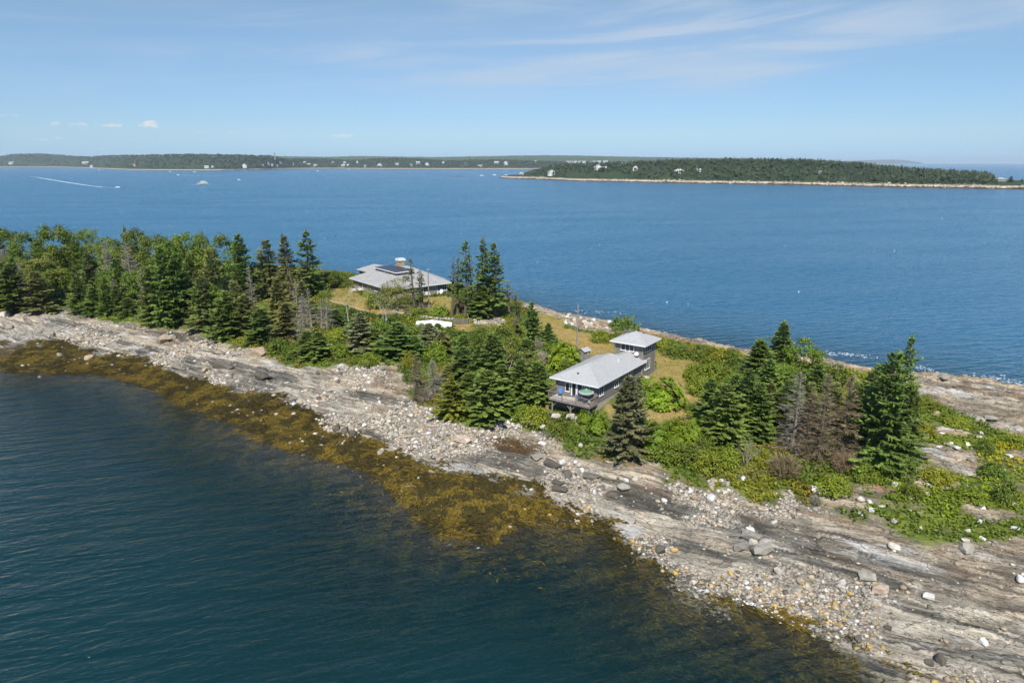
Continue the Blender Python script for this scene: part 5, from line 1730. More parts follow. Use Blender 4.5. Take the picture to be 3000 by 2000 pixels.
deck_chair(0.1, 6.75, R(-65), 'light blue cushioned chair at the left end of the deck')
deck_chair(-0.3, 3.0, R(60), 'dark blue cushioned chair beside the umbrella table on the deck')
st = empty('folding_stool', to_c(-0.95, 0.95, 8.2), CA + 0.6, 'white crossed leg stool in the right corner of the deck', 'stool')
for s in (-0.2, 0.2):
    MB().beam((-0.24, s, 0.02), (0.24, s, 0.55), 0.03, 0.04).build('leg', M_WHITEP, st)
    MB().beam((0.24, s * 0.9, 0.02), (-0.24, s * 0.9, 0.55), 0.03, 0.04).build('leg', M_WHITEP, st)
MB().box(-0.26, 0.26, -0.22, 0.22, 0.56, 0.60).build('seat', M_WHITEP, st)

# ------------------------------------------------------------------ outhouse and poles
op = CL(22.3, 15.1); oz = float(hz(op[0], op[1])) - 0.1
oh = empty('outhouse', (op[0], op[1], oz), CA - 0.25, 'narrow wooden outhouse with small pale roof behind the house', 'shed')
wall_panel(oh, 'wall', (-0.8, 0.8), (-0.8, -0.8), 0, 2.55, mat=M_WOODWALL2, th=0.08)
wall_panel(oh, 'wall', (-0.8, -0.8), (0.8, -0.8), 0, 2.55, mat=M_WOODWALL2, th=0.08)
wall_panel(oh, 'wall', (0.8, -0.8), (0.8, 0.8), 0, 2.55, mat=M_WOODWALL2, th=0.08)
wall_panel(oh, 'wall', (0.8, 0.8), (-0.8, 0.8), 0, 2.55, mat=M_WOODWALL2, th=0.08)
slab_roof([((-1.0, -1.05, 2.55), (1.0, -1.05, 2.55), (1.0, 0, 3.05), (-1.0, 0, 3.05)), ((1.0, 1.05, 2.55), (-1.0, 1.05, 2.55), (-1.0, 0, 3.05), (1.0, 0, 3.05))], 0.08).build('roof', M_ROOF, oh)
window(oh, (-0.8, -0.8), (0.8, -0.8), 0.9, 1.2, 1.9, 2.2, 1, fr=0.04, sill=False)
MB().tube([(0.4, 0.35, 2.6), (0.4, 0.35, 3.4)], 0.04, 6).build('vent_pipe', M_DARKMETAL, oh)


def utility_pole(px, pb, pt, label, arms, r=0.15):
    p = ground_px(px, pb); h = float(z_at(p[1], pt)) - p[2]
    o = empty('utility_pole', (p[0], p[1], p[2]), 0.4, label, 'pole')
    MB().tube([(0, 0, -0.4), (0, 0, h * 0.5), (0, 0, h)], [r * 1.15, r, r * 0.85], 8).build('mast', M_WOODWALL2, o)
    for za, w in arms:
        MB().beam((-w, 0, h - za), (w, 0, h - za), 0.09, 0.11).build('crossarm', M_DECK, o)
        for s in (-1, 1):
            MB().lathe([(0.05, 0.0), (0.06, 0.08), (0.03, 0.14), (0.0, 0.15)], 8, (s * w * 0.85, 0, h - za + 0.055)).build('insulator', M_WHITEP, o)
    return o, h


utility_pole(1690.5, 1020, 893, 'tall bare utility pole standing on the tan lawn', [])
utility_pole(1257, 903, 786, 'utility pole with short crossarm before the long house', [(0.35, 0.45)])

# ------------------------------------------------------------------ the long low house
mh = empty('long_house', (MORG[0], MORG[1], 0), MA, 'long low grey house with big hip roof, dark clerestory and stone chimney', 'house')
gz = 6.2
wall_panel(mh, 'wall', (0.8, 25.2), (0.8, 0.8), gz, 9.80, mat=M_WOODWALL2)
wall_panel(mh, 'wall', (0.8, 0.8), (19.2, 0.8), gz, 9.80, mat=M_WOODWALL2)
wall_panel(mh, 'wall', (19.2, 0.8), (19.2, 25.2), gz, 9.80, mat=M_WOODWALL2)
wall_panel(mh, 'wall', (19.2, 25.2), (0.8, 25.2), gz, 9.80, mat=M_WOODWALL2)
K_, D_, A_ = (0, 0, 9.9), (20.1, -0.3, 9.9), (-0.2, 26, 9.86)
T1, T2, T3 = (14.2, 20.4, 12.6), (14.2, 26, 12.6), (17.6, 20.6, 12.63)
Bk, Bk2 = (22.6, 8, 9.9), (22.6, 26, 9.9)
rf = slab_roof([(A_, K_, T1, T2), (K_, D_, T3, T1), (D_, Bk, T3), (Bk, Bk2, T3), (Bk2, T2, T3), (T2, T1, T3)], 0.14).build('roof', M_ROOF2, mh)
for a, b in ((K_, D_), (A_, K_)):
    d_ = (Vector(b) - Vector(a)).normalized(); o_ = Vector((d_.y, -d_.x, 0)) * 0.03
    MB().beam(Vector(a) + o_ + Vector((0, 0, -0.12)), Vector(b) + o_ + Vector((0, 0, -0.12)), 0.04, 0.20).build('fascia', M_TRIM, rf)
MB().beam((-0.2, 26.03, 9.80), (14.2, 26.03, 12.5), 0.04, 0.2).build('fascia', M_TRIM, rf)
MB().beam(K_, T1, 0.2, 0.03).build('ridge_cap', M_ROOF2, rf)
# gable filling under the left rake
MB().poly([(0.8, 25.25, 9.8), (14.2, 25.25, 12.4), (19.2, 25.25, 10.6), (19.2, 25.25, 9.8)]).build('gable', M_WOODWALL2, mh)
# rear wing
wall_panel(mh, 'wall', (9.0, 38.4), (9.0, 25.3), 6.0, 10.1, mat=M_WOODWALL2)
wall_panel(mh, 'wall', (19.0, 38.4), (9.0, 38.4), 6.0, 10.1, mat=M_WOODWALL2)
wall_panel(mh, 'wall', (19.0, 25.3), (19.0, 38.4), 6.0, 10.1, mat=M_WOODWALL2)
rw = slab_roof([((8.2, 39, 10.2), (8.2, 26.0, 10.2), (14.0, 26.0, 11.62), (14.0, 37.5, 11.62)), ((14.0, 37.5, 11.62), (14.0, 26.0, 11.62), (20.0, 26.0, 10.2), (20.0, 39, 10.2)), ((20, 39, 10.2), (8.2, 39, 10.2), (14, 37.5, 11.62))], 0.13).build('roof', M_ROOF2, mh)
window(mh, (9.0, 38.4), (9.0, 25.3), 4.0, 6.4, 7.6, 9.2, 2)
# clerestory
cl0, cl1, cb0, cb1 = 8.6, 14.2, 12.0, 25.6
wall_panel(mh, 'clerestory_wall', (cl0, cb1), (cl0, cb0), 11.2, 12.36, mat=M_WOODWALL2, board=0.25)
wall_panel(mh, 'clerestory_wall', (cl0, cb0), (cl1, cb0), 11.2, 12.36, mat=M_WOODWALL2, board=0.25)
M_BLACKROOF = mat_plain('dark_roof_panels', (0.028, 0.032, 0.042), 0.35, 0.45, 0.12, 0.6)
cr_ = slab_roof([((cl0 - 0.55, cb1 + 0.3, 12.50), (cl0 - 0.55, cb0 - 0.6, 12.50), (cl1 + 0.3, cb0 - 0.6, 12.68), (cl1 + 0.3, cb1 + 0.3, 12.68))], 0.05).build('clerestory_roof', M_BLACKROOF, mh)
px0, py0 = cl0 - 0.45, cb0 - 0.5
for i in range(3):
    for j in range(7):
        x0_, x1_ = px0 + i * 1.9, px0 + i * 1.9 + 1.86; y0_, y1_ = py0 + j * 1.97, py0 + j * 1.97 + 1.93
        zz = lambda x: 12.50 + (x - cl0 + 0.55) * 0.18 / 6.45 + 0.006
        MB().hexa([(x0_, y0_, zz(x0_)), (x1_, y0_, zz(x1_)), (x1_, y1_, zz(x1_)), (x0_, y1_, zz(x0_)), (x0_, y0_, zz(x0_) + 0.03), (x1_, y0_, zz(x1_) + 0.03), (x1_, y1_, zz(x1_) + 0.03), (x0_, y1_, zz(x0_) + 0.03)]).build('panel', M_BLACKROOF, cr_)
MB().beam((cl0 - 0.57, cb1 + 0.3, 12.40), (cl0 - 0.57, cb0 - 0.62, 12.40), 0.04, 0.24).build('fascia', M_TRIM, cr_)
MB().beam((cl0 - 0.55, cb0 - 0.64, 12.40), (cl1 + 0.3, cb0 - 0.64, 12.58), 0.04, 0.24).build('fascia', M_TRIM, cr_)
for s in (1.6, 4.0, 5.2, 6.4, 7.6, 10.6):
    window(mh, (cl0, cb1), (cl0, cb0), s, s + 0.9, 11.62, 12.30, 1, fr=0.06, sill=False)
window(mh, (cl0, cb0), (cl1, cb0), 2.6, 4.2, 11.72, 12.32, 2, fr=0.06, sill=False)
# walls' windows
window(mh, (0.8, 25.2), (0.8, 0.8), 3.6, 6.2, 7.5, 9.3, 3)
window(mh, (0.8, 25.2), (0.8, 0.8), 9.4, 11.0, 8.3, 9.3, 2)
window(mh, (0.8, 25.2), (0.8, 0.8), 14.0, 16.0, 8.0, 9.3, 2)
window(mh, (0.8, 0.8), (19.2, 0.8), 15.0, 18.1, 7.6, 9.55, 4, fr=0.10)
window(mh, (0.8, 0.8), (19.2, 0.8), 10.2, 12.0, 7.4, 9.5, 2, fr=0.10)
window(mh, (0.8, 0.8), (19.2, 0.8), 5.0, 7.0, 7.8, 9.4, 3, fr=0.08)
# chimney of field stones
ch = MB().box(14.75, 16.65, 21.55, 23.35, 11.6, 14.25).build('chimney', mat_plain('chimney_mortar', (0.22, 0.20, 0.17), 0.9, 0.1, 0.2), mh)
stone_cols = [mat_plain('field_stone_%s' % n, c, 0.85, 0.15, 0.25, 2.0) for n, c in (('tan', (0.36, 0.29, 0.19)), ('grey', (0.30, 0.29, 0.27)), ('ochre', (0.40, 0.28, 0.12)), ('pale', (0.44, 0.40, 0.33)))]


def stone_mesh(seed, m=0.12):
    rg = random.Random(seed)
    bm = bmesh.new(); bmesh.ops.create_cube(bm, size=1.0)
    bmesh.ops.bevel(bm, geom=bm.edges[:], offset=0.16, segments=1, affect='EDGES')
    for v in bm.verts:
        v.co += Vector((rg.uniform(-m, m), rg.uniform(-m, m), rg.uniform(-m, m)))
    me_ = bpy.data.meshes.new('stone'); bm.to_mesh(me_); bm.free()
    return me_


stone_protos = []
for i in range(8):
    m_ = stone_mesh(900 + i); m_.materials.append(stone_cols[i % 4]); stone_protos.append(m_)
rg = random.Random(3)
for face in range(4):
    z = 12.1
    while z < 14.15:
        hgt_ = min(rg.uniform(0.28, 0.42), 14.22 - z)
        s = 0.0; Lf = 1.9 if face % 2 == 0 else 1.8
        while s < Lf - 0.1:
            w_ = min(rg.uniform(0.35, 0.7), Lf - s)
            c = s + w_ / 2
            pos_ = {0: (14.75 + c, 21.53, 0), 1: (16.67, 21.55 + c, 0), 2: (16.65 - c, 23.37, 0), 3: (14.73, 23.35 - c, 0)}[face]
            o = bpy.data.objects.new('stone', stone_protos[rg.randrange(8)]); COL.objects.link(o); o.parent = ch
            o.location = (pos_[0], pos_[1], z + hgt_ / 2); o.rotation_euler = (0, 0, (math.pi / 2) * (face % 2))
            o.scale = (w_ - 0.04, 0.2, hgt_ - 0.04)
            s += w_
        z += hgt_
cap = MB().hexa([(14.45, 21.25, 14.26), (16.95, 21.25, 14.26), (16.95, 23.65, 14.26), (14.45, 23.65, 14.26), (14.55, 21.35, 14.95), (16.85, 21.35, 14.95), (16.85, 23.55, 14.95), (14.55, 23.55, 14.95)]).build('chimney_cap', mat_plain('cap_concrete', (0.60, 0.59, 0.56), 0.8, 0.2, 0.1), ch)
# landing and steps at the left wall
ldg = MB().box(-2.2, 0.75, 17.6, 21.2, 7.15, 7.3).build('landing', M_DECK, mh)
for k in range(12):
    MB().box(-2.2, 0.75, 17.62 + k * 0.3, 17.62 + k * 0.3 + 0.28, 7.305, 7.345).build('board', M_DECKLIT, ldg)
for x, y in ((-2.1, 17.7), (-2.1, 21.1), (0.5, 17.7)):
    MB().box(x - 0.06, x + 0.06, y - 0.06, y + 0.06, 6.0, 7.14).build('post', M_POST, ldg)
for k in range(4):
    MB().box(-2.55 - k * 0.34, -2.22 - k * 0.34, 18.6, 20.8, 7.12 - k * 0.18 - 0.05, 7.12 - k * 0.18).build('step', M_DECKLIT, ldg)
MB().beam((-2.2, 18.55, 7.0), (-3.7, 18.55, 6.3), 0.05, 0.2).build('stringer', M_DECK, ldg)
MB().beam((-2.2, 20.85, 7.0), (-3.7, 20.85, 6.3), 0.05, 0.2).build('stringer', M_DECK, ldg)

# ------------------------------------------------------------------ around the long house
z2 = lambda x, y: (980 + x / 4.704, 730 + y / 4.704)


def gp(x, y):
    return ground_px(*z2(x, y))


def adirondack(p, rz, label):
    c = empty('garden_chair', p, rz, label, 'chair')
    for k in range(5):
        x = -0.28 + k * 0.14
        MB().hexa([(x - 0.06, -0.3, 0.38), (x + 0.06, -0.3, 0.38), (x + 0.06, 0.25, 0.28), (x - 0.06, 0.25, 0.28), (x - 0.06, -0.3, 0.41), (x + 0.06, -0.3, 0.41), (x + 0.06, 0.25, 0.31), (x - 0.06, 0.25, 0.31)]).build('seat_slat', M_WHITEP, c)
        MB().hexa([(x - 0.06, 0.26, 0.25), (x + 0.06, 0.26, 0.25), (x + 0.06, 0.29, 0.25), (x - 0.06, 0.29, 0.25), (x - 0.06, 0.56, 1.02), (x + 0.06, 0.56, 1.02), (x + 0.06, 0.59, 1.02), (x - 0.06, 0.59, 1.02)]).build('back_slat', M_WHITEP, c)
    for sx in (-0.40, 0.40):
        MB().box(sx - 0.07, sx + 0.07, -0.35, 0.42, 0.56, 0.585).build('armrest', M_WHITEP, c)
        MB().box(sx - 0.05, sx + 0.05, -0.32, -0.20, 0, 0.56).build('leg', M_WHITEP, c)
        MB().beam((sx * 0.88, -0.2, 0.34), (sx * 0.88, 0.75, 0.02), 0.04, 0.10).build('leg', M_WHITEP, c)
    return c


adirondack(gp(1455, 628), R(-35), 'white wooden garden chair in front of the window wall of the long house').scale = (1.5, 1.5, 1.4)
p = gp(1275, 650)
bn = empty('garden_bench', p, R(37), 'white slatted bench behind thin trunks before the long house', 'bench')
for k in range(4):
    MB().box(-0.9, 0.9, -0.25 + k * 0.14, -0.14 + k * 0.14, 0.43, 0.46).build('seat_slat', M_WHITEP, bn)
for k in range(3):
    MB().box(-0.9, 0.9, 0.30 + k * 0.03, 0.33 + k * 0.03, 0.55 + k * 0.16, 0.66 + k * 0.16).build('back_slat', M_WHITEP, bn)
for x in (-0.8, 0.8):
    for y in (-0.2, 0.28):
        MB().box(x - 0.04, x + 0.04, y - 0.04, y + 0.04, 0, 0.42 if y < 0 else 0.95).build('leg', M_WHITEP, bn)
bn.scale = (1.2, 1.2, 1.2)
# boat under a white tarpaulin
p = ground_px(1272, 958)
bt = empty('covered_boat', p, R(-4), 'boat laid up under a bright white tarpaulin below the long house', 'boat')
mbv = []; nL, nC = 22, 11
rg = random.Random(8)
for i in range(nL):
    t_ = i / (nL - 1); x = -4.3 + 8.6 * t_
    w_ = 1.45 * min(1, 0.35 + 2.4 * min(t_, 1 - t_) + 0.15)
    top = 1.75 - 0.5 * abs(t_ - 0.45) * 2
    for j in range(nC):
        s = -1 + 2 * j / (nC - 1)
        zz = top - (abs(s) ** 1.35) * 0.75 - (0.55 if abs(s) > 0.95 else 0) + rg.uniform(-0.05, 0.05) * (abs(s) < 0.95)
        mbv.append((x + rg.uniform(-.05, .05), s * w_ * (1.0 if abs(s) < 0.95 else 1.06), zz))
tp = MB(); tp.v = mbv
for i in range(nL - 1):
    for j in range(nC - 1):
        tp.f.append((i * nC + j, (i + 1) * nC + j, (i + 1) * nC + j + 1, i * nC + j + 1))
tp.f.append(tuple(range(nC))); tp.f.append(tuple((nL - 1) * nC + j for j in reversed(range(nC))))
tp.build('tarpaulin', mat_plain('white_tarpaulin', (0.86, 0.87, 0.90), 0.4, 0.4, 0.03), bt)
hl = MB()
for sx in (-1, 1):
    hl.hexa([(-3.6, sx * 0.2, -0.1), (3.4, sx * 0.2, -0.1), (3.7, sx * 1.1, 0.6), (-3.6, sx * 1.2, 0.6), (-3.6, 0, 0.0), (3.4, 0, 0.0), (3.7, 0, 0.7), (-3.6, 0, 0.7)])
hl.build('hull', M_WHITEP, bt)
# dry stone wall
wall_pts = [gp(*q) for q in ((800, 880), (900, 905), (1050, 925), (1180, 950), (1290, 962), (1400, 978), (1600, 985), (1670, 990))]
dw = empty('dry_stone_wall', wall_pts[0], 0, 'low grey dry stone wall running below the long house to the tarpaulin', 'wall')
rg = random.Random(17)
for a, b in zip(wall_pts[:-1], wall_pts[1:]):
    L_ = np.linalg.norm(b - a); n_ = max(1, int(L_ / 0.62))
    for k in range(n_):
        q_ = a + (b - a) * (k + 0.5) / n_
        for c in range(2):
            o = bpy.data.objects.new('stone', stone_protos[rg.choice((1, 3, 5, 7, 1))]); COL.objects.link(o); o.parent = dw
            o.location = (q_[0] - wall_pts[0][0] + rg.uniform(-.12, .12), q_[1] - wall_pts[0][1] + rg.uniform(-.15, .15), q_[2] - wall_pts[0][2] + 0.16 + 0.36 * c)
            o.rotation_euler = (rg.uniform(-.2, .2), rg.uniform(-.2, .2), math.atan2(b[1] - a[1], b[0] - a[0]) + rg.uniform(-.2, .2))
            o.scale = (rg.uniform(0.5, 0.75), rg.uniform(0.45, 0.65), rg.uniform(0.34, 0.44))
# dark board fence and leaning posts
p = gp(1745, 1035)
fe = empty('board_fence', p, R(-3), 'short dark wooden fence beside the white tarpaulin', 'fence')
for k in range(14):
    x = -1.7 + k * 0.25
    MB().box(x, x + 0.17, -0.02, 0.02, 0.05, 1.45 + 0.08 * math.sin(k)).build('slat', M_SKIRT, fe)
for z in (0.35, 1.15):
    MB().box(-1.75, 1.75, 0.022, 0.07, z, z + 0.1).build('rail', M_SKIRT, fe)
for x in (-1.75, 1.72):
    MB().box(x - 0.06, x + 0.06, 0.03, 0.15, -0.2, 1.6).build('post', M_SKIRT, fe)


def leaning_post(x, y, h, lean, label):
    p = gp(x, y); o = empty('leaning_post', p, 0, label, 'post')
    MB().tube([(0, 0, -0.1), (lean * 0.5, 0, h * 0.5), (lean, 0, h)], [0.09, 0.08, 0.06], 7).build('shaft', M_DEADWOOD, o)


leaning_post(1870, 1035, 2.6, -0.6, 'pale leaning post right of the dark board fence')
leaning_post(1548, 900, 2.8, -0.9, 'thin pale pole leaning left on the lawn by the stone wall')
leaning_post(1448, 945, 1.1, 0.05, 'short grey stump post behind the stone wall')
# track on the lawn
trk = [gp(*q) for q in ((-60, 712), (60, 738), (200, 780), (330, 822), (470, 865), (600, 900))]
tv = []; tf = []
pts2 = []
for a, b in zip(trk[:-1], trk[1:]):
    for k in range(10):
        pts2.append(a + (b - a) * k / 10)
for k, q_ in enumerate(pts2):
    d_ = pts2[min(k + 1, len(pts2) - 1)] - pts2[max(k - 1, 0)]; n_ = np.array([-d_[1], d_[0]]); n_ = n_ / np.linalg.norm(n_)
    for j, off_ in enumerate((-0.34, 0.0, 0.34)):
        x, y = q_[0] + n_[0] * off_, q_[1] + n_[1] * off_
        tv.append((x, y, float(hz(x, y)) + 0.05))
for k in range(len(pts2) - 1):
    for j in range(2):
        tf.append((k * 3 + j, (k + 1) * 3 + j, (k + 1) * 3 + j + 1, k * 3 + j + 1))
tm_ = bpy.data.meshes.new('track'); tm_.from_pydata(tv, [], tf); tm_.update()
tag(link('track', tm_, mat_plain('track_gravel', (0.42, 0.35, 0.27), 0.95, 0.1, 0.3, 1.5)), kind='structure')

# ------------------------------------------------------------------ stones of the shore
def rock_mesh(seed, sub=2, rough=0.22, flat=0.62, angular=0.5):
    rg_ = random.Random(seed)
    bm = bmesh.new(); bmesh.ops.create_icosphere(bm, subdivisions=sub, radius=0.5)
    planes = [(Vector((rg_.gauss(0, 1), rg_.gauss(0, 1), rg_.gauss(0, 0.8))).normalized(), rg_.uniform(0.30, 0.44)) for _ in range(int(9 * angular) + 2)]
    off = Vector((rg_.uniform(0, 50), rg_.uniform(0, 50), 0))
    from mathutils import noise as mn
    for v in bm.verts:
        for n_, d_ in planes:
            k = v.co.dot(n_) - d_
            if k > 0:
                v.co -= n_ * k * 0.92
        v.co *= 1 + rough * mn.noise(v.co * 2.6 + off)
        v.co.z *= flat
    me_ = bpy.data.meshes.new('boulder'); bm.to_mesh(me_); bm.free()
    return me_


def block_mesh(seed, flat, cuts=9):
    """angular block: a box with corners and edges split off by random planes"""
    rg_ = random.Random(seed)
    bm = bmesh.new(); bmesh.ops.create_cube(bm, size=1.0)
    for _ in range(cuts):
        n_ = Vector((rg_.gauss(0, 1), rg_.gauss(0, 1), rg_.gauss(0, 0.9))).normalized()
        r_ = bmesh.ops.bisect_plane(bm, geom=bm.verts[:] + bm.edges[:] + bm.faces[:], plane_co=n_ * rg_.uniform(0.40, 0.54), plane_no=n_, clear_outer=True)
        ed = [e_ for e_ in r_['geom_cut'] if isinstance(e_, bmesh.types.BMEdge)]
        if len(ed) > 2:
            bmesh.ops.contextual_create(bm, geom=ed)
    bmesh.ops.triangulate(bm, faces=bm.faces[:])
    bmesh.ops.subdivide_edges(bm, edges=bm.edges[:], cuts=1)
    from mathutils import noise as mn
    off = Vector((rg_.uniform(0, 50), rg_.uniform(0, 50), 0))
    for v in bm.verts:
        v.co *= 1 + 0.10 * mn.noise(v.co * 2.2 + off)
        v.co.z *= flat
    bmesh.ops.recalc_face_normals(bm, faces=bm.faces[:])
    me_ = bpy.data.meshes.new('boulder'); bm.to_mesh(me_); bm.free()
    return me_


def mat_rock(name, obj_color=True):
    t = NT(name)
    if obj_color:
        base = t.n('ShaderNodeObjectInfo').outputs['Color']
    else:
        base = t.attr('tint', 'Color')
    o = t.coord('Position')
    nz = t.noise(o, 1.8, 5, 0.65)
    c = t.mix(1.0, base, t.ramp(nz, 0.25, 0.75, 0.62, 1.3, False), 'MULTIPLY')
    c = t.mix(t.ramp(t.noise(o, 9.0, 3, 0.6), 0.6, 0.8, 0, 0.4), c, (0.07, 0.065, 0.055))
    return t.done(t.principled(c, 0.85, 0.2, t.bump(nz, 0.5, 0.08)))


M_BOULD = mat_rock('boulder_stone')
M_PEBB = mat_rock('cobble_stone', False)
B_ROUND = [rock_mesh(500 + i, 3, 0.16, 0.72, 0.35) for i in range(4)]
B_SLAB = [block_mesh(520 + i, 0.34, 7) for i in range(5)]
B_ANG = [block_mesh(540 + i, 0.68, 11) for i in range(6)]
for m_ in B_ROUND + B_SLAB + B_ANG:
    m_.materials.append(M_BOULD)
WHITE_, PALE, GREY, DARK, TAN, GOLD, PINK = (0.62, 0.60, 0.56), (0.53, 0.485, 0.405), (0.29, 0.27, 0.225), (0.125, 0.112, 0.090), (0.42, 0.33, 0.22), (0.45, 0.31, 0.11), (0.46, 0.36, 0.28)
STONE_AT = []


def boulder(px, py, wpx, protos, col, label=None, group=None, asp=0.7, up=1.0, rz=None, sink=0.16, name='boulder', cat='boulder', dip=0.0):
    p = ground_px(px, py)
    return boulder_w(p, wpx / pxm(p), protos, col, label, group, asp, up, rz, sink, name, cat, dip)


brng = random.Random(99)


def boulder_w(p, w, protos, col, label, group, asp=0.75, up=1.0, rz=None, sink=0.16, name='boulder', cat='boulder', dip=0.0):
    o = bpy.data.objects.new(name, protos[brng.randrange(len(protos))]); COL.objects.link(o)
    hgt_ = w * up
    o.location = (p[0], p[1], p[2] + hgt_ * 0.5 * 0.6 * (1 - sink * 2))
    o.rotation_euler = (brng.uniform(-.15, .15) + dip, brng.uniform(-.15, .15), brng.uniform(0, 6.28) if rz is None else rz)
    o.scale = (w, w * asp, hgt_)
    k = brng.uniform(0.85, 1.15)
    o.color = (col[0] * k, col[1] * k, col[2] * k, 1)
    STONE_AT.append((p[0], p[1], w))
    return tag(o, label, cat, group)


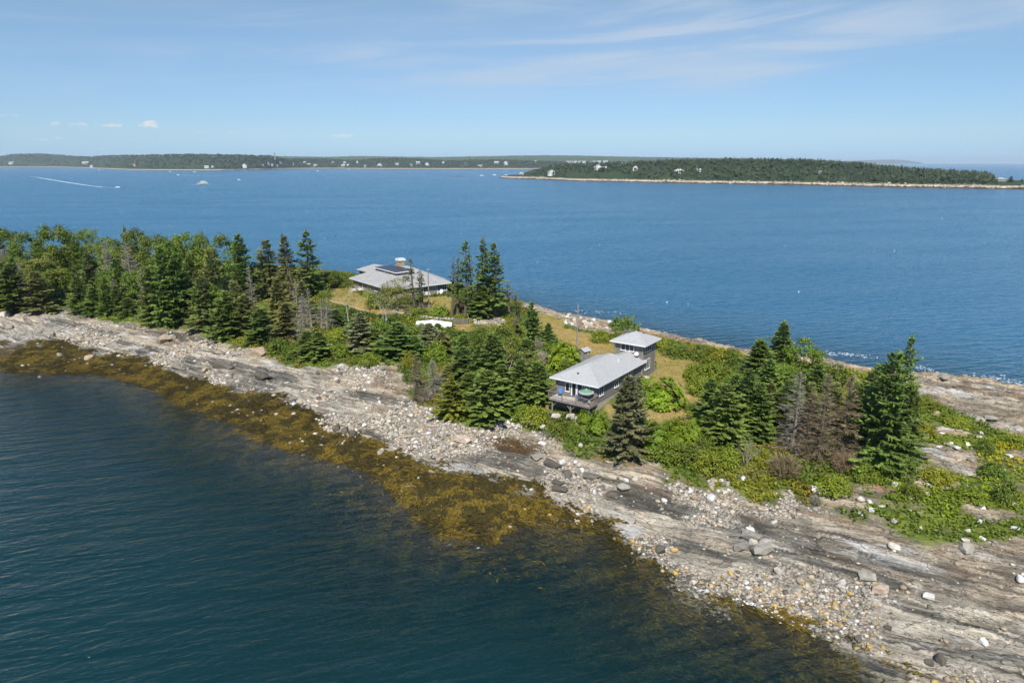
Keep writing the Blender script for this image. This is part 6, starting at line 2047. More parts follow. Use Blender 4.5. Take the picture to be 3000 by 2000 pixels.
r7 = lambda x, y: (2000 + x / 2.352, 1350 + y / 2.352)
r6 = lambda x, y: (1300 + x / 2.8, 1200 + y / 2.8)
ST_ = SA
NAMED = [
    (r7(195, 275), 37, B_ROUND, WHITE_, 'large white boulder on the brown upper ledge, left of the stony patch', 0.8, 0.85),
    (r7(415, 130), 22, B_ROUND, WHITE_, 'white boulder in the weeds just above the eroded edge'),
    (r7(940, 225), 52, B_SLAB, WHITE_, 'long white flat boulder at the grass edge above the bare soil', 0.45, 0.8),
    (r7(1225, 275), 26, B_ROUND, PALE, 'round pale boulder lying in bright green grass', 0.9, 0.95),
    (r7(1300, 350), 22, B_ROUND, WHITE_, 'white stone at the lower grass edge, upper of two'),
    (r7(1222, 375), 18, B_ROUND, WHITE_, 'white stone at the lower grass edge, lower of two'),
    (r7(465, 490), 36, B_ROUND, WHITE_, 'bright white boulder resting on a grey slab of the ledge', 0.8, 0.85),
    (r7(470, 540), 66, B_SLAB, GREY, 'long grey slab under the bright white boulder', 0.4, 0.75),
    (r7(482, 572), 30, B_ROUND, PALE, 'cream boulder below the long grey slab'),
    (r7(540, 640), 56, B_ANG, GREY, 'broad dark grey block below the cream boulder', 0.7, 0.7),
    (r7(405, 615), 48, B_ANG, GREY, 'squarish grey block left of the broad dark one', 0.6, 0.6),
    (r7(1460, 612), 37, B_ROUND, PALE, 'pale boulder with a shadowed foot on the upper right ledge', 0.8, 0.85),
    (r7(1960, 615), 40, B_ANG, GREY, 'grey angular boulder at the soil edge on the right', 0.8, 0.85),
    (r7(1360, 890), 42, B_ANG, PINK, 'pinkish tan boulder in the gravel pocket of the ledge', 0.8, 0.85),
    (r7(1265, 820), 48, B_SLAB, GREY, 'flat grey stone left of the gravel pocket', 0.6, 0.8),
    (r7(2325, 825), 30, B_ROUND, WHITE_, 'white boulder cut by the right edge of the photo'),
    (r7(808, 845), 27, B_ROUND, TAN, 'tan rounded boulder at the top of the cobble strip'),
    (r7(785, 930), 25, B_ANG, PINK, 'pale pinkish block in the cobble strip'),
    (r7(1775, 1375), 28, B_ANG, DARK, 'tall dark stone standing in the cobbles near the bottom edge', 0.8, 1.5),
    (r7(1700, 1400), 24, B_ANG, DARK, 'dark stone beside the tall dark one near the bottom edge', 0.8, 1.0),
    (r7(1100, 850), 20, B_ANG, PALE, 'pale block at the edge of the dark ledge by the gravel pocket'),
    (r7(660, 775), 27, B_ANG, PALE, 'pale angular block on the cobbles below the square blocks'),
    (r7(1690, 945), 30, B_SLAB, WHITE_, 'white flat stone in the second gravel pocket'),
    (r7(2070, 1255), 26, B_ANG, WHITE_, 'white block on the cobbles at lower right'),
    (r6(890, 470), 64, B_SLAB, DARK, 'long dark slab in the middle of the stony cove', 0.34, 0.6),
    (r6(1015, 535), 42, B_ANG, DARK, 'dark block right below the long dark slab', 0.5, 0.45),
    (r6(1215, 560), 54, B_SLAB, DARK, 'dark flat block right of the white cobbles in the cove', 0.4, 0.6),
    (r6(1100, 530), 22, B_ANG, GREY, 'upright grey stone between the two dark blocks', 0.7, 1.3),
    (r6(972, 445), 24, B_ROUND, WHITE_, 'round white boulder behind the long dark slab', 0.9, 0.9),
    (r6(1078, 445), 16, B_ROUND, WHITE_, 'white stone second from the left behind the dark blocks'),
    (r6(1030, 460), 16, B_ROUND, PINK, 'pinkish white stone between the white stones of the cove'),
    (r6(1110, 465), 17, B_ROUND, PALE, 'cream stone right of the white stones of the cove'),
    (r6(1135, 512), 16, B_ANG, WHITE_, 'squarish white stone below the cream stones of the cove'),
    (r6(168, 268), 54, B_SLAB, PINK, 'brown pink slab lying across the striped ledge', 0.45, 0.9),
    (r6(765, 410), 38, B_ANG, GREY, 'brownish grey tilted block at the left of the long dark slab', 0.8, 0.7),
    (r6(945, 668), 50, B_SLAB, DARK, 'dark wet slab above the weed pool', 0.4, 0.6),
    (r6(940, 615), 46, B_SLAB, DARK, 'dark wet slab above another near the weed pool', 0.35, 0.6),
    (r6(1480, 655), 44, B_ROUND, GREY, 'rounded grey boulder set in the ledge', 0.7, 0.7),
    (r6(810, 285), 24, B_SLAB, WHITE_, 'white flat stone on the smooth tan ledge below the deck', 0.6, 0.8),
    (r6(1128, 303), 19, B_SLAB, PALE, 'pale stone beside the small green plant on the ledge'),
    (r6(322, 195), 18, B_ROUND, PALE, 'grey round stone at the left foot of the bank'),
    (r6(820, 158), 24, B_SLAB, PALE, 'pale flat boulder at the bank foot under the bushes'),
    (r6(1495, 590), 18, B_ROUND, WHITE_, 'white stone on the ledge, left of two'),
    (r6(1572, 580), 22, B_ROUND, PALE, 'cream stone on the ledge, right of two'),
    (r6(1615, 895), 18, B_ROUND, PINK, 'pinkish boulder at the upper end of the right cobble strip'),
    (r6(1805, 755), 20, B_ROUND, WHITE_, 'white stone below the tan hump of the ledge'),
    (r6(1895, 1160), 24, B_ROUND, GOLD, 'golden boulder in the cobbles above the waterline'),
    (r6(1775, 1160), 36, B_ANG, DARK, 'dark wet block at the cobble edge by the water', 0.8, 0.8),
    (r6(1550, 1092), 22, B_ROUND, GOLD, 'orange wet stone at the edge of the water'),
    ((153, 984), 24, B_ROUND, GREY, 'grey boulder on the pale rubble at the far left'),
    ((260, 1052), 28, B_ROUND, TAN, 'tan boulder alone in the brown weed at left', 0.8, 0.85),
    ((175, 1043), 20, B_ROUND, GREY, 'dull boulder in the brown weed left of the tan one'),
    ((30, 965), 26, B_ROUND, GREY, 'dark hump of rock at the far left edge'),
    ((118, 975), 18, B_ROUND, GREY, 'small grey boulder left of the grey one on pale rubble'),
    ((12, 925), 30, B_ANG, PALE, 'pale block of ledge at the left edge below the trees', 0.8, 0.9),
    ((480, 1000), 44, B_SLAB, (0.34, 0.27, 0.19), 'big brown block of ledge with a dark cleft below the wood', 0.7, 0.9),
    ((505, 990), 20, B_ANG, GREY, 'grey split stone right of the big brown block'),
    ((657, 1078), 86, B_SLAB, DARK, 'long dark slab on the pale rubble below the wood end', 0.28, 0.5),
    ((770, 1108), 66, B_SLAB, DARK, 'dark grey bedded block above the brown weed', 0.35, 0.6),
    ((763, 1040), 54, B_SLAB, (0.34, 0.26, 0.18), 'brown block of ledge at the brink with dark underside', 0.6, 0.9),
    ((600, 1090), 20, B_ANG, TAN, 'tan stone at the upper edge of the brown weed'),
    ((590, 1112), 22, B_ANG, DARK, 'dark stone beside the tan one at the weed edge'),
    ((985, 1260), 30, B_ANG, DARK, 'dark weedy block, left of three at the weed edge'),
    ((1012, 1266), 26, B_ANG, DARK, 'dark weedy block, middle of three at the weed edge'),
    ((1034, 1278), 24, B_ANG, DARK, 'dark weedy block, right of three at the weed edge'),
    ((1115, 1330), 24, B_ROUND, GREY, 'brownish round boulder at the lower end of the striped ledge'),
    ((1112, 1182), 16, B_ROUND, WHITE_, 'white boulder above the left rubble belt'),
    ((1068, 1145), 14, B_ROUND, WHITE_, 'white round stone in the rubble belt below the white ledge'),
    ((1892, 1112), 20, B_ANG, PALE, 'pale boulder against the right wall near the tower'),
    ((1925, 1092), 9, B_ANG, GREY, 'small grey stone on the lawn right of the tower'),
    ((1632, 1222), 30, B_SLAB, PALE, 'pale slab under the left side of the deck', 0.7, 1.0),
    ((1672, 1228), 24, B_ANG, PALE, 'pale block under the middle of the deck'),
    ((1690, 1232), 20, B_ANG, GREY, 'grey block under the right side of the deck'),
    ((2860, 1232), 44, B_SLAB, GREY, 'hump of grey rock on the far right shelf', 0.6, 0.8),
    ((2765, 1110), 30, B_ANG, GREY, 'high grey knob on the far right shore', 0.8, 0.6),
    ((2900, 1235), 34, B_SLAB, GREY, 'tilted grey slab by the green patch on the right shelf', 0.5, 0.9),
]
for e in NAMED:
    (px, py), w_, pr, col, lab = e[:5]
    boulder(px, py, w_, pr, col, lab, 'singled out boulders of the shore', *(e[5:] if len(e) > 5 else ()), rz=(ST_ + brng.uniform(-.2, .2)) if pr is B_SLAB else None)
# flat slabs scattered on the right slope
srng = random.Random(31)
cnt = 0
while cnt < 58:
    px, py = srng.uniform(2460, 2990), srng.uniform(1170, 1600)
    p = ground_px(px, py)
    if not pip(MIX_W, np.array([p[0]]), np.array([p[1]]))[0]:
        continue
    lower = py > 1380
    boulder(px, py, srng.uniform(10, 26), B_SLAB, srng.choice((GREY, PALE, PALE, WHITE_)), 'flat grey slab lying loose on the %s part of the grassy right slope' % ('lower' if lower else 'upper'),
            'slabs on the %s right slope' % ('lower' if lower else 'upper'), srng.uniform(0.4, 0.7), srng.uniform(0.7, 1.1), name='flat_stone', cat='flat stone')
    cnt += 1
# heap of blocks on the far shore and white stones at the bank foot
cnt = 0
while cnt < 44:
    px, py = srng.uniform(1655, 1790), srng.uniform(922, 972)
    if py < 905 + (px - 1655) * 0.16 or py > 955 + (px - 1655) * 0.12:
        continue
    boulder(px, py, srng.uniform(7, 17), B_ANG, srng.choice((PALE, TAN, GREY, WHITE_)), 'angular block in the stone heap on the far shore behind the pole', 'blocks of the far shore heap', 0.8, 0.9, name='rock_block', cat='rock')
    cnt += 1
for k in range(26):
    px, py = r6(srng.uniform(460, 720), srng.uniform(75, 170))
    boulder(px, py, srng.uniform(8, 15), B_ROUND, srng.choice((WHITE_, WHITE_, PALE)), 'white rounded stone in the pile at the bank foot left of the deck', 'white stones at the bank foot', name='beach_stone', cat='stone')
for k in range(20):
    px, py = r7(srng.uniform(5, 330), srng.uniform(140, 300))
    boulder(px, py, srng.uniform(9, 18), B_ANG, srng.choice((PALE, WHITE_, TAN, GREY)), 'loose stone in the stony patch under the eroded edge', 'stones of the patch under the eroded edge', name='beach_stone', cat='stone')
for k in range(22):
    px, py = 1385 + srng.uniform(0, 90), srng.uniform(928, 952)
    boulder(px, py, srng.uniform(6, 13), B_ANG, srng.choice((PALE, GREY)), 'grey slab in the rubble pile under the tall spruce group', 'slabs of the rubble pile', 0.6, 0.7, name='rock_block', cat='rock')
# larger single cobbles along the right hand waterline
cnt = 0
while cnt < 60:
    px = srng.uniform(1500, 2980); py = srng.uniform(1420, 1980)
    p = ground_px(px, py)
    if p[2] < -0.15 or p[2] > 1.6 or msk(m_cob, np.array([p[0]]), np.array([p[1]]))[0] < 0.4:
        continue
    boulder_w(p, srng.uniform(0.4, 0.75), srng.choice((B_ROUND, B_ANG)), srng.choice((TAN, GREY, GOLD, PALE, GREY, DARK)), 'larger cobble among smaller ones in the strip along the near waterline', 'larger cobbles of the waterline', name='beach_stone', cat='stone')
    cnt += 1

# all the smaller stones: nobody could count them
nrng = np.random.default_rng(4)
X = nrng.uniform(-118, 62, 520000); Y = nrng.uniform(45, 190, 520000)
Z = hz(X, Y); c_ = msk(m_cob, X, Y); nr = msk(near_rock, X, Y); wd = msk(m_weed, X, Y)
prob = np.where(c_ > 0.35, c_ * 0.9, 0.035) * (1 - 0.95 * wd) * (nr > 0.5) * (Z > -0.9) * np.where(Z < 0, 0.35, 1)
# the far side stones need less detail
dist = np.hypot(X, Y)
ok = (nrng.random(len(X)) < prob) & in_view(X, Y, Z, 30) & (nrng.random(len(X)) < np.clip((95 / dist) ** 1.0, 0.25, 1))
X, Y, Z = X[ok], Y[ok], Z[ok]; dist = dist[ok]
mx = 25000
if len(X) > mx:
    s_ = nrng.permutation(len(X))[:mx]; X, Y, Z, dist = X[s_], Y[s_], Z[s_], dist[s_]
ico = bmesh.new(); bmesh.ops.create_icosphere(ico, subdivisions=1, radius=0.5)
IV = np.array([v.co[:] for v in ico.verts]); IF = np.array([[v.index for v in f.verts] for f in ico.faces]); ico.free()
N = len(X)
sz = np.clip(nrng.lognormal(-1.5, 0.55, N), 0.10, 0.75) * np.clip(dist / 85, 1.0, 1.5)
jit = 1 + nrng.normal(0, 0.17, (N, len(IV), 1))
S = np.stack([sz * nrng.uniform(0.85, 1.25, N), sz * nrng.uniform(0.6, 1.0, N), sz * nrng.uniform(0.4, 0.75, N)], -1)
a_ = nrng.uniform(0, 6.283, N); ca_, sa_ = np.cos(a_)[:, None], np.sin(a_)[:, None]
Q = IV[None] * jit * S[:, None, :]
VX = Q[..., 0] * ca_ - Q[..., 1] * sa_ + X[:, None]; VY = Q[..., 0] * sa_ + Q[..., 1] * ca_ + Y[:, None]; VZ = Q[..., 2] + (Z + S[:, 2] * 0.14)[:, None]
V = np.stack([VX, VY, VZ], -1).reshape(-1, 3)
F = (IF[None] + (np.arange(N) * len(IV))[:, None, None]).reshape(-1, 3)
pal = np.array([PALE, PALE, GREY, GREY, GREY, TAN, TAN, PINK, DARK, GOLD])
pal_w = np.array(WHITE_)
gold_z = np.clip(1.0 - Z / 1.2, 0, 1)
ci = nrng.integers(0, 9, N); ci = np.where((nrng.random(N) < 0.28 * gold_z), 9, ci)
ci = np.where((Z < 0.1) & (nrng.random(N) < 0.45), 8, ci)
tint = np.where((nrng.random(N) < 0.06)[:, None], pal_w, pal[ci]) * nrng.uniform(0.7, 1.15, (N, 1))
cs = link('beach_cobbles', mesh_np('beach_cobbles', V, F, np.repeat(tint, len(IF), 0)), M_PEBB)
tag(cs, 'countless loose cobbles and rubble strewn over the rocky shore', 'cobbles', kind='stuff')

# ------------------------------------------------------------------ seaweed
t = NT('rockweed')
tw = t.mix(1.0, (0.160, 0.120, 0.022), t.attr('tint', 'Color'), 'MULTIPLY')
M_WEED = t.done(t.principled(tw, 0.6, 0.2))
X = nrng.uniform(-118, 50, 420000); Y = nrng.uniform(45, 165, 420000)
Z = hz(X, Y); wd = msk(m_weed, X, Y)
ok = (nrng.random(len(X)) < wd * np.where(Z < -0.2, 0.55, 1.0)) & (Z > -2.2) & in_view(X, Y, Z, 30)
X, Y, Z = X[ok], Y[ok], Z[ok]
s_ = nrng.permutation(len(X))[:46000]; X, Y, Z = X[s_], Y[s_], Z[s_]
# floating patches where the tips reach the surface
fl = [(1010, 1440, 55), (960, 1470, 60), (1120, 1440, 70), (1050, 1490, 90), (920, 1420, 40), (1180, 1500, 70), (1240, 1560, 60), (1480, 1690, 70), (1560, 1640, 90), (1440, 1640, 60), (640, 1205, 60), (740, 1240, 70), (560, 1170, 70), (820, 1290, 50), (1700, 1720, 60), (1350, 1620, 50)]
fx, fy = [], []
for px, py, rpx in fl:
    c = P(px, py, 0); rr_ = rpx / pxm(c)
    n_ = int(120 * rr_ ** 0.9)
    a_ = nrng.uniform(0, 6.283, n_); r_ = np.abs(nrng.normal(0, 0.75, n_)) * rr_
    fx.append(c[0] + np.cos(a_) * r_ * 1.6); fy.append(c[1] + np.sin(a_) * r_ * 0.8)
fx = np.concatenate(fx); fy = np.concatenate(fy); fz = np.full(len(fx), -0.15) - nrng.uniform(0, 0.6, len(fx))
fm = hz(fx, fy) < -0.12
X = np.r_[X, fx[fm]]; Y = np.r_[Y, fy[fm]]; Z = np.r_[Z + 0.03, fz[fm]]
N, K = len(X), 3
flow = (fbm(X * 0.12, Y * 0.12, 3, 401) - 0.5) * 5.0 + SA
ang = flow[:, None] + nrng.normal(0, 0.55, (N, K))
ln = nrng.uniform(0.35, 0.85, (N, K)); wdt = nrng.uniform(0.05, 0.11, (N, K))
bx_ = X[:, None] + nrng.normal(0, 0.16, (N, K)); by_ = Y[:, None] + nrng.normal(0, 0.16, (N, K)); bz_ = Z[:, None] + nrng.uniform(0.02, 0.16, (N, K))
dx, dy = np.cos(ang), np.sin(ang)
mid = np.stack([bx_ + dx * ln * 0.5, by_ + dy * ln * 0.5, bz_ + nrng.uniform(0.0, 0.10, (N, K))], -1)
end = np.stack([bx_ + dx * ln, by_ + dy * ln, bz_ - nrng.uniform(0.0, 0.08, (N, K))], -1)
sd = np.stack([-dy, dx, 0 * dx], -1) * wdt[..., None]
V = np.stack([np.stack([bx_, by_, bz_], -1), mid + sd, end, mid - sd], 2).reshape(-1, 3)
wz = fbm(X * 0.55, Y * 0.55, 4, 411, 0.65)
tcol = np.where((wz > 0.52)[:, None], np.array([1.05, 0.98, 0.75]), np.array([0.42, 0.44, 0.6]))
tcol = np.repeat(tcol, K, 0) * nrng.uniform(0.45, 1.35, (N * K, 1))
sw = link('rockweed', mesh_np('rockweed', V, np.arange(len(V)).reshape(-1, 4), tcol), M_WEED)
tag(sw, 'golden brown rockweed draped over the tidal rocks and floating in the shallows', 'seaweed', kind='stuff')
# dry wrack thrown up in the cove
n_ = 3500
wx = P(1500, 1305, 2.2); 
ax_, ay_ = nrng.normal(0, 2.6, n_), nrng.normal(0, 0.9, n_)
X = wx[0] + ax_ * math.cos(SA) - ay_ * math.sin(SA); Y = wx[1] + ax_ * math.sin(SA) + ay_ * math.cos(SA); Z = hz(X, Y)
ang = nrng.uniform(0, 6.283, n_); ln = nrng.uniform(0.12, 0.35, n_)
d = np.stack([np.cos(ang), np.sin(ang), 0.2 * np.ones(n_)], -1); s2 = np.stack([-np.sin(ang), np.cos(ang), 0 * ang], -1) * 0.04
b0 = np.stack([X, Y, Z + nrng.uniform(0.03, 0.15, n_)], -1)
V = np.stack([b0, b0 + d * ln[:, None] * 0.5 + s2, b0 + d * ln[:, None], b0 + d * ln[:, None] * 0.5 - s2], 1).reshape(-1, 3)
wk = link('dry_wrack', mesh_np('dry_wrack', V, np.arange(len(V)).reshape(-1, 4), nrng.uniform(0.5, 1.2, (n_, 1)) * np.array([[1.0, 0.72, 1.2]])), M_WEED)
tag(wk, 'reddish brown patch of dried seaweed wrack in the stony cove', 'seaweed', kind='stuff')

# ------------------------------------------------------------------ driftwood
def drift(px0, py0, px1, py1, r, mat, label, name='driftwood_log', plank=False, cat='driftwood'):
    a, b = ground_px(px0, py0), ground_px(px1, py1)
    o = empty(name, a, 0, label, cat)
    d_ = b - a
    lift = 0.12
    if plank:
        MB().beam((0, 0, lift + 0.1), (d_[0], d_[1], d_[2] + lift + 0.1), r * 3.2, r).build('board', mat, o)
    else:
        MB().tube([(0, 0, lift), tuple(d_ * 0.5 + np.array([0, 0, lift + 0.06])), (d_[0], d_[1], d_[2] + lift)], [r, r * 0.9, r * 0.55], 7).build('trunk', mat, o)
        MB().tube([tuple(d_ * 0.3 + np.array([0, 0, lift])), tuple(d_ * 0.36 + np.array([0.2, 0.3, lift + 0.5]))], [r * 0.4, r * 0.15], 5).build('stub', mat, o)


M_PLANK = mat_plain('driftwood_plank', (0.50, 0.37, 0.24), 0.85, 0.1, 0.2)
drift(1162, 1286, 1226, 1278, 0.09, M_PLANK, 'pale tan plank lying on the striped ledge', 'driftwood_plank', True)
drift(1076, 1263, 1102, 1258, 0.06, M_PLANK, 'short tan board left of the longer plank', 'driftwood_plank', True)
drift(1178, 1429, 1216, 1426, 0.08, M_DEADWOOD, 'white stick stranded on the weed near the water', 'driftwood_stick')
drift(60, 918, 206, 899, 0.22, M_DEADWOOD, 'long silver fallen trunk at the foot of the wood')
drift(830, 1050, 882, 1031, 0.12, M_DEADWOOD, 'silver fallen trunk in the leafy bank above the pale ledge')
drift(605, 960, 622, 957, 0.10, M_DEADWOOD, 'short white log at the foot of the wood')
drift(2050, 1398, 2110, 1378, 0.07, M_DEADWOOD, 'grey dead branch on the eroded edge under the thicket')
drift(1150, 1075, 1185, 1065, 0.10, M_DEADWOOD, 'grey root log above the white ledge')

# ------------------------------------------------------------------ foam
fm_pts = []
def foam_line(px_list, n, spread):
    ws = [P(x, y, 0) for x, y in px_list]
    for _ in range(n):
        i = nrng.integers(0, len(ws) - 1); t_ = nrng.random()
        q_ = ws[i] * (1 - t_) + ws[i + 1] * t_
        fm_pts.append((q_[0] + nrng.normal(0, spread), q_[1] + nrng.normal(0, spread * 0.6)))


foam_line([(2042, 1720), (2100, 1728), (2170, 1752), (2250, 1790), (2319, 1818), (2404, 1842)], 420, 0.45)
foam_line([(1615, 1515), (1660, 1522), (1700, 1535), (1793, 1556)], 130, 0.35)
foam_line([(540, 1115), (600, 1128), (640, 1140)], 60, 0.5)
def foam_far(px_list, n, spread):
    foam_line(px_list, n, spread)


foam_far([(2410, 1035), (2470, 1037), (2530, 1045)], 90, 1.6)
foam_far([(2660, 1065), (2680, 1075), (2720, 1085)], 50, 1.6)
foam_far([(2890, 1100), (2940, 1112), (3000, 1132)], 100, 1.8)
foam_far([(1690, 910), (1830, 918)], 40, 1.5)
fa = np.array(fm_pts); N = len(fa)
K = 7
sz = nrng.uniform(0.03, 0.13, N) * np.where(fa[:, 1] > 100, 1.7, 1.0)
ang = np.linspace(0, 6.283, K, endpoint=False)[None] + nrng.uniform(0, 1, (N, 1))
rr_ = sz[:, None] * nrng.uniform(0.4, 1.2, (N, K))
VX = fa[:, :1] + np.cos(ang) * rr_ * 1.7; VY = fa[:, 1:] + np.sin(ang) * rr_
V = np.stack([VX, VY, np.full_like(VX, 0.02) + nrng.uniform(0, 0.01, (N, 1))], -1).reshape(-1, 3)
me = bpy.data.meshes.new('foam'); me.from_pydata(V.tolist(), [], [tuple(range(i * K, i * K + K)) for i in range(N)]); me.update()
tag(link('foam', me, mat_plain('sea_foam', (0.80, 0.84, 0.86), 0.7, 0.2, 0.05)), 'broken white foam along the edge of the water', 'foam', kind='stuff')

# ------------------------------------------------------------------ far shores
def interp_px(tab):
    xs, ys = zip(*tab)
    return lambda x: np.interp(x, xs, ys)


def px_of(x, y, z):
    dep_ = y * CT - (z - CAM_H) * ST
    return 1500 + FPX * x / dep_


t = NT('far_woods')
fc = t.attr('tint', 'Color')
M_FARTREE = t.done(t.principled(fc, 0.9, 0.1))
t = NT('far_shore_ground')
pos = t.coord('Position')
sz_ = t.n('ShaderNodeSeparateXYZ'); t.put(sz_.inputs[0], pos)
nn = t.noise(pos, 0.06, 5, 0.65); n2 = t.noise(pos, 0.25, 5, 0.7)
rk = t.mix(t.ramp(n2, 0.35, 0.62), (0.22, 0.175, 0.13), (0.60, 0.51, 0.40))
zz = t.math('ADD', sz_.outputs[2], t.math('MULTIPLY', t.math('SUBTRACT', nn, 0.5), 3.0))
cl_ = t.mix(t.ramp(zz, 1.7, 2.6), t.mix(t.ramp(n2, 0.4, 0.7), (0.05, 0.042, 0.025), (0.15, 0.10, 0.04)), rk)
cl_ = t.mix(t.ramp(zz, 4.6, 6.4), cl_, t.mix(t.ramp(n2, 0.5, 0.75), (0.035, 0.055, 0.024), (0.11, 0.13, 0.04)))
M_FARSHORE = t.done(t.principled(cl_, 0.9, 0.1, t.bump(n2, 0.8, 1.5)))


class FarLand:
    def __init__(self, name, shore, sky, ndir, rise, th, depth_pts, maxd, shore_h, step):
        self.sky = interp_px(sky); self.th = th; self.rise = rise; self.n = np.array(ndir) / np.linalg.norm(ndir); self.shore_h = shore_h
        xs = np.arange(shore[0][0], shore[-1][0] + 1, step); ys = np.interp(xs, *zip(*shore))
        ys = np.maximum(ys, 476 + 0.5 + FPX * CAM_H / maxd)
        self.line = np.array([P(a, b, 0)[:2] for a, b in zip(xs, ys)]); self.px = xs
        rg_ = np.random.default_rng(3)
        rows = []
        for k, d_ in enumerate(depth_pts):
            w_ = self.line + self.n * d_
            z_ = np.array([self.gz(q_[0], q_[1], d_) for q_ in w_])
            if 0 < d_ < rise * 0.4:
                z_ = z_ + (fbm(np.arange(len(z_)) * 0.45 + k * 3.3, np.full(len(z_), k * 1.7), 3, 7) - 0.5) * min(d_ * 0.8, shore_h * 1.6)
                w_ = w_ + self.n * ((fbm(np.arange(len(z_)) * 0.3, np.full(len(z_), k * 0.6), 2, 9) - 0.5) * d_ * 1.1)[:, None]
            rows.append(np.c_[w_, z_])
        G = np.array(rows); R_, C_ = G.shape[:2]
        ix = np.arange(R_ * C_).reshape(R_, C_)
        q_ = np.stack([ix[:-1, :-1], ix[:-1, 1:], ix[1:, 1:], ix[1:, :-1]], -1).reshape(-1, 4)
        self.obj = tag(link(name, mesh_np(name, G.reshape(-1, 3), q_, None, False), M_FARSHORE), kind='structure')

    def gz(self, x, y, d_):
        if d_ <= 0:
            return -1.5 if d_ < 0 else -0.2
        p_ = px_of(x, y, 20)
        zs = max(float(z_at(y, self.sky(p_))) - self.th, self.shore_h + 1.5)
        if d_ > self.rise * 1.8:
            return zs * max(0.0, 1 - (d_ - self.rise * 1.8) / (self.rise * 1.5)) - 1.0
        sh = self.shore_h * min(1.0, d_ / (self.shore_h * 2.6))
        k = min(1, max(0, (d_ - self.shore_h * 2.5) / (self.rise - self.shore_h * 2.5))); k = k * k * (3 - 2 * k)
        return sh + (zs - sh) * k

    def ground(self, px, d_):
        i = np.interp(px, self.px, np.arange(len(self.px)))
        q_ = np.array([np.interp(i, np.arange(len(self.px)), self.line[:, 0]), np.interp(i, np.arange(len(self.px)), self.line[:, 1])]) + self.n * d_
        return np.array([q_[0], q_[1], self.gz(q_[0], q_[1], d_)])


def far_wood(name, label, land, n, px_lo, px_hi, d0, d1, th, conif, seed, gaps=(), cols=None, wide=1.0, edge=None):
    """a wood too far away to tell its trees apart singly"""
    rg_ = random.Random(seed); Vv = []; Ff = []; Tt = []
    cc = [(0.050, 0.072, 0.036), (0.036, 0.054, 0.030), (0.085, 0.105, 0.040), (0.062, 0.088, 0.036)] if cols is None else cols
    for _ in range(n):
        px = rg_.uniform(px_lo, px_hi); d_ = d0 + (d1 - d0) * rg_.random() ** 0.9
        p = land.ground(px, d_)
        pp = px_of(p[0], p[1], p[2])
        if any(a < pp < b and d_ < dm for a, b, dm in gaps):
            continue
        if edge and (pp < edge(d_) or pp > 2925 - 0.1 * d_):
            continue
        h = th * (rg_.uniform(0.62, 1.05) if rg_.random() < 0.75 else rg_.uniform(1.05, 1.35)) * (1.0 if d_ > d0 * 1.6 else 0.7)
        b0 = len(Vv)
        isd = rg_.random() < 0.05
        if rg_.random() < conif:
            r_ = h * rg_.uniform(0.12, 0.22) * wide; c = rg_.choice(cc[:2])
            if isd: c = (0.20, 0.18, 0.15); r_ *= 0.35
            for tier in range(4):
                z0, z1 = h * (0.08 + 0.2 * tier), h * min(1.0, 0.42 + 0.2 * tier); rr_ = r_ * (1 - 0.22 * tier)
                b1 = len(Vv); m = 6; a0 = rg_.uniform(0, 6)
                for k in range(m):
                    a = a0 + 6.283 * k / m; q_ = rr_ * rg_.uniform(0.7, 1.25)
                    Vv.append((p[0] + q_ * math.cos(a), p[1] + q_ * math.sin(a), p[2] + z0 + rg_.uniform(-.05, .05) * h))
                Vv.append((p[0], p[1], p[2] + z1))
                for k in range(m):
                    Ff.append((b1 + k, b1 + (k + 1) % m, b1 + m)); s_ = rg_.uniform(0.75, 1.3); Tt.append((c[0] * s_ * .72, c[1] * s_ * .75, c[2] * s_ * .75))
        else:
            c = rg_.choice(cc[2:] + cc[:1]); hh = h * 0.9
            for lob in range(2):
                ox, oy = rg_.uniform(-.25, .25) * hh, rg_.uniform(-.25, .25) * hh; oz = hh * rg_.uniform(0.45, 0.72); r_ = hh * rg_.uniform(0.24, 0.36) * wide
                b1 = len(Vv)
                for v in IV:
                    j_ = rg_.uniform(0.75, 1.25) * r_ * 2
                    Vv.append((p[0] + ox + v[0] * j_, p[1] + oy + v[1] * j_, p[2] + oz + v[2] * j_ * 0.85))
                for f_ in IF:
                    Ff.append((b1 + f_[0], b1 + f_[1], b1 + f_[2])); s_ = rg_.uniform(0.7, 1.3); Tt.append((c[0] * s_ * .72, c[1] * s_ * .75, c[2] * s_ * .75))
    o = link(name, mesh_np(name, np.array(Vv), np.array(Ff), np.array(Tt)), M_FARTREE)
    return tag(o, label, 'woodland', kind='stuff')


right_shore = [(1462, 521), (1485, 523), (1570, 525.7), (1689, 531), (1791, 533), (2055, 538), (2310, 542), (2400, 544), (2655, 549.7), (3000, 555), (3140, 557)]
right_sky = [(1420, 512), (1520, 505), (1530, 494), (1560, 485), (1600, 479), (1660, 476), (1800, 473), (1900, 469), (1950, 467), (2050, 464), (2150, 463), (2350, 465), (2420, 469), (2500, 475), (2560, 479), (2610, 486), (2650, 489), (2700, 493), (2760, 497), (2850, 501), (2900, 506), (2940, 518), (3000, 525), (3140, 528)]
RI = FarLand('far_island', right_shore, right_sky, (0.55, 0.83), 190, 12.5, [-8, 0, 2.5, 5, 8, 12, 17, 24, 34, 60, 100, 150, 200, 260, 340, 480, 640], 60000, 6.5, 5)
far_wood('far_island_wood', 'dense dark spruce wood covering the far island on the right', RI, 4600, 1515, 3020, 17, 330, 12.5, 0.74, 41,
         gaps=((1760, 1830, 95), (1930, 1965, 60), (2360, 2392, 75), (1560, 1610, 45), (1660, 1740, 90), (2912, 2970, 45)), edge=lambda d_: 1520 + d_ * 0.1)
fr_ = np.random.default_rng(8)
n_ = 2600
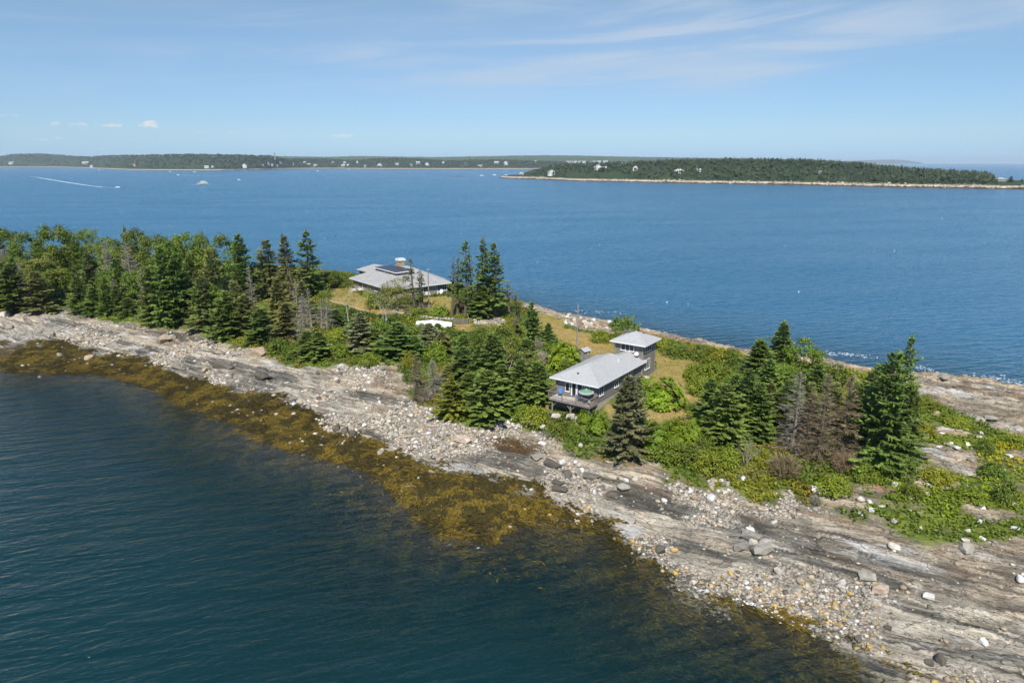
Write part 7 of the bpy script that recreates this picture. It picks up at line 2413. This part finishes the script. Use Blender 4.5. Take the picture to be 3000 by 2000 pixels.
pxs = fr_.uniform(1466, 3030, n_); ds = np.abs(fr_.normal(0, 9, n_)) + 2
pp_ = np.array([RI.ground(a, b) for a, b in zip(pxs, ds)])
sz = fr_.lognormal(0.35, 0.6, n_).clip(0.6, 5.5)
Q = IV[None] * (1 + fr_.normal(0, 0.2, (n_, len(IV), 1))) * np.stack([sz * 1.5, sz, sz * 0.75], -1)[:, None, :]
V = (Q + pp_[:, None, :]).reshape(-1, 3); F = (IF[None] + (np.arange(n_) * len(IV))[:, None, None]).reshape(-1, 3)
tc = np.where((ds < 6)[:, None] & (fr_.random(n_) < 0.85)[:, None], np.array([[0.10, 0.085, 0.06]]), np.array([[0.42, 0.355, 0.27]])) * fr_.uniform(0.55, 1.2, (n_, 1))
tag(link('far_shore_rocks', mesh_np('far_shore_rocks', V, F, np.repeat(tc, len(IF), 0)), M_FARTREE), 'pale boulders and ledges along the shore of the far island', 'rocks', kind='stuff')
left_shore = [(-80, 484), (0, 484.5), (81, 488), (160, 490), (238, 492.7), (300, 495), (383, 498.6), (470, 499.5), (553, 500), (650, 499.5), (740, 497.8), (790, 496.6), (840, 495.6), (890, 494.9), (1000, 494.4), (1022, 495), (1100, 495.4), (1255, 495.9), (1400, 495.8), (1544, 496), (1700, 494)]
left_sky = [(-80, 452), (0, 452), (60, 451), (120, 450), (180, 453), (240, 458), (270, 459), (300, 456), (360, 454), (430, 453), (560, 450.5), (620, 452), (700, 453), (790, 455), (820, 461), (850, 466), (900, 463), (960, 465), (1010, 468), (1045, 469), (1080, 465), (1150, 462), (1220, 464), (1280, 468), (1300, 470), (1380, 468), (1480, 467), (1560, 470), (1650, 473), (1750, 476)]
LI = FarLand('mainland_shore', left_shore, left_sky, (0.0, 1.0), 420, 14, [-20, 0, 6, 12, 20, 30, 45, 70, 120, 200, 300, 420, 560, 760, 1000, 1400], 6600, 8.0, 6)
far_wood('mainland_wood', 'dark green woods covering the far mainland shore on the left', LI, 6200, -70, 1690, 48, 640, 15, 0.38, 43, wide=1.25,
         cols=[(0.048, 0.072, 0.037), (0.036, 0.056, 0.030), (0.075, 0.100, 0.040), (0.058, 0.085, 0.036)])
# low weedy reef off the island tip
rf_ = P(1343, 517.5, 0)
rg = random.Random(4)
reef_v = []
for i in range(16):
    for j in range(5):
        x = -28 + 56 * i / 15; y = -6 + 12 * j / 4
        e_ = 1 - (x / 28) ** 2 - (y / 6) ** 2
        reef_v.append((x, y, -0.4 + max(-0.6, e_) * 1.6 + rg.uniform(-.15, .15)))
rm = MB(); rm.v = reef_v
for i in range(15):
    for j in range(4):
        rm.f.append((i * 5 + j, (i + 1) * 5 + j, (i + 1) * 5 + j + 1, i * 5 + j + 1))
tag(rm.build('reef', M_FARSHORE, None, rf_), kind='structure')
# far wooded ridges
t = NT('ridge_forest')
pos = t.coord('Position')
n1 = t.noise(pos, 0.012, 6, 0.7); n2 = t.noise(pos, 0.05, 4, 0.7)
M_RIDGE = t.done(t.principled(t.mix(t.ramp(n1, 0.35, 0.65), (0.045, 0.070, 0.036), (0.085, 0.115, 0.045)), 0.95, 0.05, t.bump(n2, 1.0, 8.0)))


def ridge(name, sky, dist, depth, base_py, jag):
    f = interp_px(sky); xs = np.arange(sky[0][0], sky[-1][0], 1.5)
    rows = []
    for k, fr_ in enumerate((0.0, 0.25, 0.5, 0.75, 0.92, 1.0, 1.05, 1.3)):
        y = dist - depth * (1 - min(fr_, 1.0)) + (depth * (fr_ - 1) if fr_ > 1 else 0)
        top = np.array([float(z_at(dist, q_)) for q_ in f(xs)])
        jz = (fbm(xs * 0.35 + k, np.full(len(xs), k * 3.0), 3, 5) - 0.5) * jag
        prof = math.sin(min(fr_, 1.0) * math.pi / 2) ** 0.8 if fr_ <= 1.05 else 0.3
        z = np.maximum(-2, top * prof + jz * (0.3 + prof))
        rows.append(np.stack([(xs - 1500) / FPX * y * 1.034, np.full(len(xs), y), z], -1))
    G = np.array(rows); R_, C_ = G.shape[:2]; ix = np.arange(R_ * C_).reshape(R_, C_)
    q_ = np.stack([ix[:-1, :-1], ix[:-1, 1:], ix[1:, 1:], ix[1:, :-1]], -1).reshape(-1, 4)
    return tag(link(name, mesh_np(name, G.reshape(-1, 3), q_, None, False), M_RIDGE), kind='structure')


ridge('distant_hills', [(760, 459), (830, 457.5), (900, 459), (1000, 460), (1080, 458), (1150, 459), (1280, 461), (1400, 459), (1500, 457), (1600, 455.5), (1700, 457), (1800, 459.5), (2000, 463), (2100, 464), (2200, 466), (2320, 468), (2420, 474)], 9500, 2500, 490, 14)
ridge('distant_hills', [(-100, 459), (100, 458), (230, 457.5), (300, 458), (420, 461)], 9500, 2000, 490, 12)
ridge('distant_island', [(2380, 475.5), (2440, 471), (2480, 469), (2540, 468), (2570, 469), (2592, 472), (2625, 477)], 24500, 1500, 480, 6)

# ------------------------------------------------------------------ far houses
M_HWHITE = mat_plain('clapboard_white', (0.72, 0.72, 0.70), 0.7, 0.2, 0.06)
M_HGREY = mat_plain('shingle_grey', (0.36, 0.36, 0.35), 0.8, 0.15, 0.1)
M_HTAN = mat_plain('shingle_tan', (0.36, 0.31, 0.25), 0.8, 0.15, 0.1)
M_HRED = mat_plain('roof_red', (0.42, 0.13, 0.09), 0.8, 0.15, 0.1)
M_RGREY = mat_plain('roof_grey', (0.30, 0.30, 0.30), 0.8, 0.15, 0.1)
M_RPALE = mat_plain('roof_pale', (0.46, 0.45, 0.43), 0.8, 0.15, 0.1)
M_BLIND = mat_plain('far_window', (0.04, 0.045, 0.05), 0.2, 0.5, 0.05)


def far_house(p, w, d_, h, label, wall, roofm, kind='gable', rz=0.0, wins=3, floors=1, wing=None, group='houses on the far shores'):
    o = empty('far_house', p, rz, label, 'house', group)
    MB().box(-w / 2, w / 2, -d_ / 2, d_ / 2, -2.0, h).build('wall', wall, o)
    ov = 0.06 * w; rh = w * (0.22 if kind != 'steep' else 0.36)
    if kind == 'flat':
        MB().box(-w / 2 - ov, w / 2 + ov, -d_ / 2 - ov, d_ / 2 + ov, h + 0.01, h + 0.6).build('roof', roofm, o)
    elif kind == 'hip':
        c = [(-w / 2 - ov, -d_ / 2 - ov, h), (w / 2 + ov, -d_ / 2 - ov, h), (w / 2 + ov, d_ / 2 + ov, h), (-w / 2 - ov, d_ / 2 + ov, h)]
        r0, r1 = (-w * 0.2, 0, h + rh), (w * 0.2, 0, h + rh)
        slab_roof([(c[0], c[1], r1, r0), (c[1], c[2], r1), (c[2], c[3], r0, r1), (c[3], c[0], r0)], 0.2).build('roof', roofm, o)
    elif kind == 'steep':           # gable towards the camera
        g0, g1 = (0, -d_ / 2 - ov, h + rh), (0, d_ / 2 + ov, h + rh)
        slab_roof([((-w / 2 - ov, -d_ / 2 - ov, h - 0.2), g0, g1, (-w / 2 - ov, d_ / 2 + ov, h - 0.2)), (g0, (w / 2 + ov, -d_ / 2 - ov, h - 0.2), (w / 2 + ov, d_ / 2 + ov, h - 0.2), g1)], 0.25).build('roof', roofm, o)
        MB().poly([(-w / 2, -d_ / 2 - 0.02, h - 0.05), (w / 2, -d_ / 2 - 0.02, h - 0.05), (0, -d_ / 2 - 0.02, h + rh - 0.3)]).build('gable', wall, o)
    else:
        g0, g1 = (-w / 2 - ov, 0, h + rh), (w / 2 + ov, 0, h + rh)
        slab_roof([((-w / 2 - ov, -d_ / 2 - ov, h), (w / 2 + ov, -d_ / 2 - ov, h), g1, g0), ((w / 2 + ov, d_ / 2 + ov, h), (-w / 2 - ov, d_ / 2 + ov, h), g0, g1)], 0.25).build('roof', roofm, o)
        for s in (-1, 1):
            MB().poly([(s * w / 2, -d_ / 2, h), (s * w / 2, d_ / 2, h), (s * w / 2, 0, h + rh)]).build('gable', wall, o)
    for fl_ in range(floors):
        z0 = h * (0.22 + 0.5 * fl_) if floors > 1 else h * 0.35
        for k in range(wins):
            x = -w / 2 + w * (k + 0.5) / wins
            ww = w / wins * 0.5; hh = h / floors * 0.45
            MB().box(x - ww / 2, x + ww / 2, -d_ / 2 - 0.08, -d_ / 2 + 0.1, z0, z0 + hh).build('window', M_BLIND, o)
    if wing:
        ww, wh = w * wing, h * 0.65
        MB().box(w / 2 + 0.02, w / 2 + ww, -d_ / 2 + 0.6, d_ / 2 - 0.8, -2, wh).build('wing', wall, o)
        slab_roof([((w / 2 + 0.03, -d_ / 2, wh), (w / 2 + ww + ov, -d_ / 2, wh), (w / 2 + ww + ov, 0, wh + rh * 0.6), (w / 2 + 0.03, 0, wh + rh * 0.6)), ((w / 2 + ww + ov, d_ / 2, wh), (w / 2 + 0.03, d_ / 2, wh), (w / 2 + 0.03, 0, wh + rh * 0.6), (w / 2 + ww + ov, 0, wh + rh * 0.6))], 0.2).build('roof', roofm, o)
    if rg.random() < 0.6 and kind != 'flat':
        MB().box(w * 0.12, w * 0.12 + 0.07 * w, -0.05 * w, 0.03 * w, h + rh * 0.3, h + rh * 1.35).build('chimney', M_HTAN, o)
    return o


def house_on(land, px, py, wpx, hpx, *a, dguess=None, **k):
    """find the depth on the far land where the ground is seen at this pixel"""
    best = None
    for d_ in np.linspace(8, land.rise * 1.2, 60):
        p = land.ground(px, d_)
        for _ in range(2):
            p = land.ground(px - (px_of(*p) - px), d_)
        dep_ = p[1] * CT - (p[2] - CAM_H) * ST
        y_ = 1000 - FPX * (p[1] * ST + (p[2] - CAM_H) * CT) / dep_
        if best is None or abs(y_ - py) < best[0]:
            best = (abs(y_ - py), p, dep_)
    _, p, dep_ = best
    want = float(z_at(p[1], py))
    p = np.array([p[0], p[1], max(p[2] + 0.2, min(want, p[2] + 9))])
    m = dep_ / FPX
    return far_house(p, wpx * m, wpx * m * 0.7, hpx * m, *a, **k)


rg = random.Random(6)
house_on(RI, 1582, 514, 22, 8.5, 'grey gabled two storey house above pale rocks at the left end of the far island', M_HWHITE, M_RGREY, 'steep', 0.15, 4, 2, 0.3)
house_on(RI, 1499, 515, 14, 6, 'small brown grey cottage alone on the tip of the far island', M_HTAN, M_RPALE, 'hip', 0.2, 3)
house_on(RI, 1680, 497, 22, 6.5, 'long white house with wing high on the far island', M_HWHITE, M_RPALE, 'steep', 0.1, 4, 1, 0.6)
house_on(RI, 1801, 499, 14, 8, 'tall white house above a green field on the far island', M_HWHITE, M_RGREY, 'steep', -0.2, 3, 2)
house_on(RI, 1946, 508, 25, 7, 'low white house with broad grey hip roof on the far island', M_HWHITE, M_RPALE, 'hip', 0.1, 5)
house_on(RI, 2001, 504, 13, 6, 'white house half hidden by trees right of the hip roofed one', M_HWHITE, M_RPALE, 'gable', 0.3, 3)
house_on(RI, 2374, 509, 20, 8, 'grey two storey house in a clearing of the dark wood', M_HGREY, M_RPALE, 'flat', 0.05, 4, 2)
house_on(RI, 2935, 531, 26, 5, 'grey hip roofed pavilion house at the right end of the far island', M_HGREY, M_RGREY, 'hip', 0.1, 5)
for px, py, w_, h_, lab, wl, rf2, kd, fl_ in [
    (9, 481, 14, 4, 'pale house by the water at the far left edge', M_HWHITE, M_RGREY, 'gable', 1),
    (208, 480, 7, 4, 'small white house in trees, left of a pair on the mainland', M_HWHITE, M_RGREY, 'steep', 1),
    (219, 481, 10, 5, 'larger white house in trees, right of a pair on the mainland', M_HWHITE, M_RPALE, 'gable', 2),
    (260, 490, 7, 4, 'small white cottage near the water left of the red roof', M_HWHITE, M_RGREY, 'steep', 1),
    (361, 487, 10, 4, 'house with red roof among trees on the mainland', M_HWHITE, M_HRED, 'gable', 1),
    (590, 493, 11, 5, 'white boxy house on the pale shore rocks', M_HWHITE, M_RPALE, 'gable', 2),
    (604, 492, 7, 4, 'low annex house right beside the white boxy house', M_HWHITE, M_RGREY, 'steep', 1),
    (700, 491, 14, 6, 'big white gabled house near the end of the left point', M_HWHITE, M_RPALE, 'steep', 2),
    (750, 488, 8, 4, 'grey house first in the cluster left of the harbour', M_HGREY, M_RPALE, 'gable', 1),
    (762, 484, 9, 5, 'grey gabled house second in the cluster left of the harbour', M_HGREY, M_RPALE, 'steep', 2),
    (776, 486, 8, 4, 'white house third in the cluster left of the harbour', M_HWHITE, M_RPALE, 'gable', 1),
    (792, 481, 9, 4, 'grey green roofed house uphill in the cluster by the harbour', M_HGREY, M_RGREY, 'hip', 1),
    (793, 488, 7, 4, 'white house at the water below the cluster', M_HWHITE, M_RGREY, 'gable', 1),
    (834, 483, 4, 5, 'narrow white house like a small tower by the harbour', M_HWHITE, M_RGREY, 'steep', 1),
    (866, 478, 7, 3, 'pale house uphill behind the harbour', M_HWHITE, M_RPALE, 'gable', 1),
    (886, 484, 9, 3, 'long low house on the harbour bank', M_HTAN, M_RPALE, 'gable', 1),
    (912, 488, 9, 4, 'bright white boathouse on the harbour front', M_HWHITE, M_RPALE, 'gable', 1),
    (952, 479, 8, 4, 'grey gabled inn above the moored sailboats', M_HGREY, M_RPALE, 'steep', 2),
    (988, 480, 7, 5, 'white square house above the harbour', M_HWHITE, M_RPALE, 'hip', 2),
    (996, 488, 12, 3, 'long white shed on the harbour front', M_HWHITE, M_RPALE, 'gable', 1),
    (1007, 487, 8, 4, 'cream boathouse right of the long white shed', M_HWHITE, M_HTAN, 'steep', 1),
    (1021, 478, 5, 5, 'white narrow house where the middle shore begins', M_HWHITE, M_RPALE, 'steep', 2),
    (1064, 490, 8, 5, 'grey cottage at the left of the middle shore', M_HGREY, M_RGREY, 'gable', 1),
    (1104, 488, 13, 5, 'white and grey house with gable on the middle shore', M_HWHITE, M_RGREY, 'steep', 2),
    (1152, 484, 9, 4, 'low white house in trees on the middle shore', M_HWHITE, M_RGREY, 'gable', 1),
    (1197, 487, 7, 5, 'dark grey house near the water on the middle shore', M_HGREY, M_RGREY, 'gable', 1),
    (1213, 481, 11, 5, 'wide grey house uphill on the middle shore', M_HGREY, M_RPALE, 'gable', 2),
    (1243, 486, 11, 6, 'white steep gabled house on the middle shore', M_HWHITE, M_RGREY, 'steep', 2),
    (1289, 482, 6, 7, 'tall white tower like house on the middle shore', M_HWHITE, M_RPALE, 'hip', 2),
    (1358, 482, 6, 4, 'small white house right of the tower like house', M_HWHITE, M_RPALE, 'steep', 1),
    (1405, 490, 12, 4, 'low grey white house by the middle shore rocks', M_HWHITE, M_RGREY, 'gable', 1),
    (1453, 481, 13, 5, 'long white house uphill at the right of the middle shore', M_HWHITE, M_RPALE, 'gable', 1),
    (1481, 483, 12, 6, 'white house above a bare tan bank at the right of the middle shore', M_HWHITE, M_RPALE, 'steep', 2),
    (1572, 475.5, 10, 2.5, 'white house on top of the woods above the far island', M_HWHITE, M_RPALE, 'gable', 1)]:
    house_on(LI, px, py, w_, h_, lab, wl, rf2, kd, rg.uniform(-.3, .3), 3, fl_)
names_ = ['first', 'second', 'third', 'fourth', 'fifth', 'sixth', 'seventh', 'eighth']
for k, (px, w_) in enumerate(((1664, 8), (1674, 8), (1686, 9), (1698, 8), (1710, 9), (1742, 11), (1755, 10), (1774, 12))):
    q_ = PD(px, 477, 5600)
    far_house(q_, w_ * 2.75, w_ * 2, 8, '%s pale house from the left in the row under the distant ridge' % names_[k], M_HWHITE, M_RPALE, 'gable', 0, 3)
q_ = PD(1832, 479, 5600)
far_house(q_, 26 * 2.75, 22, 9, 'long pale building under the distant ridge right of the row of houses', M_HWHITE, M_RPALE, 'flat', 0, 7)
# lookout tower on the hill
tp_ = PD(805, 464, 4700)
tw_ = empty('lookout_tower', tp_, 0.2, 'tall grey lookout tower on the wooded hill above the harbour', 'tower')
hm = 14.5 / FPX * 4850
MB().box(-5, 5, -5, 5, -8, hm).build('shaft', M_HGREY, tw_)
MB().box(-5.6, 5.6, -5.6, 5.6, hm + 0.01, hm + 1.5).build('parapet', M_RGREY, tw_)
for k in range(6):
    MB().box(-2, 2, -5.1, -4.9, 3 + k * 5, 5.5 + k * 5).build('window', M_BLIND, tw_)
q_ = PD(790, 463.5, 4690)
far_house(q_, 42, 16, 3, 'long pale low building beside the lookout tower', M_HTAN, M_RPALE, 'flat', 0, 6)
# single trees standing clear of the far wood
for px, py, h_, w_, lab in [(2961, 536, 20, 20, 'solitary dark spruce right of the pavilion house on the far island'), (2992, 536, 12, 10, 'thin tree at the right edge of the far island'),
                            (2641, 500, 17, 12, 'pair crowned spruce standing above the far wood by the sea'), (2690, 503, 11, 10, 'lone spruce tip above the far wood, left of two in the gap'),
                            (2783, 508, 13, 8, 'lone spruce tip above the far wood, right of two in the gap'), (1722, 481, 8, 4, 'single dark spruce standing up before the distant ridge')]:
    y0 = 1330 if px > 1800 else 2000
    q_ = PD(px, py, y0); m = y0 / FPX
    place('spruce', q_, h_ * m, w_ * m / 2, lab)

# ------------------------------------------------------------------ boats
M_HULLW = mat_plain('hull_white', (0.80, 0.81, 0.82), 0.35, 0.4, 0.03)
M_HULLG = mat_plain('hull_green_grey', (0.20, 0.27, 0.25), 0.4, 0.4, 0.05)
M_CABIN = mat_plain('cabin_white', (0.72, 0.73, 0.74), 0.5, 0.3, 0.04)
M_DARKGL = mat_plain('dark_glazing', (0.05, 0.055, 0.06), 0.15, 0.5, 0.03)
M_ORANGE = mat_plain('brown_rail', (0.36, 0.20, 0.15), 0.6, 0.3, 0.1)


def hull(L, Bm, hgt_, draft=0.4):
    mb = MB(); n_ = 9
    for i in range(n_):
        t_ = i / (n_ - 1); x = -L / 2 + L * t_
        w_ = Bm / 2 * (1 - max(0, (t_ - 0.45) / 0.55) ** 2.2) if t_ < 1 else 0.02
        sh = hgt_ * (1 + 0.35 * max(0, t_ - 0.4))
        mb.v += [(x * 0.96, -w_ * 0.75, -draft), (x, -w_, sh), (x, w_, sh), (x * 0.96, w_ * 0.75, -draft)]
    for i in range(n_ - 1):
        for j in range(4):
            j2 = (j + 1) % 4
            mb.f.append((i * 4 + j, i * 4 + j2, (i + 1) * 4 + j2, (i + 1) * 4 + j))
    mb.f.append((3, 2, 1, 0)); e_ = (n_ - 1) * 4; mb.f.append((e_, e_ + 1, e_ + 2, e_ + 3))
    return mb


def speedboat(px, py, L, head, label, group='motorboats on the bay'):
    o = empty('motorboat', P(px, py, 0), head, label, 'boat', group)
    hull(L, L * 0.32, L * 0.13).build('hull', M_HULLW, o)
    MB().hexa([(-L * .12, -L * .11, L * .12), (L * .2, -L * .08, L * .13), (L * .2, L * .08, L * .13), (-L * .12, L * .11, L * .12), (-L * .10, -L * .09, L * .27), (L * .08, -L * .07, L * .27), (L * .08, L * .07, L * .27), (-L * .10, L * .09, L * .27)]).build('cabin', M_CABIN, o)
    MB().box(-L * .125, L * .12, -L * .112, L * .112, L * .18, L * .235).build('windows', M_DARKGL, o)
    MB().box(-L * .55, -L * .5, -L * .04, L * .04, 0, L * .16).build('outboard_motor', M_DARKGL, o)
    return o


def wake(pts, w0, w1, label, seed=1):
    """ragged strip of foam, w0 wide at the boat and w1 at its tail"""
    rg_ = np.random.default_rng(seed); ws = [P(x, y, 0) for x, y in pts]
    Vv = []; Ff = []
    segs = []
    for a, b in zip(ws[:-1], ws[1:]):
        n_ = max(2, int(np.linalg.norm(b - a) / 3))
        for k in range(n_):
            segs.append(a + (b - a) * k / n_)
    N_ = len(segs)
    for k, q_ in enumerate(segs):
        t_ = k / max(1, N_ - 1)
        w_ = w0 + (w1 - w0) * t_
        cov = 1 if t_ < 0.3 else 1 - 0.75 * (t_ - 0.3) / 0.7
        d_ = segs[min(k + 1, N_ - 1)] - segs[max(k - 1, 0)]; d_ = d_ / (np.linalg.norm(d_) + 1e-6); nn_ = np.array([-d_[1], d_[0], 0])
        for s in range(2 if cov > 0.6 else 1):
            if rg_.random() > cov:
                continue
            c = q_ + nn_ * rg_.normal(0, w_ * 0.25); l_ = rg_.uniform(2.5, 5.0); h_ = w_ * rg_.uniform(0.15, 0.42)
            i = len(Vv)
            for aa in range(6):
                an = aa * 1.047
                v_ = c + d_ * math.cos(an) * l_ * rg_.uniform(.7, 1.2) + nn_ * math.sin(an) * h_ * rg_.uniform(.6, 1.2)
                Vv.append((v_[0], v_[1], 0.06 + 0.004 * (len(Ff) % 9)))
            Ff.append(tuple(range(i, i + 6)))
    me_ = bpy.data.meshes.new('wake'); me_.from_pydata(Vv, [], Ff); me_.update()
    return tag(link('wake', me_, FOAM_M), label, 'wake', kind='stuff')


FOAM_M = mat_plain('wake_foam', (0.74, 0.80, 0.84), 0.7, 0.2, 0.08)
speedboat(345, 549.5, 8.5, R(-6), 'white motorboat at the head of the long curved wake')
wake([(341, 550), (330, 550), (300, 548.5), (260, 544), (200, 535), (150, 527), (110, 520), (80, 517)], 3.0, 9, 'long white curved wake behind the leftmost motorboat', 1)
speedboat(498, 503.5, 11, R(180), 'white motorboat heading left close to the far shore')
wake([(500, 504.2), (530, 505), (556, 505.5)], 4, 5, 'short straight wake near the far shore', 2)
speedboat(569, 504.5, 14, R(10), 'white cabin boat right of the short straight wake')
speedboat(522, 512.5, 10, R(178), 'white motorboat drawing a long thin wake above the tour boat')
wake([(524, 513), (560, 514), (600, 515), (660, 516.5), (725, 518)], 4, 3, 'long thin straight wake above the tour boat', 3)
speedboat(700, 527, 9, R(172), 'white motorboat with dark canopy right of the tour boat')
wake([(703, 528), (715, 529), (727, 530)], 2.5, 2, 'very short wake behind the boat with dark canopy', 4)
speedboat(931, 501.5, 13, R(185), 'white launch in the open water before the harbour')
speedboat(1022, 497.5, 14, R(5), 'white launch off the tip of the middle shore')
speedboat(290, 498, 12, R(2), 'small white boat close under the left mainland shore')
speedboat(1412, 515, 12, R(170), 'white launch near the far island tip, left of three')
speedboat(1449, 513.5, 14, R(175), 'white cabin boat near the far island tip, middle of three')
speedboat(1484, 513.5, 13, R(175), 'white boat moored by the cottage on the far island tip')
speedboat(2671, 481.6, 22, R(5), 'white fishing boat far out on the right horizon water')
speedboat(2979, 491.5, 10, R(5), 'small white boat far out near the right edge')
# tour boat
tb_ = empty('tour_boat', P(597, 541, 0), R(-4), 'large dark hulled tour boat with stacked white decks crossing the bay', 'ship')
hull(27, 7.5, 2.4, 0.6).build('hull', M_HULLG, tb_)
MB().hexa([(-12.5, -3.6, 2.41), (5.0, -3.4, 2.5), (5.0, 3.4, 2.5), (-12.5, 3.6, 2.41), (-12.5, -3.5, 2.75), (5.5, -3.3, 2.85), (5.5, 3.3, 2.85), (-12.5, 3.5, 2.75)]).build('rub_rail', M_HULLW, tb_)
c1 = MB().hexa([(-6, -2.9, 2.8), (8, -2.4, 2.9), (8, 2.4, 2.9), (-6, 2.9, 2.8), (-6, -2.8, 5.0), (6.2, -2.3, 5.0), (6.2, 2.3, 5.0), (-6, 2.8, 5.0)]).build('main_cabin', M_CABIN, tb_)
for k in range(7):
    MB().box(-5.4 + k * 1.6, -4.3 + k * 1.6, -3.0, -2.86, 3.5, 4.6).build('window', M_DARKGL, c1)
MB().box(-8.5, 6.5, -3.0, 3.0, 5.02, 5.25).build('upper_deck', M_HULLW, tb_)
c2 = MB().hexa([(-3, -2.2, 5.26), (4.5, -2.0, 5.26), (4.5, 2.0, 5.26), (-3, 2.2, 5.26), (-3, -2.1, 7.5), (3.2, -1.9, 7.5), (3.2, 1.9, 7.5), (-3, 2.1, 7.5)]).build('wheelhouse', M_CABIN, tb_)
for k in range(4):
    MB().box(-2.4 + k * 1.5, -1.3 + k * 1.5, -2.3, -2.1, 6.2, 7.2).build('window', M_DARKGL, c2)
MB().box(-5.5, 4.6, -2.5, 2.5, 7.52, 7.75).build('canopy', M_HULLW, tb_)
for x in (-8.2, -6.6, -5.0, 5.2):
    MB().tube([(x, -2.8, 5.25), (x, -2.8, 6.3)], 0.06, 5).build('stanchion', M_ORANGE, tb_)
MB().beam((-8.3, -2.8, 6.3), (-4.9, -2.8, 6.3), 0.08, 0.08).build('rail', M_ORANGE, tb_)
MB().tube([(-1, 0, 7.7), (-1, 0, 12)], [0.12, 0.06], 6).build('mast', M_DARKGL, tb_)
MB().tube([(2.5, 0, 7.7), (2.5, 0, 9.4)], [0.10, 0.06], 6).build('radar_mast', M_DARKGL, tb_)
MB().box(-9.8, -8.8, -2.2, 2.2, 2.8, 4.1).build('stern_locker', M_ORANGE, tb_)
wake([(584, 541.5), (570, 540.8), (550, 540)], 4, 2.5, 'pale wake behind the tour boat', 5)
wake([(620, 542), (605, 542.5), (590, 542.5)], 2.5, 2.5, 'bow wave along the tour boat hull', 6)
# sailing boats moored in the harbour
for px, py, mh_, L, lab in [(937, 492.5, 17, 30, 'tall masted schooner moored at the left of the harbour'), (944, 493, 11, 15, 'sailboat right beside the tall masted schooner'),
                            (838, 494, 9, 13, 'white sailboat moored alone left of the harbour'), (949.5, 493, 10, 13, 'sailboat second right of the schooner'), (960, 493, 9, 13, 'sailboat third right of the schooner'),
                            (972, 494, 8, 12, 'sailboat in the middle of the harbour'), (985, 493, 9, 12, 'sailboat before the long white shed'), (1016, 492, 10, 13, 'sailboat at the right end of the harbour'),
                            (907, 493.5, 6, 11, 'small sailboat left of the boathouse'), (915, 494.5, 5, 11, 'small sailboat nearer than the boathouse')]:
    o = empty('sailboat', P(px, max(py, 492.5), 0), R(175), lab, 'sailboat', 'sailboats moored in the harbour')
    m = P(px, max(py, 492.5), 0)[1] / FPX; ht = mh_ * m
    hull(L, L * 0.28, L * 0.09, 0.5).build('hull', M_HULLW, o)
    MB().tube([(L * 0.05, 0, 0.5), (L * 0.05, 0, ht)], [0.3, 0.16], 5).build('mast', M_HULLW, o)
    MB().tube([(L * 0.05, 0, L * 0.16), (-L * 0.36, 0, L * 0.15)], [0.45, 0.35], 5).build('furled_sail', M_HULLW, o)
    MB().box(-L * .2, L * .1, -L * .07, L * .07, L * .09, L * .15).build('cabin', M_CABIN, o)
    if L > 20:
        MB().poly([(L * 0.06, 0.1, 1.5), (L * 0.40, 0.1, 1.5), (L * 0.06, 0.1, ht * 0.95)]).build('jib_sail', M_HULLW, o)
# lobster buoys
M_BUOY = [mat_plain('buoy_%s' % n, c, 0.5, 0.3, 0.05) for n, c in (('white', (0.8, 0.8, 0.78)), ('yellow', (0.75, 0.62, 0.2)), ('orange', (0.75, 0.30, 0.15)), ('teal', (0.10, 0.50, 0.45)))]
bu_f = MB().lathe([(0.02, -0.25), (0.20, -0.18), (0.28, 0.0), (0.28, 0.18), (0.16, 0.34), (0.03, 0.38)], 10)
bu_s = MB().tube([(0, 0, 0.3), (0, 0, 0.85)], 0.035, 5)
for k, (px, py, c) in enumerate([(1518, 647, 0), (357, 621, 0), (597, 621, 2), (496, 662, 0), (1038, 660, 1), (1054, 646, 2), (1109, 608, 0), (1318, 602, 0), (899, 622, 0), (952, 700, 1), (1062, 760, 3),
                                 (1757, 718, 1), (2016, 891, 3), (1954, 886, 0), (2300, 720, 0), (2058, 560, 0), (2405, 557, 0), (2466, 556, 0), (2430, 578, 0), (2300, 572, 0), (2690, 562, 0), (2766, 563, 0),
                                 (1350, 685, 0), (1575, 768, 1), (2340, 855, 0), (2188, 678, 0), (380, 590, 0), (470, 585, 0), (335, 596, 0), (220, 592, 0), (62, 557, 0), (105, 580, 0), (2760, 640, 0), (2620, 735, 0), (1500, 545, 0)]):
    zone = 'left of the tall spruces' if px < 900 else ('beyond the long house' if px < 1400 else ('behind the tower' if px < 2100 else 'off the far island'))
    cn_ = ('white', 'yellow', 'orange', 'teal')[c]
    o = empty('lobster_buoy', P(px, py, 0), 0, 'tiny %s buoy floating in the open water %s' % (cn_, zone), 'buoy', 'lobster buoys on the bay')
    s = 0.65 if py > 640 else 0.95
    o.scale = (s, s, s)
    if k == 0:
        bu_me = bu_f.build('float', M_BUOY[c], o).data; bs_me = bu_s.build('spindle', M_DARKMETAL, o).data
        bu_c = {c: bu_me}
    else:
        if c not in bu_c:
            bu_c[c] = bu_me.copy(); bu_c[c].materials.clear(); bu_c[c].materials.append(M_BUOY[c])
        link('float', bu_c[c], None, o); link('spindle', bs_me, None, o)

# ------------------------------------------------------------------ air
hz_mb = MB().box(-26500, 26500, -900, 30500, -15, 190)
t = NT('haze_air')
pv = t.n('ShaderNodeVolumePrincipled')
pv.inputs['Color'].default_value = (0.72, 0.86, 1.0, 1)
pv.inputs['Density'].default_value = 4.2e-5
pv.inputs['Anisotropy'].default_value = 0.0
t.t.links.new(pv.outputs[0], t.out.inputs['Volume'])
haze = hz_mb.build('haze', t.m)
tag(haze, kind='stuff')
